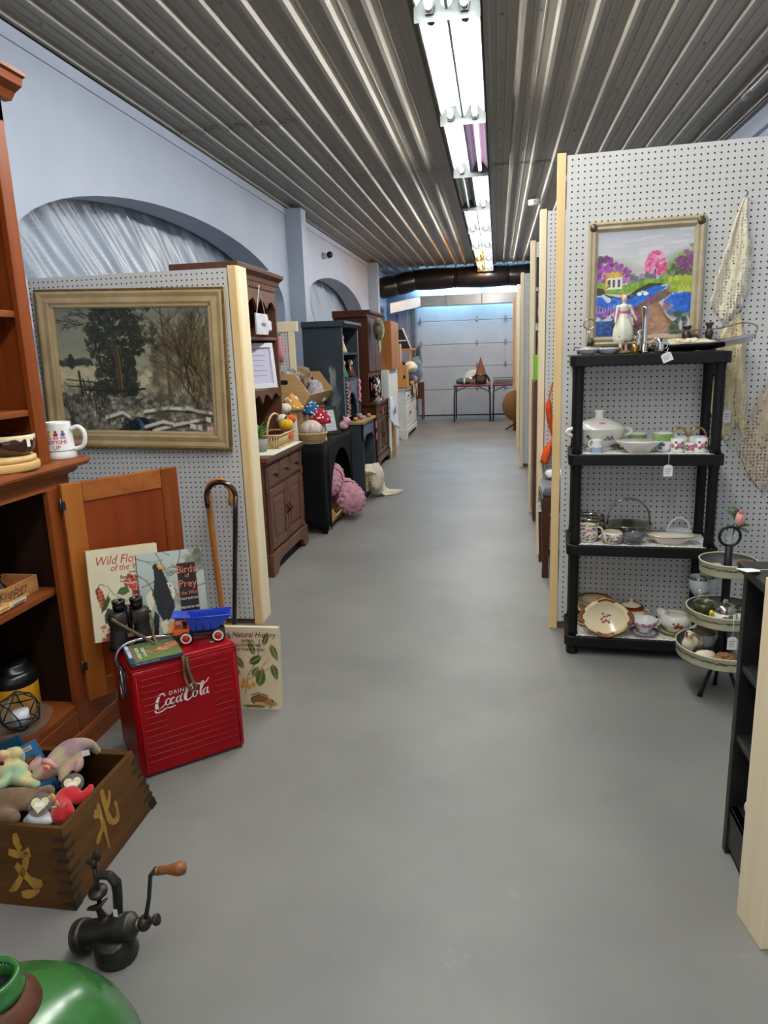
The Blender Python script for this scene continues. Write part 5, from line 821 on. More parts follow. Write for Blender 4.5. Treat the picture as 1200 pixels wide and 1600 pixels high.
# --- binoculars
BN=thing('binoculars','old black binoculars standing on end on the cooler lid','binoculars',oncool(0.052,0.178,LZ),CRZ-0.1);M_bin=mat('black_leatherette','1d1916',0.5,0,'2a241f',60,bump=0.2,bs=220);M_binm=mat('black_metal_gloss','121111',0.25,0.3)
for sx in(-1,1):
    T=TR(sx*0.041,0,0,0,sx*-0.03)
    b=part('barrel',G(T).lathe([(0,0),(0.031,0),(0.032,0.004),(0.0315,0.02),(0.028,0.055),(0.026,0.085),(0.03,0.092),(0.03,0.128),(0.024,0.134),(0,0.136)],26),M_bin,BN);part('objective_ring',G(T).lathe([(0.0325,0.0),(0.0335,0.003),(0.0335,0.012),(0.0325,0.014)],26),M_binm,b)
    part('prism_housing',G(T).prism([(-0.03 if sx>0 else-0.022,-0.024),(0.022 if sx>0 else 0.03,-0.024),(0.022 if sx>0 else 0.03,0.024),(-0.03 if sx>0 else-0.022,0.024)],0.086,0.13,'xy'),M_bin,BN,bevel=0.008);e=part('eyepiece',G(T).lathe([(0.0,0.13),(0.017,0.13),(0.017,0.142),(0.0205,0.144),(0.0205,0.156),(0.018,0.158),(0.021,0.16),(0.0225,0.172),(0.012,0.172),(0.012,0.168),(0,0.168)],22,TR(-sx*0.008,0,0)),M_binm,BN)
    part('strap_lug',G(T).ell((sx*0.03,-0.014,0.118),(0.005,0.005,0.005),8,6),M_binm,BN)
part('bridge',G().tube([(0,0,0.06),(0,0,0.15)],[0.008,0.008],14).box(-0.03,0.03,-0.006,0.006,0.098,0.108).box(-0.03,0.03,-0.006,0.006,0.132,0.14),M_binm,BN);part('focus_wheel',G().lathe([(0.011,0.11),(0.012,0.112),(0.012,0.128),(0.011,0.13)],18),M_binm,BN)
def strap(parent_name,pts,w,m,label=None,parent=None):
    q=curve(pts,5);g=G();vs=[]
    for i,p in enumerate(q):p=Vector(p[:3]);vs+=[p+Vector((0,0,0)),p+Vector((w[0],w[1],w[2]))]
    g.add(vs,[(2*i,2*i+1,2*i+3,2*i+2)for i in range(len(q)-1)],True);return part(parent_name,g,m,parent,thick=0.0018)
M_strap=mat('worn_leather_strap','4a3a24',0.6,0,'6b5534',30)
strap('strap',[(-0.062,-0.03,0.118),(-0.02,-0.05,0.085),(0.03,-0.062,0.045),(0.06,-0.075,0.02),(0.085,-0.10,0.008)],(0.006,0,0.008),M_strap,parent=BN);strap('strap',[(0.06,-0.02,0.115),(0.066,-0.045,0.08),(0.062,-0.06,0.04),(0.075,-0.085,0.012),(0.09,-0.10,0.006)],(0.008,0.002,0.002),M_strap,parent=BN)
ic=(Matrix.Translation(BN.location)@Matrix.Rotation(CRZ-0.1,4,'Z')).inverted()
pp_=[ic@Vector(oncool(*q))for q in((0.165,0.03,LZ+0.004),(0.165,-0.012,LZ-0.004),(0.163,-0.016,CH-0.045),(0.172,-0.018,CH-0.095),(0.188,-0.018,CH-0.112),(0.198,-0.016,CH-0.098),(0.186,-0.014,CH-0.07),(0.178,-0.013,CH-0.03),(0.176,-0.012,LZ-0.004))]
strap('strap_loop',[tuple(q)for q in pp_],(0.010,0.006,0.0),M_strap,parent=BN)
# --- books
def book(name,label,loc,rot,w,h,d,cover_p,page='e9e2cc',spine=None,res_rough=0.35,cover='d9d0b0'):
    t=thing(name,label,'book',loc,0,None,rot);mc=mat('cover_'+(spine or cover),spine or cover,0.4)
    part('page_block',G().box(-w/2+0.001,w/2-0.004,0.003,d-0.003,0.003,h-0.003),mat('paper_pages',page,0.8,0,'d9d2ba',300,(1,6,0.05)),t);part('back_cover',G().box(-w/2,w/2,d-0.0025,d,0,h),mc,t);part('spine',G().box(-w/2-0.0015,-w/2+0.0015,0,d,0,h),mc,t,bevel=0.0008);part('front_cover',G().box(-w/2,w/2,0.0005,0.003,0,h),mc,t)
    cover_p.build('cover_print',w,h,t,TR(0,0,0),res_rough);return t
P=Paint(90,130,'ddd3b4');P.dabs(40,(0,1,0,1),0.2,['e2d9bc','d6ccaa'],0.25)
P.poly([(0.07,0.57),(0.12,0.61),(0.17,0.55),(0.2,0.45),(0.17,0.36),(0.13,0.33),(0.12,0.4),(0.09,0.47)],'8a3a22');[P.ell(0.135,0.39+0.042*k,0.032,0.016,'c07a50',0.8,0.3)for k in range(5)];P.line([(0.12,0.61),(0.16,0.63),(0.21,0.6)],0.007,'8a5a3a')
P.poly([(0.12,0.31),(0.2,0.35),(0.27,0.45),(0.24,0.5),(0.17,0.42)],'3d5a34');P.poly([(0.17,0.18),(0.25,0.22),(0.29,0.33),(0.22,0.36),(0.16,0.28)],'34502c');P.poly([(0.36,0.5),(0.42,0.56),(0.52,0.57),(0.55,0.5),(0.45,0.47)],'4f6e3c');P.line([(0.24,0.6),(0.32,0.5),(0.42,0.44),(0.5,0.4)],0.006,'6d7a44');P.line([(0.26,0.52),(0.22,0.48)],0.005,'6d7a44')
for x,y in((0.53,0.6),(0.6,0.57),(0.62,0.63),(0.68,0.55),(0.56,0.66),(0.72,0.6),(0.8,0.66),(0.85,0.7)):P.dabs(7,(x-.04,x+.04,y-.03,y+.03),0.022,['c2322a','d9564a','a82a22'],0.9)
P.rect(0.58,0.72,0.46,0.54,'b03028');P.dabs(20,(0.58,0.72,0.46,0.54),0.012,['e8d8c8','9a2a24'],0.8);P.dabs(60,(0.3,0.95,0.02,0.35),0.04,['8a4a3a','3d4a2c','a5604c','d9b8a0','5a2a24'],0.8);P.dabs(30,(0.1,0.3,0.0,0.16),0.028,['a82a30','c24a48','8a4a3a'],0.85);P.dabs(30,(0.6,1,0.3,0.5),0.03,['c24a3a','4f6e3c','d9a090'],0.7)
dn=Vector((-0.656,0.754));bl=oncool(0.065,0.252,LZ+0.008)
t=book('hardcover_book','cream Wild Flowers of the World book leaning on the open hutch door',bl,(-0.13,0.035,CRZ-0.03),0.235,0.318,0.03,P,spine='b9aa7d')
M_rt=mat('rust_title_ink','b0432e',0.5);M_bi=mat('black_title_ink','26221f',0.5)
text('title','Wild Flowers',0.043,M_rt,t,TR(0.005,-0.0008,0.277,PI/2),shear=0.3,sx=0.85);text('title','of the World',0.031,M_rt,t,TR(0.025,-0.0008,0.249,PI/2),shear=0.3,sx=0.85)
for k,(s,z_,sz)in enumerate((('Paintings by',0.229,0.011),('Barbara Everard',0.214,0.017),('Text by Brian D. Morley',0.200,0.012))):text('lettering',s,sz,M_bi,t,TR(0.04,-0.0008,z_,PI/2))
P=Paint(90,115,'a9b5a8');P.grad(0,1,'9aa89c','b4beb4')
for k in range(9):P.twig([0.0,0.05,0.95,0.6,0.3,0.9,1.0,0.5,0.0][k],[0.95,0.6,0.95,0.8,1.0,0.7,0.55,0.95,0.75][k],[-0.4,0.3,3.6,1.2,-1.2,2.8,3.3,2.6,-0.7][k],0.16,0.009,['5a5f58','6d6f66','4a4a40'][k%3],3,0.5)
P.dabs(30,(0.75,1,0.75,1),0.05,['4a4a40','6d6a58','8a8a78'],0.6);P.dabs(30,(0.45,0.75,0.2,0.6),0.05,['8a7a68','a5968a','6d6458'],0.5)
P.poly([(0.24,0.82),(0.3,0.85),(0.36,0.8),(0.42,0.66),(0.5,0.5),(0.5,0.3),(0.42,0.18),(0.32,0.14),(0.24,0.28),(0.2,0.5),(0.24,0.68)],'15161a');P.ell(0.285,0.82,0.055,0.045,'191a1e');P.poly([(0.29,0.85),(0.37,0.86),(0.39,0.79),(0.33,0.79)],'d9a04a');P.poly([(0.36,0.79),(0.4,0.8),(0.385,0.75)],'c2862e')
P.poly([(0.1,0.5),(0.18,0.55),(0.2,0.4),(0.14,0.28),(0.09,0.38)],'dcd6ba');P.poly([(0.42,0.62),(0.5,0.6),(0.53,0.46),(0.49,0.4)],'d9d3b8');P.poly([(0.26,0.14),(0.36,0.18),(0.4,0.05),(0.3,0.0)],'d6cfb0');P.poly([(0.1,0.0),(0.2,0.3),(0.26,0.22),(0.22,0)],'15161a');P.dabs(16,(0.36,0.46,0.0,0.12),0.02,['d9a04a','c98a34'],0.9);P.dabs(60,(0.22,0.48,0.2,0.66),0.012,['24262c','0f1012','30333a'],0.7)
P.rect(0.585,0.885,0.14,0.84,'8a3a24');P.rect(0.6,0.87,0.152,0.828,'1a1514')
t=book('hardcover_book','Birds of Prey book with black eagle cover, leaning behind the toy truck',oncool(0.212,0.193,LZ+0.008),(-0.25,0.0,CRZ-0.22),0.225,0.29,0.028,P,spine='3a2a24',cover='8a9488')
M_ot=mat('orange_title_ink','d97a4e',0.5);M_wi=mat('white_title_ink','e6e2da',0.5)
for s,z_,sz,m in(('Birds',0.218,0.036,M_ot),('of',0.196,0.022,M_ot),('Prey',0.167,0.038,M_ot),('of the World',0.135,0.019,M_ot),('PHILIP BURTON',0.114,0.0105,M_wi),('TREVOR BOYER',0.083,0.0115,M_wi),('TEXT AND PAINTINGS',0.066,0.006,M_wi)):text('title',s,sz,m,t,TR(0.0525,-0.0008,z_,PI/2),sx=0.82 if 'of the' in s or s.isupper()else 0.9)
P=Paint(80,100,'56693a');P.grad(0,1,'6b7c48','4a5c34');P.rect(0,0.1,0,1,'2a4a6a');P.rect(0.015,0.085,0.3,0.98,'c9d6e2');P.dabs(10,(0.02,0.08,0.3,0.95),0.03,['4a78a8'],0.7);P.rect(0.1,0.13,0,1,'8a6a48');P.poly([(0.32,0.62),(0.5,0.46),(0.72,0.52),(1,0.75),(1,0.5),(0.72,0.36),(0.5,0.3),(0.4,0.4)],'b9704e');P.dabs(50,(0.6,1,0.36,0.72),0.03,['c98a68','a85a3c','d9a284'],0.7,lambda x,y:abs(y-(0.15+0.5*x))<0.14);P.poly([(0.3,0.66),(0.46,0.42),(0.56,0.36),(0.4,0.52)],'4a2a1c');P.line([(0.5,0.36),(0.62,0.4)],0.02,'1a1614');P.line([(0.6,0.86),(0.85,0.84)],0.02,'2a2a2a')
FB=Matrix.Translation(oncool(0.108,0.07,LZ+0.0015))
t=thing('field_guide','green bird field guide lying flat on the cooler lid front','book',oncool(0.085,0.0,LZ+0.001),0,None,(-1.45,0,CRZ-0.05));w,h,d=0.165,0.135,0.012;mc=mat('teal_cover','2f4a55',0.35)
t.rotation_euler=(-1.50,0,CRZ-0.04);part('page_block',G().box(-w/2+.001,w/2-.003,0.002,d-.002,.002,h-.003),mat('paper_pages'),t);part('back_cover',G().box(-w/2,w/2,d-.002,d,0,h),mc,t);part('front_cover',G().box(-w/2,w/2,0.0004,0.002,0,h),mc,t);part('spine',G().box(-w/2,w/2,0,d,-0.0015,0.0015),mc,t,bevel=0.0006);P.build('cover_print',w,h,t,TR(0,0,0),0.2)
t.location=oncool(0.09,-0.004,LZ+d+0.0025)
for s,x in(('A FIELD GUIDE',-0.048),('to the BIRDS',-0.030)):text('title',s,0.016,M_wi,t,TR(x,-0.0008,0.062,PI/2)@Matrix.Rotation(PI/2,4,'Z'),sx=0.8)
text('lettering','FIELD GUIDE TO THE BIRDS',0.006,mat('pale_spine_ink','c9d6dc',0.5),t,TR(-0.03,0.006,-0.0018,PI,0,0));part('sticker',G().box(0.0,0.012,-0.001,-0.0004,0.115,0.124),M_tag,t)
P=Paint(80,112,'d9cfae');P.dabs(30,(0,1,0,1),0.2,['e0d7b8','d2c8a4'],0.25)
def leaf(cx,cy,L,a,wid,c):
    pts=[];
    for q in range(11):u=q/10;w_=wid*math.sin(PI*u**0.8);pts.append((cx+L*u*math.cos(a)-w_*math.sin(a),cy+(L*u*math.sin(a)+w_*math.cos(a))/P.asp))
    for q in range(10,-1,-1):u=q/10;w_=-wid*math.sin(PI*u**0.8);pts.append((cx+L*u*math.cos(a)-w_*math.sin(a),cy+(L*u*math.sin(a)+w_*math.cos(a))/P.asp))
    P.poly(pts,c);P.line([(cx,cy),(cx+L*math.cos(a),cy+L*math.sin(a)/P.asp)],0.006,'b9b46a')
P.line([(0.35,0.2),(0.42,0.42),(0.6,0.6),(0.66,0.85)],0.008,'7a7a44');P.line([(0.42,0.42),(0.6,0.46),(0.8,0.62)],0.006,'9a8a3c');P.line([(0.4,0.36),(0.62,0.44),(0.85,0.52)],0.006,'8a7a3c')
for args in((0.35,0.5,0.3,2.2,0.06,'566b34'),(0.45,0.56,0.28,0.5,0.07,'3f5a2a'),(0.55,0.66,0.3,1.9,0.05,'66783c'),(0.72,0.78,0.26,1.2,0.05,'4a632e'),(0.85,0.8,0.32,-1.2,0.06,'5b7234'),(0.86,0.56,0.3,-1.3,0.065,'4a632e'),(0.6,0.28,0.34,1.3,0.09,'4f6a30'),(0.5,0.4,0.22,1.0,0.06,'6a7a3e'),(0.28,0.42,0.24,2.5,0.06,'5b7234')):leaf(*args)
for x,y in((0.33,0.34),(0.38,0.3),(0.42,0.27),(0.3,0.28),(0.5,0.3)):P.ell(x,y,0.035,0.035/1.0,'c9962c');P.ell(x-0.008,y+0.008,0.014,0.014,'e2ba4c')
P.ell(0.6,0.12,0.17,0.075,'8a6034',1,0.1);P.ell(0.78,0.085,0.09,0.045,'a67c48');P.ell(0.86,0.07,0.05,0.03,'b08a58');[P.line([(0.45,0.13+0.02*k),(0.58,0.18+0.012*k),(0.74,0.14+0.01*k)],0.007,['2e2016','d9c8a0','2e2016'][k])for k in range(3)];P.ell(0.83,0.1,0.012,0.012,'1a1410');P.ell(0.6,0.06,0.1,0.03,'c9a874');P.ell(0.5,0.03,0.2,0.02,'6d6a3a');P.dabs(20,(0.3,0.9,0.01,0.05),0.02,['7a7a44','8a8a58'],0.7)
t=book('hardcover_book','cream Natural History book with chipmunk cover, standing on the floor',(-0.942,2.432,0.0),(-0.05,0,0.02),0.225,0.335,0.024,P,spine='d0c6a2')
for s,z_,sz,sh in(('A Natural History',0.305,0.030,0.3),('ANIMAL',0.28,0.017,0),('ILLUSTRATORS',0.262,0.017,0),('AND THEIR WORK',0.244,0.017,0)):text('title',s,sz,M_bi,t,TR(0.0 if sh else-0.01,-0.0008,z_,PI/2),shear=sh,sx=0.9)
# --- toy dump truck (faces left along the lid)
TK=thing('toy_dump_truck','toy dump truck with orange cab and blue tipper on the cooler','toy truck',oncool(0.272,0.09,LZ),CRZ-0.36);M_or=mat('orange_plastic','e0561a',0.35);M_bl=mat('blue_plastic','1c3fae',0.3,0,'2548b8',6);M_tb=mat('black_plastic_toy','161515',0.5);M_wt=mat('white_tyre_wall','e2ddd4',0.5);M_hub=mat('red_hub','c22a20',0.4)
part('chassis',G().box(-0.088,0.075,-0.021,0.021,0.022,0.034),M_tb,TK,bevel=0.003);part('bumper',G().box(-0.094,-0.05,-0.029,0.029,0.016,0.036),M_tb,TK,bevel=0.004)
g=G();pf_=[(-0.094,0.036),(-0.044,0.036),(-0.044,0.050),(-0.098,0.050)];g.prism([(-0.096,0.036),(-0.042,0.036),(-0.042,0.054),(-0.096,0.054)],-0.03,0.03);g.box(-0.088,-0.045,-0.029,0.029,0.084,0.089)
cab=part('cab',g,M_or,TK,bevel=0.002)
for(x0,x1),nm in(((-0.047,-0.042),'cab_pillar'),((-0.068,-0.063),'cab_pillar')):
    for y in(-0.0285,0.0245):part(nm,G().box(x0,x1,y,y+0.004,0.053,0.085),M_or,cab)
for y in(-0.0285,0.0245):part('cab_pillar',G().add([(-0.096,y,0.053),(-0.091,y,0.053),(-0.083,y,0.086),(-0.088,y,0.086),(-0.096,y+.004,0.053),(-0.091,y+.004,0.053),(-0.083,y+.004,0.086),(-0.088,y+.004,0.086)],[(0,1,2,3),(7,6,5,4),(0,4,5,1),(1,5,6,2),(2,6,7,3),(3,7,4,0)]),M_or,cab)
part('cab_back',G().box(-0.045,-0.042,-0.028,0.028,0.05,0.086),M_or,cab);part('seat',G().box(-0.07,-0.05,-0.022,0.022,0.05,0.066),M_tb,cab)
g=G();o1=[(-0.04,0.048),(0.05,0.048),(0.098,0.098),(-0.048,0.098)]
def tub(yb,yt,k=0.0):return[(-0.036+k,-yb,0.046+k),(0.05-k,-yb,0.046+k),(0.05-k,yb,0.046+k),(-0.036+k,yb,0.046+k),(-0.05+k,-yt,0.096),(0.102-2*k,-yt,0.094),(0.102-2*k,yt,0.094),(-0.05+k,yt,0.096)]
A_=tub(0.028,0.037);B_=tub(0.026,0.0345,0.003);g.add(A_+B_,[(3,2,1,0),(0,1,5,4),(1,2,6,5),(2,3,7,6),(3,0,4,7),(8,9,10,11),(8,12,13,9),(9,13,14,10),(10,14,15,11),(11,15,12,8)]+[(4+i,4+(i+1)%4,12+(i+1)%4,12+i)for i in range(4)]);tp_=part('tipper',g,M_bl,TK)
part('tipper_rim',G().tube([(-0.05,-0.037,0.096),(0.102,-0.037,0.094),(0.102,0.037,0.094),(-0.05,0.037,0.096)],0.003,6,True),M_bl,tp_);part('cab_shield',G().add([(-0.05,-0.036,0.094),(-0.05,0.036,0.094),(-0.096,0.034,0.1),(-0.096,-0.034,0.1),(-0.05,-0.036,0.098),(-0.05,0.036,0.098),(-0.096,0.034,0.104),(-0.096,-0.034,0.104)],[(0,1,2,3),(7,6,5,4),(0,4,5,1),(1,5,6,2),(2,6,7,3),(3,7,4,0)]),M_bl,tp_,bevel=0.001)
for x in(-0.02,0.006,0.03):part('tipper_rib',G().tube([(x,-0.0285,0.048),(x,-0.037,0.094)],0.002,6),M_bl,tp_)
for x in(-0.055,0.052):
    part('axle',G().tube([(x,-0.03,0.0225),(x,0.03,0.0225)],0.003,6),M_tb,TK)
    for s in(-1,1):
        T=TR(x,s*0.027,0.0225,PI/2);w_=part('wheel',G(T).lathe([(0,-0.008),(0.019,-0.008),(0.0222,-0.006),(0.0225,0.006),(0.019,0.008),(0,0.008)],26),M_tb,TK);part('white_wall',G(T).lathe([(0.0135,s*0.0086*1),(0.0185,s*0.0086)]if s<0 else[(0.0135,-0.0086),(0.0185,-0.0086)],26)if False else G(TR(x,s*0.0355,0.0225,PI/2)).lathe([(0.0128,-0.0006),(0.0188,-0.0006),(0.0188,0.0006),(0.0128,0.0006),(0.0128,-0.0006)],26),M_wt,w_);part('hub',G(TR(x,s*0.0355,0.0225,PI/2)).lathe([(0,-0.003),(0.006,-0.003),(0.0065,0.001),(0.012,0.001),(0.012,-0.0005),(0.0065,-0.001),(0.006,0.003),(0,0.003)],20),M_hub,w_)
# --- wooden crate with brushed characters and plush toys
K0=Vector((-1.236,1.597,0));KB,KT,KH=0.22,0.18,0.205;M_crate=wood('old_dark_crate_wood','482c12','5a3c1a','y',6,0.55,bump=0.2);M_crX=wood('old_dark_crate_wood_end','452a12','573918','x',6,0.55,bump=0.2);M_crd=mat('dark_joint_wood','1c1109',0.6,0,'2a1a0e',20)
CR=thing('wooden_crate','old tapered wooden crate with gold brushed characters, holding plush toys','crate',K0);th=0.018;CR.scale=(0.835,1,1)
def face(side):  # maps (s along, t up 0..1, out) on an outer face to local coordinates
    def f(s,t,o=0.0):
        h=KB+(KT-KB)*t;nn=math.hypot(KH,KB-KT);ox,oz=o*KH/nn,o*(KB-KT)/nn
        if side=='r':return(h+ox,s*h/KB,t*KH+oz)
        if side=='l':return(-h-ox,s*h/KB,t*KH+oz)
        if side=='n':return(s*h/KB,-h-ox,t*KH+oz)
        return(s*h/KB,h+ox,t*KH+oz)
    return f
for sd in 'rlnf':
    f=face(sd);g=G();vs=[]
    for t_ in(0,1):
        for s in(-KB,KB):vs.append(f(s,t_))
    for t_ in(0,1):
        for s in(-KB+th,KB-th):vs.append(f(s,t_,-th))
    q=[(0,1,3,2),(5,4,6,7),(2,3,7,6),(0,4,5,1),(0,2,6,4),(1,5,7,3)];part('side_board',g.add(vs,q),M_crate if sd in 'rl' else M_crX,CR,bevel=0.002)
part('bottom_board',G().box(-KB+.01,KB-.01,-KB+.01,KB-.01,0.001,0.014),M_crate,CR)
for k in range(7):
    t0=0.06+k*0.13
    for sd,e in(('r',-1),('r',1),('n',1)):
        f=face(sd);g=G();L_=0.05 if k%2 else 0.034;a0,a1=(e*KB,e*(KB-L_));vs=[f(s,t_,o)for o in(0.0008,0.004)for s,t_ in((a0,t0),(a1,t0+0.018),(a1,t0+0.03),(a0,t0+0.05))];part('dovetail',g.add(vs,[(3,2,1,0),(4,5,6,7),(0,1,5,4),(1,2,6,5),(2,3,7,6),(3,0,4,7)]),M_crd,CR)
for e in(-1,1):f=face('r');part('corner_block',G().add([f(e*KB,0.0,0.004),f(e*(KB-0.03),0.0,0.004),f(e*(KB-0.03),0.14,0.004),f(e*KB,0.14,0.004),f(e*KB,0.0,-.001),f(e*(KB-0.03),0.0,-.001),f(e*(KB-0.03),0.14,-.001),f(e*KB,0.14,-.001)],[(0,1,2,3),(0,4,5,1),(1,5,6,2),(2,6,7,3),(3,7,4,0)]),M_crd,CR)
part('divider',G().box(-KT+.02,KT-.02,0.02,0.032,0.02,KH-0.05),M_crate,CR)
M_goldp=mat('worn_gold_paint','8a6222',0.6,0,'a8802f',26);
def brush(side,strokes,cs,ct,sc):
    f=face(side);g=G()
    for st in strokes:
        q=curve(st,5);vs=[]
        for i,p in enumerate(q):
            a=q[max(i-1,0)];b=q[min(i+1,len(q)-1)];dx,dz=b[0]-a[0],b[1]-a[1];l=math.hypot(dx,dz)or 1;w=p[2]/2*(1+0.18*math.sin(7*i))
            for sg in(1,-1):vs.append(f(cs+sc*(p[0]-sg*dz/l*w),ct+sc*(p[1]+sg*dx/l*w)/KH,0.0012))
        m=len(q);g.add(vs,[(2*i,2*i+1,2*i+3,2*i+2)for i in range(m-1)])
    return part('brushed_character',g,M_goldp,CR)
brush('r',[[(-0.3,0.75,.16),(-0.32,0.4,.24),(-0.3,0.05,.2),(-0.3,-0.35,.14),(-0.32,-0.75,.08)],[(-0.62,0.62,.2),(-0.5,0.5,.26),(-0.35,0.42,.2)],[(-0.85,-0.25,.14),(-0.6,-0.12,.2),(-0.35,0.02,.16)],[(0.1,1.0,.2),(0.06,0.5,.26),(0.05,0.1,.24),(0.2,-0.2,.22),(0.5,-0.22,.2),(0.62,0.1,.16),(0.6,0.3,.08)],[(0.12,0.35,.14),(0.38,0.55,.2),(0.52,0.75,.1)]],-0.01,0.52,0.088)
brush('n',[[(-0.2,1.0,.2),(-0.1,0.7,.3),(0.05,0.55,.2)],[(-0.5,0.45,.18),(0.0,0.4,.22),(0.45,0.5,.26)],[(0.3,0.5,.22),(0.15,0.0,.24),(-0.2,-0.5,.2),(-0.5,-0.7,.1)],[(-0.2,0.1,.2),(0.2,-0.2,.26),(0.55,-0.4,.3),(0.85,-0.35,.2)],[(0.0,-0.75,.16),(0.4,-0.7,.24),(0.7,-0.55,.12)]],0.045,0.47,0.088)
def tiedye(name,cols,sc=14):
    if name in _mats:return _mats[name]
    m=mat(name,cols[0],0.9,0,cols[1],sc,sheen=0.3,bump=0.15,bs=160);r=[n for n in m.node_tree.nodes if n.type=='VALTORGB'][0].color_ramp
    r.elements[0].position=0.3;r.elements[1].position=0.72
    for k,c in enumerate(cols[2:]):e=r.elements.new(0.36+0.32*(k+0.5)/max(1,len(cols)-2));e.color=lin(c)
    return m
M_td1=tiedye('tie_dye_plush',['6a9fb8','c9947e','94b48a','d2c488','cc8874'],12);M_td2=tiedye('tie_dye_plush_dusky',['80706c','ad8874','93707a','9c966e','b4857a','8c7686'],11);M_brp=mat('brown_plush','664d38',0.95,0,'775d46',30,sheen=0.3,bump=0.2,bs=160);M_rdp=mat('red_plush','b00f16',0.9,0,'c2141c',30,sheen=0.4,bump=0.2,bs=160);M_whp=mat('white_plush','dfe0e2',0.9,bump=0.2,bs=160)
def kp(px,py,y):p=at_y(px,py,y);return p
def plush(name,label,base,tubes,m,v=0.0055):
    t=thing(name,label,'plush toy',base);b=Vector(base);g=G()
    for pts,rad in tubes:
        q=[Vector(p)-b for p in pts]
        if len(q)==1:g.ell(q[0],rad,14,10)
        else:
            c=curve([tuple(p)+(r,)for p,r in zip(q,rad)],4);g.tube([p[:3]for p in c],[max(p[3],0.002)for p in c],12);g.ell(q[-1],rad[-1],10,8);g.ell(q[0],rad[0],10,8)
    remesh(part('body',g,m,t),v,3);return t,b
def heart_tag(name_parent,at,s=0.022,rz=0.3):
    g=G();pts=[]
    for k in range(24):a=2*PI*k/24;pts.append((s*0.06*16*math.sin(a)**3,s*0.06*(13*math.cos(a)-5*math.cos(2*a)-2*math.cos(3*a)-math.cos(4*a))))
    T=Matrix.Translation(at)@Matrix.Rotation(rz,4,'Z')@Matrix.Rotation(0.75,4,'X')@Matrix.Translation((0,0,0));T=T
    c=part('heart_tag',G().prism(pts,0,0.0015,'xy',T),mat('cream_heart_card','d9d2a8',0.6),name_parent);part('tag_sleeve',G().lathe([(0,0),(s*1.25,0),(s*1.3,0.001),(0,0.002)],20,T@Matrix.Translation((0,0,-0.003))),mat('grey_plastic_sleeve','8f8a84',0.15,alpha=0.45),c);part('price_sticker',G().prism([(-s*.5,-s*.25),(s*.5,-s*.25),(s*.5,s*.2),(-s*.5,s*.2)],0.0016,0.002,'xy',T),M_tag,c)
# iguana
y=1.70;B_=(-1.18,1.68,0.0146)
t,b=plush('plush_iguana','dusky tie-dye plush iguana draped across the crate',B_,[([kp(152,1174,1.76),kp(143,1165,1.75),kp(130,1164,1.73),kp(112,1172,1.70),kp(96,1184,1.67),kp(82,1196,1.63),kp(68,1206,1.60),kp(54,1216,1.575)],[0.012,0.015,0.022,0.034,0.034,0.028,0.028,0.013]),([kp(122,1186,1.69),kp(124,1196,1.66),kp(121,1202,1.65)],[0.016,0.012,0.011]),([kp(106,1196,1.66),kp(100,1210,1.63),kp(96,1218,1.615)],[0.018,0.014,0.010]),([kp(60,1188,1.62),kp(50,1195,1.60),kp(46,1203,1.59)],[0.012,0.009,0.006])],M_td2)
part('eye_patch',G().ell(kp(73,1200,1.578)-b,(0.012,0.006,0.010),12,8),mat('peach_plush','e89a80',0.9),t);part('eye',G().ell(kp(72,1200,1.572)-b,(0.0045,0.0035,0.0045),8,6),mat('red_bead_eye','b84a3a',0.3),t);part('cloth_tag',G().prism([(-0.012,0),(0.012,0.003),(0.011,0.02),(-0.012,0.018)],0,0.001,'xz',Matrix.Translation(kp(134,1182,1.70)-b)@Matrix.Rotation(0.4,4,'Z')),M_tag,t);part('crest',G().tube([kp(66,1189,1.60)-b,kp(76,1190,1.60)-b,kp(88,1200,1.60)-b],[0.006,0.009,0.006],8),mat('pink_plush','d99a98',0.9),t)
t,b=plush('plush_frog','bright rainbow tie-dye plush frog at the crate back corner',(-1.31,1.62,0.0146),[([kp(20,1186,1.64),kp(14,1200,1.61),kp(18,1214,1.59)],[0.034,0.036,0.034]),([kp(25,1176,1.62)],0.018),([kp(4,1180,1.60)],0.016),([kp(30,1205,1.60),kp(42,1218,1.57),kp(46,1224,1.55)],[0.028,0.018,0.012]),([kp(16,1218,1.57),kp(2,1226,1.54),kp(-8,1232,1.53)],[0.02,0.016,0.013]),([kp(26,1218,1.56),kp(46,1224,1.54),kp(57,1226,1.53)],[0.018,0.014,0.012])],M_td1)
part('eye',G().ell(kp(3,1193,1.56)-b,0.006,8,6),M_iron,t)
t,b=plush('plush_dog','floppy brown plush dog lying at the near side of the crate',(-1.32,1.50,0.0146),[([kp(76,1236,1.53),kp(56,1244,1.52),kp(34,1248,1.50),kp(10,1252,1.49),kp(-14,1258,1.48)],[0.017,0.023,0.030,0.034,0.034]),([kp(0,1262,1.47),kp(8,1274,1.45),kp(22,1277,1.44)],[0.024,0.02,0.017]),([kp(60,1250,1.51),kp(46,1256,1.49),kp(30,1258,1.48)],[0.012,0.016,0.016])],M_brp)
part('paw_pad',G().ell(kp(82,1248,1.505)-b,(0.010,0.008,0.016),10,8),mat('tan_plush','c99658',0.9),t);heart_tag(t,kp(62,1257,1.475)-b,0.024,0.2)
t,b=plush('plush_bear','red plush bear with striped ribbon bow in crate corner',(-1.17,1.52,0.0146),[([kp(104,1246,1.555),kp(96,1256,1.53),kp(98,1272,1.49)],[0.028,0.024,0.030]),([kp(112,1240,1.57),kp(126,1248,1.56),kp(138,1237,1.575),kp(142,1230,1.585)],[0.022,0.017,0.013,0.010]),([kp(88,1252,1.53),kp(84,1262,1.51)],[0.014,0.012]),([kp(106,1262,1.49),kp(110,1268,1.485)],[0.014,0.012])],M_rdp)
g=G();c=kp(93,1261,1.487)-b
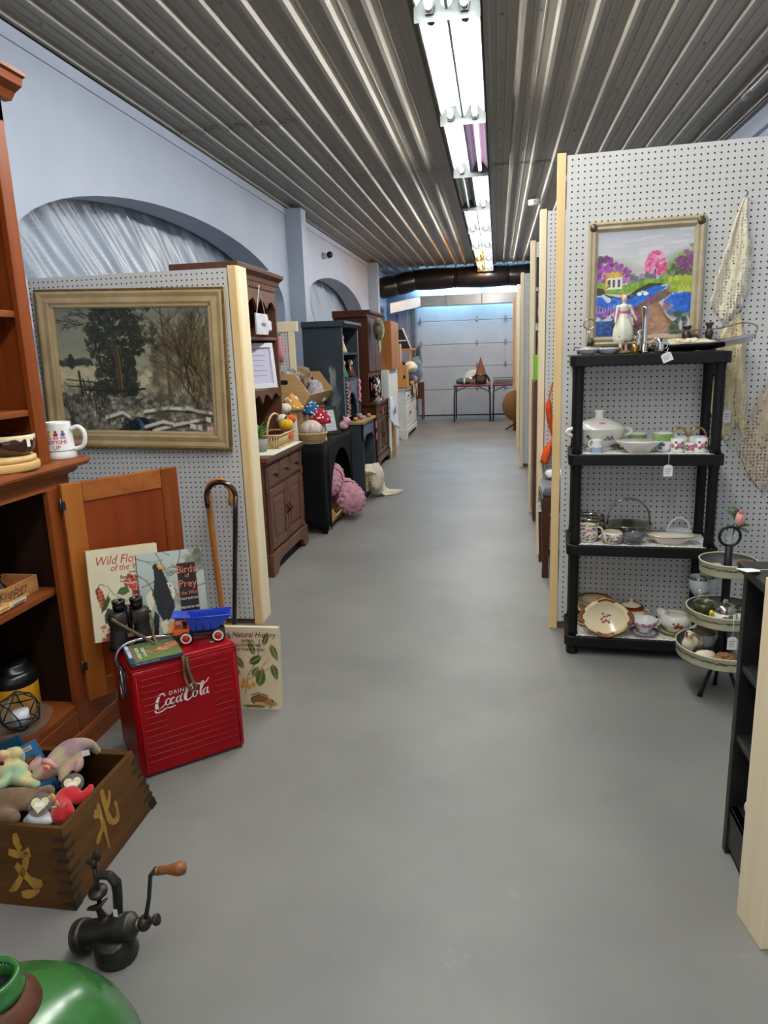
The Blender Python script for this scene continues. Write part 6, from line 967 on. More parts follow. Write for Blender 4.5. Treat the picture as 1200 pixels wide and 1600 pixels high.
for a in(0.3,1.5,2.9,4.2):g.tube(curve([tuple(c),tuple(c+Vector((0.012*math.cos(a),-0.006,0.012*math.sin(a)))),tuple(c+Vector((0.022*math.cos(a+.2),-0.004,0.022*math.sin(a+.2))))],4),0.0026,5)
part('ribbon_bow',g,mat('striped_ribbon','c9c4a0',0.6,0,'6b7a4a',90),t);heart_tag(t,kp(113,1225,1.60)-b,0.024,0.4)
plush('plush_seal','small white plush seal at the near edge of crate',(-1.24,1.468,0.0146),[([kp(46,1284,1.475),kp(60,1278,1.475),kp(72,1282,1.475)],[0.018,0.028,0.020]),([kp(78,1282,1.47)],0.012)],M_whp)
one('plush_lump',G().ell((0,0,0.05),(0.035,0.03,0.05),12,8,lump=0.05),mat('navy_plush','18263a',0.9),'dark navy plush toy mostly buried behind the red bear','plush toy',tuple(kp(89,1236,1.575).xy)+(0.0146,))
P=Paint(70,90,'4a92cc');P.rect(0,0.04,0,1,'2f6a9a')
bk=kp(46,1205,1.705);t=book('picture_book','blue picture book with yellow title standing at the crate back',(bk.x+.02,bk.y,0.075),(-0.2,-0.42,0.25),0.13,0.165,0.012,P,spine='2f6a9a',cover='3f84bc');M_yt=mat('yellow_title_ink','d6d68a',0.5)
text('title','Easy Being',0.028,M_yt,t,TR(0.012,-0.0008,0.112,PI/2),sx=0.9);text('title','a Bunny',0.028,M_yt,t,TR(0.012,-0.0008,0.083,PI/2),sx=0.9);part('sticker',G().box(0.005,0.05,-0.001,0,0.142,0.156),M_tag,t);text('lettering',"It's Not",0.01,M_redink,t,TR(0.0275,-0.0012,0.149,PI/2))
bk=kp(30,1205,1.73);t=book('picture_book','dark teal picture book behind the blue one in the crate',(bk.x,bk.y,0.075),(-0.2,-0.42,0.25),0.13,0.16,0.012,Paint(8,8,'0f4a66'),spine='0f3f58',cover='0f4a66')
# dried leaf sprig between cooler and hutch
p=at_z(150,1190,0.0);t=thing('leaf_sprig','red and green artificial leaf sprig between hutch and cooler','sprig',(-1.345,1.925,0.0));rnd=random.Random(9)
for k in range(9):a=rnd.uniform(0,6.3);part('leaf',G().sheet(lambda u,v:(u*0.05,(v-0.5)*0.022*math.sin(PI*min(1,u+.02)),0.01*math.sin(PI*u)),6,3,TR(0,0,0.06+0.006*k,0,-0.9+0.1*(k%3),a)),mat('red_leaf','7d2a1c',0.6)if k%2 else mat('olive_leaf','4a4a24',0.6),t,thick=0.0008)
part('stem',G().tube([(0,0,0),(0.002,0,0.06),(0,0.002,0.12)],0.003,6),M_leaf,t)
# --- cast-iron meat grinder lying on the floor
GRO=Vector((-0.885,1.268,0));M_ci=mat('grey_cast_iron','2a2724',0.42,0.5,'38342f',24,bump=0.15,bs=120);M_brass=mat('tarnished_ring','6b5c42',0.4,0.7)
GR=thing('meat_grinder','old cast iron hand-crank meat grinder lying on the floor','meat grinder',GRO)
ax=Vector((0.16,0,0.052));ax.normalize();A0=Vector((-0.062,-0.004,0.047));A1=Vector((0.055,0,0.083))
g=G();g.tube([A0,A0+(A1-A0)*0.35,A0+(A1-A0)*0.75,A1,A1+ax*0.015],[0.033,0.031,0.034,0.03,0.014],20)
g.lathe([(0,0.03),(0.036,0.022),(0.046,0.0),(0.048,-0.028),(0.05,-0.034),(0.045,-0.034),(0.04,-0.02),(0,0.0)],26,Matrix.Translation((0.012,-0.012,0.038))@Matrix.Rotation(0.25,4,'X'));g.tube([(0.012,-0.006,0.045),(0.012,0,0.07)],[0.035,0.03],18)
g.tube([(0.012,0.006,0.09),(0.022,0.006,0.12),(0.026,0.006,0.165),(0.026,0.006,0.19),(0.012,0.006,0.208),(-0.012,0.006,0.207),(-0.022,0.006,0.2)],[0.014,0.011,0.0115,0.0125,0.011,0.010,0.012],12)
g.tube([(-0.012,0.0,0.09),(-0.018,-0.004,0.115),(-0.022,-0.006,0.132)],[0.012,0.008,0.006],12)
remesh(part('housing',g,M_ci,GR),0.0028,2)
Tc=Matrix.Translation(A0)@Vector((0,0,1)).rotation_difference(-ax).to_matrix().to_4x4()
part('ring_nut',G(Tc).lathe([(0.03,-0.004),(0.037,-0.002),(0.038,0.006),(0.037,0.02),(0.033,0.022),(0,0.022)],26),M_ci,GR);part('brass_rim',G(Tc).lathe([(0.037,0.012),(0.0385,0.0145),(0.037,0.017)],26),M_brass,GR);part('hex_nut',G(Tc).lathe([(0,0.02),(0.017,0.02),(0.0165,0.038),(0,0.038)],6,smooth=False),M_ci,GR)
part('clamp_screw',G().tube([(-0.022,0.004,0.125),(-0.022,0.005,0.235)],0.0055,10),M_ci,GR);part('wing_grip',G().ell((-0.03,0.004,0.24),(0.012,0.005,0.008),12,8).ell((-0.012,0.004,0.258),(0.01,0.005,0.014),12,8).tube([(-0.022,0.004,0.228),(-0.02,0.004,0.25)],0.007,8),M_ci,GR)
part('clamp_pad',G().lathe([(0,0),(0.022,0),(0.02,0.005),(0.008,0.009),(0,0.009)],18,TR(-0.022,0.004,0.162,0.25,0.1)),M_ci,GR);part('clamp_jaw',G().tube([(-0.046,-0.006,0.123),(-0.02,-0.005,0.13),(0.0,0,0.148)],[0.006,0.013,0.006],12,flat=0.45),M_ci,GR)
hub=A1+ax*0.034;part('crank_hub',G().ell(hub,(0.016,0.018,0.019),16,10),M_ci,GR);part('drive_collar',G().tube([A1+ax*0.006,A1+ax*0.024],[0.012,0.011],14),M_brass,GR);part('thumb_screw',G().tube([hub+ax*0.012,hub+ax*0.028],0.006,8).lathe([(0,-0.003),(0.013,-0.003),(0.013,0.003),(0,0.003)],16,Matrix.Translation(hub+ax*0.032+Vector((0,0,.002)))@Matrix.Rotation(1.2,4,'Y')),M_ci,GR)
top=Vector((0.113,0.006,0.224));part('crank_arm',G().tube([hub+Vector((0.004,0,0.01)),hub+(top-hub)*0.5+Vector((0.004,0,0)),top+Vector((0,0,-0.006)),top+Vector((0.012,0,0.006))],[0.008,0.0062,0.0065,0.009],10,flat=0.7),M_ci,GR)
hd=Vector((0.084,0.0,0.016)).normalized();Th=Matrix.Translation(top+Vector((0.012,0,0.006)))@Vector((0,0,1)).rotation_difference(hd).to_matrix().to_4x4()
part('ferrule',G(Th).lathe([(0,0),(0.0095,0),(0.010,0.01),(0,0.011)],14),M_brass,GR);part('wooden_handle',G(Th).lathe([(0.0,0.01),(0.009,0.01),(0.010,0.02),(0.009,0.03),(0.013,0.046),(0.016,0.06),(0.013,0.072),(0,0.077)],18),wood('worn_handle_wood','7d4a28','99653a','x',6,0.35,coat=0.2),GR);part('price_sticker',G().box(0.016,0.027,-0.0065,-0.0055,0.105,0.128),M_tag,GR)
# --- green enamel lampshade at the bottom left
M_green=mat('green_enamel','2f6a30',0.22,0,'377438',5,coat=0.4);M_rust=mat('rusty_brown_collar','46200f',0.6,0,'603319',18,bump=0.2)
t=thing('enamel_lampshade','large green enamel lampshade on the floor at bottom left','lampshade',(-0.92,0.95,0));t.scale=(0.9,0.9,1)
part('shade',G().lathe([(0.262,0.0),(0.27,0.004),(0.266,0.012),(0.25,0.05),(0.215,0.10),(0.165,0.145),(0.115,0.17),(0.085,0.18),(0.07,0.185),(0.075,0.178),(0.16,0.14),(0.21,0.095),(0.245,0.048),(0.26,0.008)],64),M_green,t)
part('collar',G().lathe([(0.088,0.178),(0.085,0.19),(0.066,0.205),(0.056,0.215),(0.05,0.215)],40),M_rust,t);part('neck_ring',G().lathe([(0.05,0.212),(0.056,0.213),(0.062,0.222),(0.062,0.232),(0.055,0.238),(0.056,0.25),(0.052,0.256),(0.044,0.256),(0.044,0.22)],40),M_green,t);part('socket_hole',G().lathe([(0,0.215),(0.045,0.215),(0.044,0.25)],30),M_iron,t)
# ================================================================ LEFT ROW OF FURNITURE PAST THE PARTITION
M_oakd=wood('dark_walnut','55372a','694533','z',5,0.35,coat=0.15);M_oakdY=wood('dark_walnut_rail','593a2b','6d4935','y',5,0.35,coat=0.15);M_knob=mat('dark_brass_knob','3a2d1e',0.35,0.8)
def B(o,x0,x1,y0,y1,z0,z1,m,nm,bev=0.002,par=None):
    c=o.location;return part(nm,G(TR(-c.x,-c.y,-c.z)).box(x0,x1,y0,y1,z0,z1),m,par or o,bevel=bev)
def scallop(y0,y1,z0,z1,n,amp):  # valance outline in the yz plane: straight top z1, wavy bottom about z0
    pts=[(y0,z1),(y1,z1)];N=12*n
    return pts+[(y1+(y0-y1)*k/N,z0+amp*(abs(math.sin(PI*n*k/N))-0.5)*(1.6 if abs(k/N-0.5)<0.5/n else 1.0))for k in range(N+1)]
def chest(name,label,cat,xb,xf,y0,y1,H,ndr,ndoor,m,mY,knob=M_knob,base=0.14):
    """cupboard whose front looks along +x"""
    t=thing(name,label,cat,((xb+xf)/2,(y0+y1)/2,0));W_=TR(-t.location.x,-t.location.y,0);zt=H-0.03
    part('carcass',G(W_).box(xb,xf-0.02,y0+0.012,y1-0.012,base-0.04,zt),m,t,bevel=0.002);part('top',G(W_).box(xb-0.005,xf+0.02,y0-0.015,y1+0.015,zt,H),mY,t,bevel=0.006)
    part('top_moulding',G(W_).box(xb,xf+0.008,y0,y1,zt-0.018,zt),mY,t,bevel=0.004);zd=zt-0.025-(0.16 if ndr else 0)
    for k in range(ndr):
        a=y0+0.05+(y1-y0-0.1)*k/ndr;b=y0+0.05+(y1-y0-0.1)*(k+1)/ndr;d=part('drawer',G(W_).box(xf-0.021,xf-0.004,a+0.008,b-0.008,zt-0.165,zt-0.03),mY,t,bevel=0.007);part('knob',G(W_@TR(xf-0.004,(a+b)/2,zt-0.1,0,PI/2)).lathe([(0,0),(0.006,0),(0.006,0.012),(0.016,0.016),(0.013,0.026),(0,0.028)],14),knob,d)
    for k in range(ndoor):
        a=y0+0.05+(y1-y0-0.1)*k/ndoor;b=y0+0.05+(y1-y0-0.1)*(k+1)/ndoor;d=part('door',G(W_).box(xf-0.021,xf-0.011,a+0.006,b-0.006,base+0.02,zd),m,t)
        for q in(G(W_).box(xf-0.012,xf-0.002,a+0.006,a+0.055,base+0.02,zd),G(W_).box(xf-0.012,xf-0.002,b-0.055,b-0.006,base+0.02,zd)):part('door_stile',q,m,d,bevel=0.003)
        for q in(G(W_).box(xf-0.012,xf-0.002,a+0.055,b-0.055,zd-0.05,zd),G(W_).box(xf-0.012,xf-0.002,a+0.055,b-0.055,base+0.02,base+0.07)):part('door_rail',q,mY,d,bevel=0.003)
        part('raised_panel',G(W_).add([(xf-0.011,a+0.06,base+0.075),(xf-0.011,b-0.06,base+0.075),(xf-0.011,b-0.06,zd-0.055),(xf-0.011,a+0.06,zd-0.055),(xf-0.001,a+0.085,base+0.1),(xf-0.001,b-0.085,base+0.1),(xf-0.001,b-0.085,zd-0.08),(xf-0.001,a+0.085,zd-0.08)],[(0,1,5,4),(1,2,6,5),(2,3,7,6),(3,0,4,7),(4,5,6,7)]),m,d)
        kk=(b-0.03)if k%2==0 else(a+0.03);part('pull',G(W_).tube(curve([(xf-0.002,kk,(base+zd)/2+0.05),(xf+0.018,kk,(base+zd)/2+0.02),(xf-0.002,kk,(base+zd)/2-0.01)],4),0.005,6),knob,d)
    part('base_apron',G(W_).prism([(y0-0.008,base+0.005),(y1+0.008,base+0.005),(y1+0.008,0.0),(y1-0.08,0.0),(y1-0.11,0.03),(y1-0.13,0.065),(y1-0.2,0.08),(y0+0.2,0.08),(y0+0.13,0.065),(y0+0.11,0.03),(y0+0.08,0.0),(y0-0.008,0.0)],xf-0.02,xf+0.012,'yz'),mY,t,bevel=0.005)
    for y in(y0-0.008,y1-0.012):part('base_side',G(W_).prism([(xb,base+0.005),(xf-0.02,base+0.005),(xf-0.02,0),(xf-0.09,0),(xf-0.12,0.06),(xb+0.12,0.06),(xb+0.09,0),(xb,0)],y,y+0.02,'xz'),mY,t,bevel=0.004)
    for y in(y0+0.028,y1-0.028):part('turned_post',G(W_@TR(xf-0.008,y,0)).lathe([(0.014,base),(0.014,base+0.02),(0.009,base+0.04),(0.012,0.3),(0.012,zd-0.05),(0.008,zd-0.02),(0.015,zd),(0.015,zd+0.03),(0.009,zd+0.05),(0.013,zt-0.02)],12),m,t)
    return t
def hutch(t,xb,xf,y0,y1,z0,z1,shelves,m,mY,valance=True,crown=True):
    W_=TR(-t.location.x,-t.location.y,0)
    for y in(y0,y1-0.022):part('hutch_side',G(W_).box(xb,xf,y,y+0.022,z0,z1),m,t,bevel=0.002)
    part('hutch_back',G(W_).box(xb,xb+0.01,y0,y1,z0,z1),m,t)
    for z,w in shelves:
        s=part('hutch_shelf',G(W_).box(xb,xf-0.004,y0+0.022,y1-0.022,z-0.018,z),mY,t,bevel=0.002)
        if w:part('scalloped_apron',G(W_).prism(scallop(y0+0.022,y1-0.022,z-0.06,z-0.018,4,0.04),xf-0.018,xf-0.004,'yz'),mY,s)
    if valance:part('valance',G(W_).prism(scallop(y0+0.02,y1-0.02,z1-0.13,z1,4,0.05),xf-0.014,xf+0.002,'yz'),mY,t)
    if crown:
        part('crown',G(W_).prism([(xb,z1),(xf+0.01,z1),(xf+0.02,z1+0.03),(xf+0.05,z1+0.05),(xf+0.055,z1+0.075),(xb,z1+0.075)],y0-0.05,y1+0.05,'xz'),mY,t,bevel=0.003)
        for k in range(int((y1-y0)/0.03)):part('dentil',G(W_).box(xf+0.002,xf+0.014,y0+0.005+k*0.03,y0+0.022+k*0.03,z1-0.035,z1-0.004),mY,t)
D1=chest('walnut_dresser','dark walnut dresser with hutch just past the left partition','dresser',-1.87,-1.385,4.07,4.885,0.755,3,2,M_oakd,M_oakdY);hutch(D1,-1.86,-1.50,4.07,4.87,0.755,1.81,[(1.475,False),(1.145,True)],M_oakd,M_oakdY)
t=thing('lace_runner','cream scalloped lace runner laid over the walnut dresser top','runner',(-1.52,4.5,0.7555));n=40;ed=[(0.152+0.008*abs(math.sin(k*1.25)),-0.33+0.68*k/n)for k in range(n+1)];part('cloth',G().prism([(-0.09,-0.33)]+ed+[(-0.09,0.35)],0,0.003,'xy'),mat('cream_runner','dfe0cf',0.85,bump=0.2,bs=120),t)
M_wick=mat('pale_wicker','b99a6a',0.7,0,'d0b486',40,bump=0.3,bs=120)
t=thing('wicker_basket','low rectangular cane basket with arched handle on the lace runner','basket',(-1.49,4.62,0.7595))
for k in range(22):part('cane',G().tube([(0.07,-0.17+k*0.0165,0),(0.085,-0.175+k*0.017,0.085)],0.0055,6),M_wick,t)
for k in range(9):part('cane',G().tube([(-0.07+k*0.0165,-0.17,0),(-0.08+k*0.0185,-0.178,0.085)],0.0055,6),M_wick,t)
for z,w in((0.086,0.012),(0.004,0.0)):part('rim',G().tube([(0.076+w,-0.17-w,z),(0.076+w,0.19+w,z),(-0.076-w,0.19+w,z),(-0.076-w,-0.17-w,z)],0.007,8,True),M_wick,t)
part('handle',G().tube([(0,0.01+0.17*math.cos(PI*k/16),0.085+0.13*math.sin(PI*k/16))for k in range(17)],0.008,8),M_wick,t);part('base',G().box(-0.075,0.075,-0.17,0.19,0.0,0.005),M_wick,t)
t=thing('potted_plant','small bright green plant in a grey pot on the dresser','plant',(-1.50,4.335,0.7595));part('pot',G().lathe([(0,0),(0.04,0),(0.05,0.08),(0.046,0.08),(0.04,0.03),(0,0.03)],20),mat('grey_pot','8f918e',0.6),t);rnd=random.Random(8)
for k in range(34):
    a,e=rnd.uniform(0,6.28),rnd.uniform(0.2,1.4);L=rnd.uniform(0.05,0.1);part('leaf',G().sheet(lambda u,v:(u*L,(v-0.5)*0.03*math.sin(PI*min(1,u+.03)),0.012*math.sin(PI*u)),4,2,TR(0,0,0.08+0.04*rnd.random(),0,-e,a)),[mat('fresh_leaf','4f8a34',0.5),mat('pale_leaf','79ad58',0.5)][k%2],t,thick=0.0006)
M_wwash=mat('whitewashed_wood','c9c6d2',0.6,0,'dcdae2',12)
p=at_x(410,508,-1.485);t=thing('hanging_sign','white bottle-shaped wooden sign hung by string in the walnut hutch','sign',(-1.488,4.50,p.z));part('board',G().prism([(-0.13,-0.06),(0.09,-0.06),(0.105,-0.04),(0.115,-0.025),(0.14,-0.025),(0.15,-0.035),(0.175,-0.02),(0.17,0.0),(0.175,0.02),(0.15,0.035),(0.14,0.025),(0.115,0.03),(0.09,0.07),(-0.13,0.07)],0,0.012,'yz',TR(0.0,0,0)),M_wwash,t,bevel=0.002)
part('string',G().tube([(0.006,-0.1,0.07),(0.004,-0.02,0.23),(0.006,0.06,0.07)],0.0025,6),M_str,t);text('lettering','wine',0.05,M_ink,t,TR(0.0128,0.0,0.005,PI/2,0,PI/2),shear=0.3);part('string_knot',G().ell((0.006,-0.02,0.235),0.006,8,6),M_str,t)
def framed(name,label,cat,loc,rz,w,h,b,fm,pm,lean,lines=5):
    t=thing(name,label,cat,loc,rz,None,(-lean,0,rz));part('backing',G().box(-w/2+.004,w/2-.004,-0.003,0.0,0.004,h-.004),pm,t)
    for a in((-w/2,w/2,0,b),(-w/2,w/2,h-b,h),(-w/2,-w/2+b,b,h-b),(w/2-b,w/2,b,h-b)):part('frame_side',G().box(a[0],a[1],-0.016,0.002,a[2],a[3]),fm,t,bevel=0.002)
    for k in range(lines):part('text_line',G().box(-w*0.26,w*(0.26-0.05*(k%3)),-0.0036,-0.003,h*(0.72-0.11*k),h*(0.735-0.11*k)),M_gink,t)
    return t
framed('framed_notice','white framed lilac notice standing on the walnut hutch shelf','frame',(-1.545,4.57,1.1455),PI/2-0.5,0.28,0.295,0.03,mat('white_frame','dcdce0',0.5),mat('lilac_paper','c2bfd6',0.7),0.1)
for k,(y,c)in enumerate(((4.62,'d9b48a'),(4.68,'dadde2'))):one('seashell',G().ell((0,0,0.014),(0.02,0.024,0.014),12,7,lump=0.15,seed=k),mat('shell_%d'%k,c,0.5),['peach seashell in front of the lilac notice','white seashell at the end of the hutch shelf'][k],'shell',(-1.524,y,1.1455))
# framed pegboard on the wall behind
TH=0.69;t=thing('framed_pegboard','pine framed pegboard standing between walnut dresser and navy hutch','pegboard',(-1.93,5.66,0),0)
y=5.62;a_,b_=at_y(430,500,y),at_y(462,590,y);M_p3=M_pine2
part('pegboard',G().box(-0.32,0.32,0.01,0.016,TH+.03,1.60),M_peg,t)
for q in((-0.35,0.35,0,0.03,1.54,1.62),(0.27,0.32,0,0.03,TH+.002,1.54),(-0.35,-0.29,0,0.03,TH+.002,1.54)):part('pine_rail',G().box(*q),M_p3,t,bevel=0.003)
t=thing('pink_sock','pink knitted piece hanging on the framed pegboard','sock',(at_y(436,530,5.64)[0],5.645,at_y(436,530,5.64).z));part('knit',G().tube([(0,0,0.02),(0.004,0,-0.1),(0.012,0,-0.17)],[0.012,0.022,0.02],10),mat('pink_knit','d9899c',0.9),t);part('hook',G().tube([(0,0.012,0.03),(0,-0.01,0.03),(0.02,-0.02,0.045)],0.003,6),M_iron,t)
# table under a fitted black cloth with an arched front
M_bcl=mat('black_stretch_cloth','0a0a0c',0.85,0,'0d0d10',8,spec=0.15,bump=0.1,bs=30)
t=thing('cloth_table','display table under black stretch cloth with an arched opening','table',(-1.55,5.72,0));TH=0.69;W_=TR(1.55,-5.72,0);xf,xb,ya,yb=-1.29,-1.8,5.14,6.19
part('cloth_top',G(W_).box(xb,xf,ya,yb,TH-0.012,TH),M_bcl,t,bevel=0.005)
def fr(u,v):y=ya+(yb-ya)*u;zt=TH-0.006;o=0.0 if not(5.31<y<6.16)else 0.10+0.49*math.sqrt(max(0,1-((y-5.735)/0.426)**2));zb=o+(0.05*math.sin(PI*(y-ya)/0.17)if y<5.31 else 0);return(xf-0.015*math.sin(PI*v)*(1 if o==0 else 0.2),y,zb+(zt-zb)*v)
g=G(W_);N=60;gy=[ya,ya+0.06,ya+0.12,5.3099,5.3101]+[5.735-0.4249*math.cos(PI*k/30)for k in range(1,30)]+[6.1599,6.1601,6.22,yb];us=[(q-ya)/(yb-ya)for q in gy];vs=[fr(u,v/8)for v in range(9)for u in us];K=len(us);g.add(vs,[(j*K+i,j*K+i+1,(j+1)*K+i+1,(j+1)*K+i)for j in range(8)for i in range(K-1)],True);part('cloth_front',g,M_bcl,t,thick=0.004)
part('cloth_side',G(W_).sheet(lambda u,v:(xb+(xf-xb)*u,ya-0.02*math.sin(PI*u)*(1-v)*0+0.03*math.sin(PI*u)*math.sin(PI*(1-v)*.9),(0.07*math.sin(PI*u))*(1-v)+(TH-0.006)*v),14,10),M_bcl,t,thick=0.004);part('cloth_side',G(W_).box(xb,xf,yb-0.004,yb,0.0,TH-0.01),M_bcl,t);part('cloth_back',G(W_).box(xb,xb+0.004,ya,yb,0.0,TH-0.01),M_bcl,t)
# pink blankets in a wooden bin under the arch
M_plank=wood('light_pine_board','b8935f','cdaa78','y',5,0.55);M_plankx=wood('light_pine_side','b58f5c','c9a572','x',5,0.55)
def bin_(name,label,loc,wy,dx,h,rz=0.0,slot=True):
    t=thing(name,label,'bin',loc,rz);prof_=[(-dx/2,0),(dx*0.3,0),(dx/2,h*0.38),(dx*0.12,h),(-dx/2,h)]
    for s in(-1,1):
        b=part('side_board',G().prism(prof_,s*wy/2-0.007,s*wy/2+0.007,'xz'),M_plankx,t,bevel=0.002)
        if slot:part('hand_slot',G().tube([(-dx*0.32,s*wy/2-0.0085,h*0.76),(-dx*0.12,s*wy/2-0.0085,h*0.76)],0.014,10,flat=1.0).box(0,0,0,0,0,0)if False else G().prism([(-dx*.34,h*.7),(-dx*.1,h*.7),(-dx*.08,h*.73),(-dx*.08,h*.8),(-dx*.1,h*.83),(-dx*.34,h*.83),(-dx*.36,h*.8),(-dx*.36,h*.73)],s*wy/2-0.0082,s*wy/2+0.0082,'xz'),M_iron,b)
    part('back_board',G().box(-dx/2,-dx/2+0.012,-wy/2+.007,wy/2-.007,0,h),M_plank,t);part('bottom_board',G().box(-dx/2,dx*0.3,-wy/2+.007,wy/2-.007,0,0.012),M_plank,t);part('front_board',G().prism([(dx*0.3,0),(dx/2,h*0.38),(dx/2-.014,h*0.39),(dx*.3-.012,0.012)],-wy/2+.007,wy/2-.007,'xz'),M_plank,t);return t
bin_('wooden_bin','slanted pine bin on the floor holding pink blankets',(-1.43,5.72,0),0.70,0.34,0.26,0,False)
M_pk=mat('dusty_pink_chunky_yarn','b97f90',0.95,0,'d09aa8',24,sheen=0.4,bump=0.3,bs=60)
def chunky(name,label,loc,R,L,rot):
    t=thing(name,label,'blanket',loc,0,'pink chunky blankets',rot);nu,nv=84,54
    def fn(u,v):a=2*PI*u;row=v*9;r=R*(1-0.30*abs(2*v-1)**5)-0.016+0.034*abs(math.sin(PI*row))**0.7*(0.35+0.65*abs(math.sin(a*6+(int(row)%2)*PI/2))**0.7);return(r*math.cos(a),(v-0.5)*L,r*math.sin(a))
    part('roll',G().sheet(fn,nu,nv),M_pk,t);
    for s in(-1,1):part('roll_end',G().lathe([(0,0.012),(R*0.3,0.02),(R*0.35,0.005),(R*0.6,0.018),(R*0.74,0.0)],24,TR(0,s*(L/2-0.004),0,-s*PI/2)),M_pk,t)
    part('ribbon',G().tube([((R+0.012)*math.cos(2*PI*k/28),0.0,(R+0.012)*math.sin(2*PI*k/28))for k in range(28)],0.014,6,True,flat=0.25),mat('brown_satin_ribbon','4a2c26',0.4),t);return t
chunky('pink_blanket','upper dusty pink chunky knit blanket roll in the pine bin',(-1.37,5.62,0.345),0.10,0.40,(0.12,0.1,0.12));chunky('pink_blanket','lower dusty pink chunky knit blanket with brown ribbon, leaning out of bin',(-1.26,5.78,0.175),0.115,0.42,(0.1,0.0,0.45))
# display bin with fur hats, on a riser
one('riser_box',G().box(-0.10,0.09,-0.36,0.36,0,0.26),M_plank,'plain pine riser box under the slanted display bin','box',(-1.60,5.80,TH+0.001),bevel=0.003)
bin_('wooden_bin','slanted pine display bin with hand slots holding fur hats',(-1.58,5.785,TH+0.262),0.78,0.30,0.26)
for k,(x,y,z,r,c1,c2,lb)in enumerate(((-1.64,5.58,1.19,(.07,.13,.06),'3a322c','b8b4ae','grey and white fur hat on the near side of display bin'),(-1.62,5.86,1.18,(.08,.11,.075),'6b4a2a','a98a5c','tan brown fur hat in the middle of display bin'),(-1.60,5.70,1.13,(.06,.07,.06),'2e2219','6d553c','dark brown fur hat low inside display bin'))):
    t=thing('fur_hat',lb,'hat',(x,y,z-r[2]));part('fur',G().ell((0,0,r[2]),r,22,14,lump=0.22,seed=k),mat('fur_%d'%k,c1,1.0,0,c2,14,sheen=0.5),t)
t=thing('knit_hat','speckled lilac grey knitted hat slouching in display bin','hat',(-1.55,6.0,0.965));part('knit',G().lathe([(0.085,0),(0.088,0.02),(0.08,0.09),(0.06,0.15),(0.02,0.18),(0,0.182)],24),mat('speckled_lilac_knit','8a8494',0.95,0,'d0c8c8',90,bump=0.4,bs=120),t)
# mushrooms and pumpkins
def mushroom(name,label,px,py,x,cap,r,h,cone,dots=True,stem=True):
    p=at_x(px,py,x);t=thing(name,label,'mushroom',(p.x,p.y,TH+0.001));hz=p.z-TH
    part('stem',G().lathe([(0,0),(0.04,0),(0.038,0.03),(0.028,hz*0.5),(0.028,hz+0.02),(0,hz+0.02)],18),mat('cream_felt','d6ccb4',0.9),t)
    pr=[(0,-0.012),(r*0.9,-0.012),(r,0.0),(r*0.92,h*0.25),(r*(0.5 if cone else 0.75),h*0.62),(r*(0.2 if cone else 0.38),h*0.92),(0,h)]
    c=part('cap',G(TR(0,0,hz)).lathe(pr,26),cap,t)
    rs=random.Random(int(px))
    for k in range(24):
        a=k*2.4;q=0.06+0.8*rs.random();zz=q*h;i=next(j for j in range(2,6)if pr[j][1]<=zz<=pr[j+1][1]);f=(zz-pr[i][1])/(pr[i+1][1]-pr[i][1]);rr=pr[i][0]+(pr[i+1][0]-pr[i][0])*f;part('spot',G(TR(0,0,hz)).ell((rr*math.cos(a),rr*math.sin(a),zz),0.0085,8,6),M_whi,c)
mushroom('felt_mushroom','yellow cone-capped knitted mushroom with white dots',457,639,-1.52,mat('yellow_knit','cf9440',0.95,bump=0.3,bs=120),0.08,0.12,True);mushroom('felt_mushroom','blue cone-capped knitted mushroom with white dots',487,645,-1.45,mat('blue_knit','1d5a8e',0.95,bump=0.3,bs=120),0.075,0.105,True);mushroom('felt_mushroom','crimson round-capped mushroom with white dots by the rope basket',502,659,-1.345,mat('crimson_knit','a0142e',0.95,bump=0.3,bs=120),0.078,0.105,False)
def pumpkin(label,px,py,x,r,m,zb=None,knit=False):
    p=at_x(px,py,x);z0=TH+0.001 if zb is None else zb;t=thing('stuffed_pumpkin',label,'pumpkin',(p.x,p.y,p.z-r*0.8 if zb is None else zb));n=40
    def fn(u,v):a=2*PI*u;b=-PI/2+PI*v;k=0.9+0.1*abs(math.sin(a*4));return(r*k*math.cos(b)*math.cos(a),r*k*math.cos(b)*math.sin(a),r*0.8+r*0.8*math.sin(b)*(1-0.1*math.cos(b)))
    part('body',G().sheet(fn,48,16),m,t);part('stalk',G().tube([(0,0,r*1.5),(0.004,0,r*1.75),(0.012,0,r*1.95)],[0.014,0.010,0.008],8),mat('brown_stalk','7d5a3a',0.8),t);return t
M_wk=mat('white_velvet','d6d2c6',0.9,sheen=0.3);M_ok=mat('orange_velvet','d1501c',0.9,sheen=0.3);M_yk=mat('yellow_velvet','d9a80a',0.9,sheen=0.3)
for a in(('white stuffed pumpkin at top of the little pile',445,638,-1.50,0.048,M_wk),('small white stuffed pumpkin under the top one',441,654,-1.47,0.042,M_wk),('orange stuffed pumpkin behind the yellow one',453,655,-1.48,0.045,M_ok),('yellow stuffed pumpkin beside the dresser hutch',447,663,-1.43,0.05,M_yk),('small orange stuffed pumpkin at the bottom of pile',450,680,-1.42,0.04,M_ok)):pumpkin(*a)
p=at_x(478,695,-1.385);t=thing('rope_basket','coiled rope basket holding the knitted pumpkin on black table','basket',(p.x-0.02,5.27,TH+0.001));M_rope=mat('jute_rope','a98a5c',0.9,0,'c4a878',50,bump=0.4,bs=140);part('basket_floor',G().lathe([(0,0),(0.08,0),(0.08,0.006),(0,0.006)],24),M_rope,t)
for k in range(6):part('rope_coil',G().tube([((0.085+0.006*k)*math.cos(2*PI*i/28),(0.085+0.006*k)*math.sin(2*PI*i/28),0.008+0.014*k)for i in range(28)],0.0085,7,True),M_rope,t)
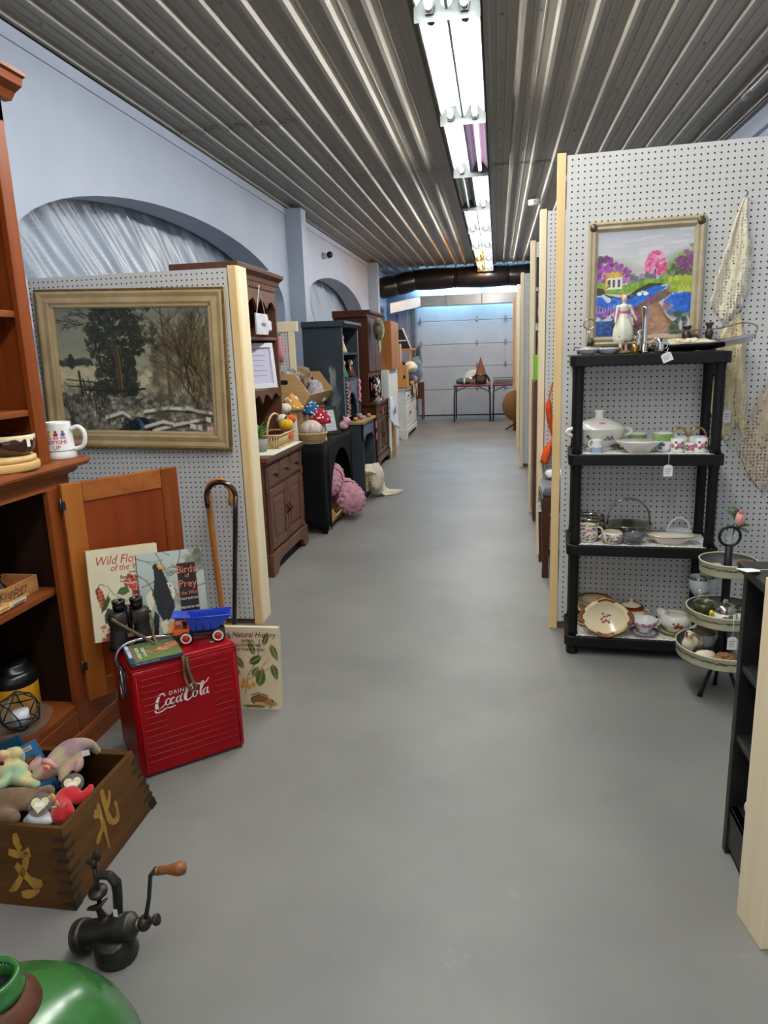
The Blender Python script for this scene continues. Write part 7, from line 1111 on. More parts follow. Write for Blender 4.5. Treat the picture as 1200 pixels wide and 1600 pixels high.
pumpkin('large cream and pink knitted pumpkin sitting in the rope basket',475,668,p.x-0.02,0.088,mat('speckled_cream_knit','b9a49a',0.95,0,'e6dcd4',110,(1,1,0.3),bump=0.5,bs=140),TH+0.04);D.objects[[o.name for o in D.objects if o.name.startswith('stuffed_pumpkin')][-1]].location.y=5.27
framed('framed_card','black framed price list card leaning beside the crimson mushroom','frame',(-1.385,5.86,TH+0.001),PI/2-0.75,0.17,0.24,0.028,mat('black_frame','232223',0.5),mat('white_list','cfd4da',0.7),0.25,6)
t=thing('pig_plush','little pink crocheted pig at the table end by the black frame','plush toy',(-1.345,6.16,TH+0.001),0.9);g=G();g.ell((0,0,0.042),(0.045,0.04,0.04),14,9).ell((0.02,-0.02,0.08),(0.036,0.036,0.034),14,9)
for s in(-1,1):g.tube([(0.02+s*0.02,-0.012,0.105),(0.02+s*0.03,-0.014,0.13)],[0.012,0.004],8)
remesh(part('body',g,mat('pale_pink_crochet','d9a8b4',0.9,bump=0.3,bs=140),t),0.005);part('snout',G().ell((0.042,-0.045,0.074),(0.012,0.012,0.011),10,7),mat('hot_pink','d0447c',0.8),t);[part('eye',G().ell((0.03+s*0.018,-0.047+s*0.012,0.09),0.004,6,5),M_iron,t)for s in(-1,1)]
# navy painted hutch
M_navy=mat('distressed_navy_paint','1d2935',0.6,0,'24313d',6);M_nedge=mat('worn_pale_edge','7d8a92',0.6,0,'3a4752',20);nb=M_navy.node_tree
NV=thing('navy_hutch','navy blue painted hutch with worn patches and open cubbies','hutch',(-1.5,6.6,0));
B(NV,-1.68,-1.335,6.2,6.222,0.0,1.585,M_navy,'side_panel');B(NV,-1.68,-1.335,6.90,6.922,0.0,1.585,M_navy,'side_panel');B(NV,-1.69,-1.68,6.2,6.92,0.0,1.6,M_navy,'back_panel');part('cornice',G(TR(1.5,-6.6,0)).prism([(-1.69,1.585),(-1.33,1.585),(-1.315,1.605),(-1.30,1.615),(-1.30,1.635),(-1.69,1.635)],6.17,6.95),M_navy,NV,bevel=0.004);part('cornice_edge',G(TR(1.5,-6.6,0)).box(-1.301,-1.298,6.17,6.95,1.612,1.622),M_nedge,NV)
for z in(1.36,1.13,0.74):B(NV,-1.68,-1.34,6.222,6.9,z-0.018,z,M_navy,'shelf')
for y in(6.2,6.90):part('worn_edge',G(TR(1.5,-6.6,0)).box(-1.336,-1.332,y,y+0.022,0.74,1.58),M_nedge,NV)
g=G(TR(1.5,-6.6,0));g.prism([(6.24,1.11),(6.88,1.11),(6.88,0.76)]+[(6.56+0.26*math.cos(PI*k/16),0.76+0.24*math.sin(PI*k/16))for k in range(17)]+[(6.24,0.76)],-1.355,-1.34,'yz');part('arched_panel',g,mat('slate_blue_paint','5a6c7c',0.6,0,'4a5a69',9),NV)
g=G(TR(1.5,-6.6,0));rnd=random.Random(11)
pts=[(-1.475,1.26),(-1.46,1.22),(-1.445,1.265),(-1.43,1.21),(-1.415,1.25),(-1.40,1.17),(-1.41,1.1),(-1.395,1.05),(-1.37,1.02),(-1.36,0.96),(-1.38,0.9),(-1.375,0.84),(-1.40,0.80),(-1.42,0.86),(-1.455,0.89),(-1.46,0.97),(-1.445,1.03),(-1.46,1.10),(-1.455,1.17)];part('worn_patch',g.prism(pts,6.1992,6.2,'xz'),mat('bare_patch','7d8a88',0.7,0,'2f3c48',16,(1,1,0.4)),NV)
part('desk_top',G(TR(1.5,-6.6,0)).box(-1.68,-1.205,6.38,7.05,0.715,0.74),wood('worn_desk_top','9a7a52','b89a6d','y',5,0.5),NV,bevel=0.003);part('apron',G(TR(1.5,-6.6,0)).prism([(6.4,0.715),(7.03,0.715),(7.03,0.55),(6.95,0.56),(6.88,0.6),(6.55,0.6),(6.48,0.56),(6.4,0.55)],-1.235,-1.22,'yz'),mat('slate_blue_paint'),NV)
for y in(6.4,6.99):B(NV,-1.26,-1.22,y,y+0.04,0,0.715,M_navy,'leg');B(NV,-1.68,-1.26,y,y+0.02,0,0.715,M_navy,'lower_side')
B(NV,-1.68,-1.225,6.4,7.03,0.03,0.055,M_navy,'lower_shelf')
# things on and around the navy hutch
for lb,px,py,zz,cols in(('pale blond doll on the top cubby of navy hutch',534,540,1.3605,('d9c9a0','c9b48a')),('doll in a green and white skirt in navy hutch cubby',536,572,1.1305,('3f7a5a','e6ddd0')),('brown and white doll in navy hutch cubby',549,574,1.1305,('5a3426','d9cfc6'))):
    p=at_x(px,py,-1.40);t=thing('doll',lb,'doll',(-1.40,min(max(p.y,6.28),6.84),zz));part('dress',G().lathe([(0,0),(0.05,0),(0.045,0.03),(0.022,0.09),(0.02,0.11),(0,0.115)],14),mat('doll_'+cols[0],cols[0],0.9),t);part('head',G().ell((0,0,0.135),(0.024,0.024,0.028),10,8),mat('doll_skin','d9b49a',0.7),t);part('hair',G().ell((-0.006,0.002,0.145),(0.025,0.026,0.024),10,8),mat('doll_'+cols[1],cols[1],0.9),t)
    for s in(-1,1):part('arm',G().tube([(0,s*0.02,0.1),(0.012,s*0.042,0.06)],[0.009,0.007],7),mat('doll_skin'),t)
for k,(dy,c,lb)in enumerate(((0.0,'b0202a','red bead necklace hanging on the navy hutch'),(-0.05,'9a948c','grey bead necklace hanging on the navy hutch'),(-0.02,'6b4a2e','brown bead necklace hanging on the navy hutch'),(0.5,'d98aa4','pink flower garland hanging at the far edge of navy hutch'))):
    y=6.36+dy;t=thing('bead_necklace',lb,'necklace',(-1.325,y,1.10),0,'necklaces on the navy hutch');L=0.30 if k<3 else 0.2
    for q in range(20):a=q/19;part('bead',G().ell((0.004*math.sin(q),(0.022 if k<3 else 0.012)*(1 if q%2 else-1),-L*a),0.011 if k<3 else 0.014,7,5),mat('beads_'+c,c,0.35),t)
    part('peg',G().tube([(-0.012,0,0.01),(0.012,0,0.014)],0.003,6),M_iron,t)
for k,(x,y,c,s,lb)in enumerate(((-1.32,6.75,'6f8a6a',.03,'little green dish of trinkets on the worn desk top'),(-1.27,6.62,'d98aa4',.025,'pink crocheted trinket on the worn desk top'),(-1.30,6.48,'c9862c',.022,'amber trinket at the near end of the worn desk top'),(-1.25,6.88,'a8704a',.022,'tan trinket at the far end of the worn desk top'))):one('trinket',G().ell((0,0,s*.8),(s,s*1.3,s*.8),12,7,lump=0.25,seed=k),mat('trinket_'+c,c,0.6),lb,'trinket',(x,y,0.7405))
t=thing('pink_tassel','pink ribbon tags dangling from the desk edge of navy hutch','ribbon',(-1.198,7.0,0.71));[part('ribbon',G().box(0,0.004,-0.02,0.02,-0.09-0.12*k,-0.02-0.12*k,TR(0,0.01*k,0)),mat('pink_ribbon','d97aa0',0.6),t)for k in range(2)]
M_ivory=mat('ivory_fringe_cloth','d3c9b2',0.95,0,'e2dac6',14,bump=0.4,bs=60)
t=thing('storage_basket','wicker basket on the lower shelf of navy hutch','basket',(-1.32,6.68,0.056));part('basket',G().frustum((-0.1,0.1,-0.16,0.16,0),(-0.12,0.12,-0.18,0.18,0.2)),M_wick,t,bevel=0.01)
for k in range(6):part('weave_band',G().tube([(0.1+0.0035*k,-0.16-.003*k,0.016+k*0.032),(0.1+0.0035*k,0.16+.003*k,0.016+k*0.032)],0.008,6),M_wick,t)
t=thing('ivory_blanket','ivory blanket spilling from the basket onto the floor','blanket',(-1.2,6.68,0.0));pth=curve([(-0.16,-0.02,0.262),(-0.06,-0.03,0.285),(0.045,0.0,0.26),(0.07,0.02,0.17),(0.085,0.04,0.07),(0.12,0.06,0.025),(0.2,0.09,0.015),(0.27,0.11,0.012)],6);wd_=[0.17,0.19,0.19,0.17,0.15,0.13,0.09,0.03]
def bl_(u,v):f=u*(len(pth)-1);i=min(int(f),len(pth)-2);q=f-i;P0=[pth[i][k]*(1-q)+pth[i+1][k]*q for k in range(3)];g_=u*7;j=min(int(g_),6);w=wd_[j]+(wd_[j+1]-wd_[j])*(g_-j);fo=0.022*math.sin(v*16+3*u);return(P0[0]+fo*0.7,P0[1]+(v-0.5)*2*w,max(0.006,P0[2]+fo*0.8-0.03*(2*v-1)**2))
part('cloth',G().sheet(bl_,40,30),M_ivory,t,thick=0.006);part('bunched_cloth',G().ell((0.05,-0.06,0.16),(0.07,0.13,0.15),26,14,lump=0.16,seed=4).ell((-0.04,-0.08,0.25),(0.12,0.12,0.05),24,10,lump=0.2,seed=5),M_ivory,t)
# second dark hutch
D2=chest('walnut_hutch','tall dark walnut hutch with camouflage cap hung on its door','hutch',-1.85,-1.385,8.12,9.06,0.79,2,2,wood('reddish_walnut','3f1d0e','502814','z',5,0.35,coat=0.15),wood('reddish_walnut_rail','431f0f','552c16','y',5,0.35,coat=0.15));m_,mY_=_mats['reddish_walnut'],_mats['reddish_walnut_rail']
hutch(D2,-1.84,-1.46,8.12,9.05,0.79,1.75,[(1.13,True),(1.45,False)],m_,mY_,False);B(D2,-1.462,-1.445,8.13,8.57,1.14,1.745,m_,'upper_door',0.003);B(D2,-1.462,-1.445,8.59,9.04,1.14,1.745,m_,'upper_door',0.003)
p=at_x(585,513,-1.42);t=thing('camo_cap','camouflage cap hung on the upper door of walnut hutch','cap',(-1.415,8.40,1.55));t.scale=(1,1.15,1.15);cm=tiedye('camouflage_cloth',['30361f','5a5838','1e1e16','77714c','3a2c1c'],16)
part('crown',G().ell((0.05,0,0.06),(0.065,0.11,0.115),20,12),cm,t);part('brim',G().prism([(-0.10,0.0),(0.10,0.0),(0.085,-0.12),(0.045,-0.165),(-0.045,-0.165),(-0.085,-0.12)],0.05,0.06,'yz'),cm,t,bevel=0.004)
t=thing('white_towel','white towel with blue print hanging from walnut hutch corner','towel',(-1.352,8.98,0.80));part('cloth',G().sheet(lambda u,v:(0.012+0.10*v*u+0.012*math.sin(9*u),-0.10+0.2*u*(1-0.2*v),-0.40*v*(0.75+0.3*u)),16,12),mat('white_towelling','d6dae2',0.95),t,thick=0.004);part('blue_print',G().ell((0.07,0.02,-0.16),(0.006,0.03,0.05),10,6),M_blue,t)
t=thing('patterned_pillow','black and white patterned pillow on the walnut hutch counter','pillow',(-1.48,9.16,0.79));t.location=(-1.50,8.90,0.7905);part('pillow',G().ell((0,0,0.15),(0.05,0.11,0.15),16,12),mat('patterned_fabric','1c1a1a',0.9,0,'d9d0cc',26,nlo=0.5,nhi=0.53),t)
for k,(y,lb,c)in enumerate(((8.3,'dark metal trinkets at the near end of hutch counter','4a4540'),(8.5,'silver horse tack pieces on the hutch counter','8a8a8c'),(8.68,'bronze trinkets in the hutch niche','5a4634'))):one('tack_piece',G().tube([(0.05*math.cos(q*.5),0.08*math.sin(q*.5),0.012+0.008*math.sin(q))for q in range(13)],0.011,7,True).ell((0.01,0,0.02),(0.03,0.05,0.02),10,6,lump=0.3,seed=k),mat('tack_'+c,c,0.35,0.8),lb,'trinket',(-1.43,y,0.791))
for y,z,c,lb in((8.2,0.93,'d03428','red hanging tag in the walnut hutch niche'),(8.55,0.62,'c23428','red tag hanging on the walnut hutch drawer')):one('red_tag',G().box(0,0.004,-0.022,0.022,-0.09,0),mat('red_card',c,0.6),lb,'tag',(-1.44 if z>.8 else-1.37,y,z+0.09))
t=thing('trailing_plant','small trailing green plant past the white towel','plant',(-1.42,9.22,0.55));rnd=random.Random(12);part('pot',G().lathe([(0,0),(0.05,0),(0.06,0.1),(0,0.1)],14),M_wwash,t)
for k in range(18):a=rnd.uniform(0,6.28);part('leaf',G().sheet(lambda u,v:(u*0.09,(v-.5)*0.04*math.sin(PI*min(1,u+.03)),-0.05*u*u),3,2,TR(0,0,0.1+0.1*rnd.random(),0,-0.6,a)),mat('fresh_leaf'),t,thick=0.0008)
one('plant_stool',G().box(-0.1,0.1,-0.1,0.1,0.52,0.549).box(-0.09,-0.06,-0.09,-0.06,0,0.52).box(0.06,0.09,-0.09,-0.06,0,0.52).box(-0.09,-0.06,0.06,0.09,0,0.52).box(0.06,0.09,0.06,0.09,0,0.52),M_plank,'little pine stool holding the trailing plant','stool',(-1.42,9.22,0))
# ================================================================ FAR END AND RIGHT-HAND BAYS
M_cabw=mat('cream_white_paint','d3d4d2',0.5,0,'dddedc',4);M_oak=wood('golden_oak','8a5526','a56c36','z',5,0.4);M_oakl=wood('light_crate_pine','b87f42','cc9656','z',5,0.5)
CRM=thing('cream_shelf','cream slatted cabinet behind the walnut hutch, under the oak cupboard','cabinet',(-1.7,10.0,0));B(CRM,-1.92,-1.45,9.6,10.5,0,1.12,M_cabw,'carcass',0.004);[B(CRM,-1.90+0.075*k,-1.84+0.075*k,9.592,9.6,0.06,1.08,M_cabw,'slat')for k in range(6)]
OK_=thing('oak_cupboard','plain oak cupboard box standing on the cream cabinet','cupboard',(-1.6,10.0,1.121));o=OK_;B(o,-1.80,-1.405,9.66,9.68,1.121,1.765,M_oak,'side_panel');B(o,-1.80,-1.425,9.68,10.4,1.121,1.765,M_oak,'carcass');B(o,-1.424,-1.405,9.69,10.04,1.125,1.76,M_oak,'door');B(o,-1.424,-1.405,10.05,10.4,1.125,1.76,M_oak,'door')
WC=chest('white_cabinet','white painted cabinet with pine top near the garage door','cabinet',-1.95,-1.41,11.06,12.5,0.80,3,3,M_cabw,M_cabw);[setattr(ch.data,'name',ch.data.name)for ch in WC.children];B(WC,-1.97,-1.38,11.03,12.53,0.801,0.822,wood('pine_counter','a06f3c','b98650','y',4,0.4),'pine_top')
zt=0.823
t=thing('slatted_crate','pine crate with slatted end on the white cabinet','crate',(-1.50,11.3,zt));part('front_board',G().box(-0.095,0.105,-0.12,-0.105,0,0.325),M_oakl,t,bevel=0.002);part('back_board',G().box(-0.095,0.105,0.105,0.12,0,0.325),M_oakl,t);part('top_board',G().box(-0.095,0.105,-0.105,0.105,0.31,0.325),M_oakl,t);[part('slat',G().box(-0.095,-0.083,-0.105,0.105,0.008+0.075*k,0.062+0.075*k),M_oakl,t)for k in range(4)];part('side_board',G().box(0.09,0.104,-0.105,0.105,0,0.31),M_oakl,t);part('knob',G().ell((0.065,-0.128,0.15),(0.018,0.012,0.03),10,6),M_iron,t)
t=thing('handled_box','narrow upright pine box with an oval hand hole on the slatted crate','box',(-1.535,11.3,zt+0.326));part('box',G().box(-0.055,0.04,-0.07,0.07,0,0.33),wood('pink_pine','b98f66','cba47c','z',5,0.5),t,bevel=0.003);part('hand_hole',G().ell((-0.008,-0.0705,0.165),(0.017,0.002,0.05),14,8),M_oak,t)
t=thing('wall_shelf','rough wood shelf on posts above the white cabinet','shelf',(-1.6,11.9,zt));part('board',G().box(-0.25,0.23,-0.2,0.45,0.55,0.58),M_oakl,t,bevel=0.003);[part('post',G().box(x,x+0.03,y,y+0.03,0,0.55),M_oakl,t)for x in(-0.24,0.19)for y in(-0.19,0.41)]
t=thing('chalkboard_easel','dark chalkboard easel with pine leg standing on the rough shelf','easel',(-1.53,11.9,zt+0.581));part('board',G().prism([(-0.09,0.0),(0.11,0.0),(-0.02,0.31),(-0.12,0.31)],-0.01,0.01),mat('navy_chalkboard','14151f',0.7),t);part('pine_leg',G().tube([(0.125,0,0.0),(-0.01,0,0.33)],0.012,6),M_pine2,t);part('pine_leg',G().tube([(-0.13,-0.02,0.0),(-0.115,-0.005,0.32)],0.008,6),M_pine2,t);part('chalk_rail',G().box(-0.08,0.05,-0.014,-0.01,0.12,0.14),M_wwash,t)
for k,(x,y,z,r,c,c2,lb)in enumerate(((-1.47,11.62,0.0,(.09,.13,.11),'2f3440','4a5262','dark slate yarn heap on the white cabinet'),(-1.46,11.62,0.20,(.115,.13,.085),'d9d2bc','e8e2d0','cream wool fleece bundle on top of the yarn heap'),(-1.40,11.95,0.05,(.12,.15,.19),'4f6a74','6f8c96','teal grey wool shawl draped at the cabinet end'),(-1.385,11.66,0.05,(.035,.04,.045),'c9648c','d97aa4','pink yarn ball tucked in the wool'),(-1.42,11.5,0.0,(.035,.04,.035),'b08a4a','c9a05c','mustard yarn ball at the crate side'),(-1.37,12.2,0.1,(.05,.1,.26),'33363c','4a4e55','charcoal scarf hanging at the shelf end'))):one('wool_bundle',G().ell((0,0,r[2]),r,20,12,lump=0.2,seed=k),mat('wool_'+c,c,1.0,0,c2,20,sheen=0.3),lb,'wool',(x+0.06,y,zt+z))
t=thing('lace_cloth','cream and black lace cloth hanging over white cabinet front','cloth',(-1.375,12.1,zt));part('cloth',G().sheet(lambda u,v:(0.006+0.008*math.sin(12*u),-0.35+0.7*u,0.006-v*(0.12+0.1*abs(math.sin(5*u)))),30,6),mat('cream_black_cloth','cdbf9e',0.9,0,'2a2522',7,nlo=0.55,nhi=0.6),t,thick=0.003)
one('perfume_bottle',G().lathe([(0,0),(0.025,0),(0.028,0.05),(0.012,0.07),(0.012,0.09),(0,0.09)],12),M_brown,'small amber jar on the slatted crate beside cream fleece','jar',(-1.455,11.3,zt+0.326))
for k in range(2):
    t=thing('tray_table',['dark folding tray table leaning by the white cabinet, nearer one','dark folding tray table leaning by the white cabinet, farther one'][k],'table',(-1.55,14.3+0.3*k,0),0,'dark tray tables');part('top',G().box(-0.16,0.05,-0.015,0.015,0.42,0.74),M_oakd,t,bevel=0.005);[part('leg',G().box(x,x+0.025,-0.02,0.02,0,0.74),M_oakd,t)for x in(-0.18,0.05)]
# folding tables
M_redt=mat('red_vinyl_top','a82a48',0.4);M_stl=mat('grey_steel_tube','3a3c40',0.35,0.6)
def ftable(label,x,y,w,d):
    t=thing('folding_table',label,'table',(x,y,0),0,'red folding tables');H=0.70;part('top',G().box(-w/2,w/2,-d/2,d/2,H-0.02,H),M_redt,t,bevel=0.006);part('edge_band',G().box(-w/2-.004,w/2+.004,-d/2-.004,d/2+.004,H-0.035,H-0.012),M_stl,t,bevel=0.003)
    for sx in(-1,1):
        for sy in(-1,1):part('leg',G().tube([(sx*(w/2-.03),sy*(d/2-.08),H-0.03),(sx*(w/2-.015),sy*(d/2-.04),H-0.2),(sx*(w/2-.01),sy*(d/2-.03),0)],0.013,8),M_stl,t)
        part('cross_bar',G().tube([(sx*(w/2-.02),-d/2+.05,H-0.14),(sx*(w/2-.02),d/2-.05,H-0.14)],0.009,6),M_stl,t);part('brace',G().tube([(sx*(w/2-.02),-d/2+.1,H-0.14),(sx*0.1,-d/2+.1,H-0.03)],0.008,6),M_stl,t)
    return t
ftable('red-topped folding table with the gnome, left of the pair',-0.475,14.05,0.70,0.75);ftable('red-topped folding table with wire basket, right of the pair',0.262,14.05,0.70,0.75)
t=thing('gnome_doll','felt gnome with tall brown pointed hat and grey beard','doll',(-0.31,13.85,0.7005));part('hat',G().lathe([(0.105,0.18),(0.10,0.2),(0.07,0.3),(0.035,0.4),(0.008,0.5),(0,0.505)],20),mat('brown_felt','8a5a48',0.95),t);part('body',G().lathe([(0,0),(0.1,0),(0.115,0.06),(0.10,0.14),(0.085,0.19),(0,0.2)],18),mat('charcoal_felt','35302e',0.95),t);part('beard',G().ell((0,-0.06,0.1),(0.075,0.06,0.1),16,10,lump=0.08),mat('grey_beard','5f5854',1.0),t);part('nose',G().ell((0,-0.115,0.18),0.02,10,8),mat('nose_felt','d09a88',0.8),t)
for s in(-1,1):part('arm',G().tube([(s*0.09,0,0.17),(s*0.15,-0.03,0.1),(s*0.165,-0.04,0.05)],[0.03,0.024,0.018],8),mat('charcoal_felt'),t);part('hand',G().ell((s*0.168,-0.042,0.035),0.02,8,6),mat('nose_felt'),t)
t=thing('yarn_skein','green twisted yarn skein with a white paper band','yarn',(-0.62,13.85,0.7005));[part('strand',G().tube([(-0.15,dy*.3,0.06),(-0.06,dy,0.06+dz),(0.06,dy,0.06+dz),(0.15,dy*.3,0.06)],0.035,8),mat('green_yarn','3a6658',0.95,0,'4f8070',50),t)for dy,dz in((-0.04,0),(0.04,0),(0,0.03),(0.0,-0.02))];part('band',G().tube([(-0.015,0,0.065),(0.015,0,0.065)],0.085,16,flat=0.75),M_whi,t)
t=thing('white_plate','white plate with blue writing propped behind the green yarn','plate',(-0.48,14.1,0.7005));part('plate',G().lathe([(0,0),(0.10,0),(0.14,0.012),(0.135,0.016),(0.1,0.006),(0,0.006)],28,TR(0,0,0.13,PI/2-0.2)),M_whi,t);part('blue_print',G().box(-0.06,0.06,-0.012,-0.008,0.13,0.145,TR(0,0,0,0,0.25)),M_blue,t)
t=thing('floral_bundle','small peach bundle between yarn and gnome','bundle',(-0.47,13.82,0.7005));part('bundle',G().ell((0,0,0.05),(0.05,0.05,0.05),12,8,lump=0.25),mat('peach_print','c98a7a',0.9,0,'6d4a44',30),t)
t=thing('wire_basket','blue wire basket with papers on the right folding table','basket',(0.13,13.88,0.7005))
for k in range(9):part('wire',G().tube([(-0.2+0.05*k,-0.12,0),(-0.2+0.05*k,-0.12,0.11)],0.004,5),mat('navy_wire','2a3558',0.4),t)
for z in(0.004,0.035,0.07,0.11):part('wire',G().tube([(-0.2,-0.12,z),(0.2,-0.12,z),(0.2,0.12,z),(-0.2,0.12,z)],0.004,5,True),mat('navy_wire'),t)
part('papers',G().box(-0.18,0.18,-0.1,0.1,0.006,0.07),mat('paper_stack','b0a8a0',0.8),t)
# ducts, detector, camera, vent
M_dk=mat('black_duct_wrap','171414',0.32,0,'201c1b',5,bump=0.6,bs=9,coat=0.2)
t=thing('insulated_duct','black plastic wrapped duct crossing under the ceiling at the far end','duct',(0,14.34,ZC));pth=[(-2.26,-0.2,-0.36),(-1.95,-0.1,-0.30),(-1.6,0,-0.21),(-0.8,0,-0.20),(0.2,0.02,-0.21),(1.2,0.03,-0.22),(1.76,0.03,-0.22)]
for k,(a,b)in enumerate(zip(curve(pth,1)[:-1],curve(pth,1)[1:])):a,b=Vector(a),Vector(b);part('duct_section',G().tube([a+(b-a)*q for q in(0,0.05,0.3,0.5,0.7,0.95,1)],[0.175,0.19,0.2,0.205,0.2,0.19,0.175],22),M_dk,t)
for k in range(1,6):a=Vector(pth[k]);part('strap',G().tube([a+Vector((0,0.19*math.cos(2*PI*q/20),0.19*math.sin(2*PI*q/20)))for q in range(20)],0.012,6,True),M_iron,t)
M_foil=mat('silver_foil_duct','aeb4ba',0.3,0.85,'c4c9ce',3,bump=0.3,bs=14)
t=thing('silver_duct','flat silver sheet metal duct running below the black duct','duct',(0,14.70,2.3));
for x0,x1,z0,z1 in((-1.5,-1.0,-0.08,0.12),(-1.0,-0.3,-0.08,0.12),(-0.3,0.5,-0.08,0.12),(0.5,1.72,-0.08,0.12)):part('duct_section',G().box(x0+.003,x1-.003,-0.14,0.14,z0,z1),M_foil,t,bevel=0.008);part('flange',G().box(x0-.006,x0+.006,-0.146,0.146,z0-.006,z1+.006),M_galv,t)
part('elbow',G().add([(-1.5,-.14,-.08),(-1.5,.14,-.08),(-1.5,.14,.12),(-1.5,-.14,.12),(-1.8,-.2,-.14),(-1.8,.1,-.14),(-1.8,.1,.06),(-1.8,-.2,.06),(-2.1,-.3,-.2),(-2.1,.05,-.2),(-2.1,.05,0),(-2.1,-.3,0)],[(0,3,7,4),(1,5,6,2),(2,6,7,3),(0,4,5,1),(4,7,11,8),(5,9,10,6),(6,10,11,7),(4,8,9,5),(8,11,10,9)]),M_foil,t,bevel=0.006);[part('hanger',G().tube([(x,0,0.12),(x,0,ZC-2.3+0.02)],0.006,6),M_galv,t)for x in(-1.2,0.2,1.4)]
for x in(-1.0,0.35):
    t=thing('shop_light',['cool fluorescent fixture glowing over garage door, left of pair','cool fluorescent fixture glowing over garage door, right of pair'][x>0],'light fixture',(x,14.94,2.62),0,'fluorescent fixtures by the garage door');part('housing',G().box(-0.6,0.6,-0.06,0.06,0.03,0.08),M_enamel,t,bevel=0.004);[part('tube',G().tube([(-0.58,y,0.015),(0.58,y,0.015)],0.013,10),mat('cool_tube','dff2ff',0.5,emit=TUBE*1.0,ecol='a8dcff'),t)for y in(-0.035,0.035)];[part('hanger',G().tube([(q,0,0.08),(q,0,ZC-2.62+0.02)],0.004,6),M_galv,t)for q in(-0.4,0.4)]
t=thing('smoke_detector','round white smoke detector on the ribbed ceiling','smoke detector',(0.40,8.45,ZC+0.006));part('housing',G().lathe([(0,0),(0.07,0),(0.072,-0.015),(0.066,-0.02),(0.066,-0.03),(0.07,-0.034),(0.062,-0.05),(0,-0.052)],28),M_whi,t);[part('vent_slot',G().box(0.06,0.068,-0.012,0.012,-0.03,-0.02,TR(0,0,0,0,0,a)),M_gink,t)for a in(0.5,1.5,2.5,3.6,4.7,5.7)]
t=thing('security_camera','white security camera with black face on the left wall','camera',(XL,9.62,2.625));part('mount',G().lathe([(0,0),(0.045,0),(0.045,0.02),(0.02,0.03),(0.02,0.07),(0,0.07)],18,TR(0,0,0,0,PI/2)),M_whi,t);part('body',G().tube([(0.06,0.02,0),(0.10,-0.06,0.0)],0.042,18),M_whi,t);part('lens_face',G().tube([(0.10,-0.062,0),(0.108,-0.08,0)],0.041,18),M_iron,t)
t=thing('wall_vent','white slotted vent grille high on the left wall past pillar','vent',(XL+0.001,8.74,2.31));part('plate',G().box(0,0.006,-0.10,0.10,-0.13,0.13),mat('off_white_vent','c9ccd2',0.5),t);[part('slot',G().box(0.006,0.008,-0.075,0.075,-0.10+0.02*k,-0.092+0.02*k),M_gink,t)for k in range(11)]
# right-hand bays
M_bench=wood('old_walnut_legs','3d2416','50301d','z',5,0.4)
t=thing('padded_stool','dark wood stool with worn grey cushion at second partition','stool',(0.47,4.33,0));part('apron',G().box(-0.21,0.21,-0.19,0.19,0.40,0.49),M_bench,t,bevel=0.004);part('cushion',G().box(-0.205,0.205,-0.185,0.185,0.49,0.55),mat('grey_velvet','5a5860',0.9,sheen=0.4),t,bevel=0.025,seg=4)
for sx in(-1,1):
    for sy in(-1,1):part('leg',G().frustum((-0.016,0.016,-0.016,0.016,0.045),(-0.024,0.024,-0.024,0.024,0.36),TR(sx*0.186,sy*0.166)).box(-0.019,0.019,-0.019,0.019,0,0.047,TR(sx*0.186,sy*0.166)).box(-0.026,0.026,-0.026,0.026,0.355,0.375,TR(sx*0.186,sy*0.166)).box(-0.023,0.023,-0.023,0.023,0.37,0.41,TR(sx*0.186,sy*0.166)),M_bench,t,bevel=0.002)
one('white_stuffing',G().ell((0,0,0.03),(0.07,0.06,0.03),16,8,lump=0.3),M_whp,'tuft of white fluff lying on the grey stool cushion','fluff',(0.36,4.42,0.551))
price_tag('price tag hanging from the padded stool corner',(0.252,4.30,0.47),0.04,0.036,0.06)
t=thing('orange_scarf','bright orange knitted scarf hung behind the first partition','scarf',(0.345,4.58,1.10));M_os=mat('orange_knit','c9440f',0.95,0,'d95a1c',30,bump=0.4,bs=80);part('scarf',G().tube(curve([(-0.005,0,0.03),(-0.028,0,-0.10),(-0.012,0,-0.22),(0.01,0,-0.30),(-0.025,0,-0.38),(-0.05,0,-0.47)],4),[0.012]*4+[0.05]*4+[0.042]*4+[0.03]*4+[0.065]*5,12,flat=0.4),M_os,t);part('hook',G().tube([(0,0.052,0.03),(0,-0.02,0.03)],0.003,6),M_iron,t)
t=thing('green_box','lime green box on a dark cabinet beside the third partition','box',(0.40,5.72,1.105));part('carton',G().box(-0.12,0.12,-0.08,0.08,0,0.19),mat('lime_carton','7dc22a',0.5),t,bevel=0.002);part('dark_band',G().box(-0.02,0.05,-0.081,-0.08,0.02,0.17),mat('dark_green_print','2f5a1c',0.5),t)
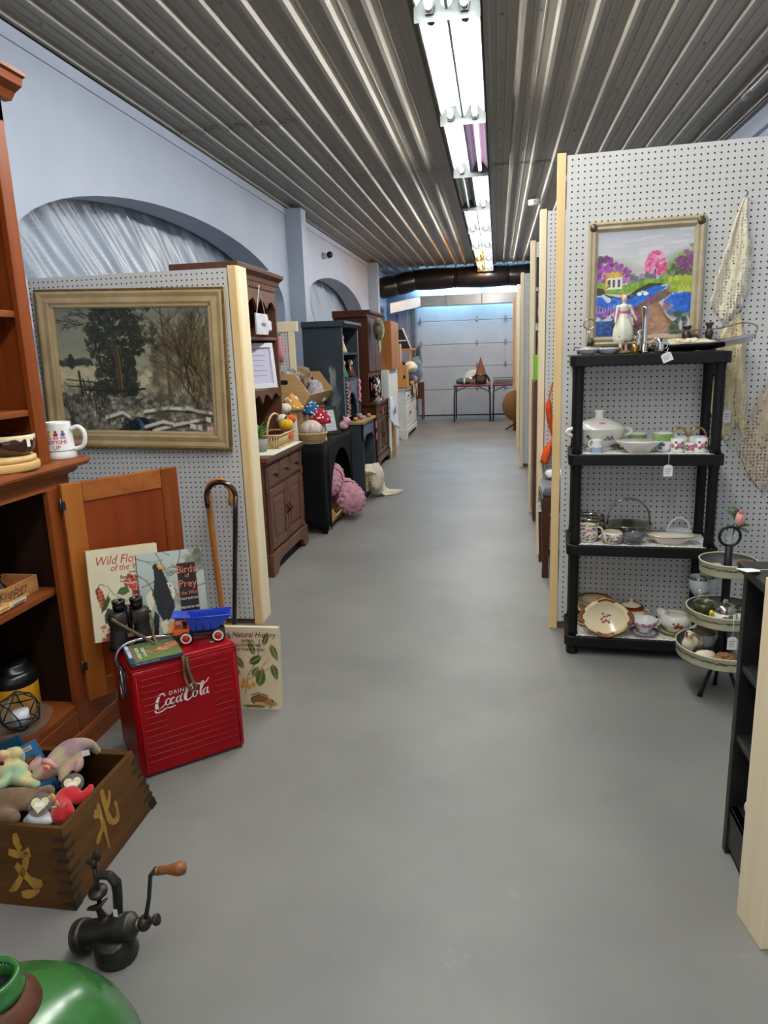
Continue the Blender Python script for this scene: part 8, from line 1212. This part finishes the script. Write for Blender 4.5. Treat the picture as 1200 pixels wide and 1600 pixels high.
CBN=thing('dark_cabinet','tall dark brown cabinet between second and third partitions','cabinet',(0.55,5.7,0));B(CBN,0.275,0.85,5.58,5.89,0.05,1.10,M_oakd,'carcass',0.004);B(CBN,0.285,0.84,5.575,5.58,0.12,1.05,M_oakdY,'door');[B(CBN,x,x+0.04,5.59,5.63,0,0.05,M_oakd,'foot')for x in(0.28,0.8)]
for k,(z,h,c,c2,lb)in enumerate(((1.92,0.22,'17171c','2a2a34','topmost dark picture hung behind the third post'),(1.66,0.24,'6d4a44','c9a08a','middle patterned picture hung behind the third post'),(1.36,0.24,'2f2a2a','b97a5a','lowest patterned picture hung behind the third post'))):t=thing('small_picture',lb,'picture',(0.42,5.902,z-h/2));part('print',G().box(-0.115,0.115,-0.014,-0.008,0,h),mat('pic_'+c,c,0.5,0,c2,14,nlo=0.45,nhi=0.55),t);[part('frame_side',G().box(a,b,-0.018,-0.004,c0,d),M_iron,t)for a,b,c0,d in((-0.12,0.12,0,0.012),(-0.12,0.12,h-0.012,h),(-0.12,-0.108,0.012,h-0.012),(0.108,0.12,0.012,h-0.012))]
t=thing('round_table','round brown tilted tabletop standing by the farthest partition','table',(0.30,12.05,0));part('top',G().lathe([(0,0),(0.25,0),(0.255,0.01),(0.25,0.022),(0,0.022)],36,TR(0.0,0,0.42,PI/2-0.1,0,0.5)),wood('brown_round_top','6d4a2a','82592f','z',4,0.4),t);part('pedestal',G().tube([(0,0.05,0),(0,0.05,0.4)],0.025,10),M_oakd,t);part('paper_label',G().box(-0.02,0.02,-0.012,-0.004,0.42,0.47,TR(0.05,-0.02,0,0,0,0.5)),M_tag,t);[part('leg',G().tube([(0,0.05,0.12),(dx,0.05+dy,0.012)],0.014,8),M_oakd,t)for dx,dy in((-0.16,0.06),(0.16,0.06),(0,0.2))]
t=thing('pull_cord','white cord hanging beside the garage door track','cord',(-1.83,15.0,1.45));part('cord',G().tube([(0,0,0.02),(0,0,1.49)],0.004,6),M_str,t);part('toggle',G().lathe([(0,0),(0.014,0),(0.01,0.05),(0,0.05)],10),M_iron,t)
one('blue_banner',G().sheet(lambda u,v:((u-0.5)*0.16*(0.5+v*0.9),0.01*math.sin(8*u),0.6-0.6*v),12,10),mat('blue_grey_cloth','8a90b4',0.9),'blue grey cloth hanging on the back wall left of door','cloth',(-2.03,15.06,1.62),thick=0.004)
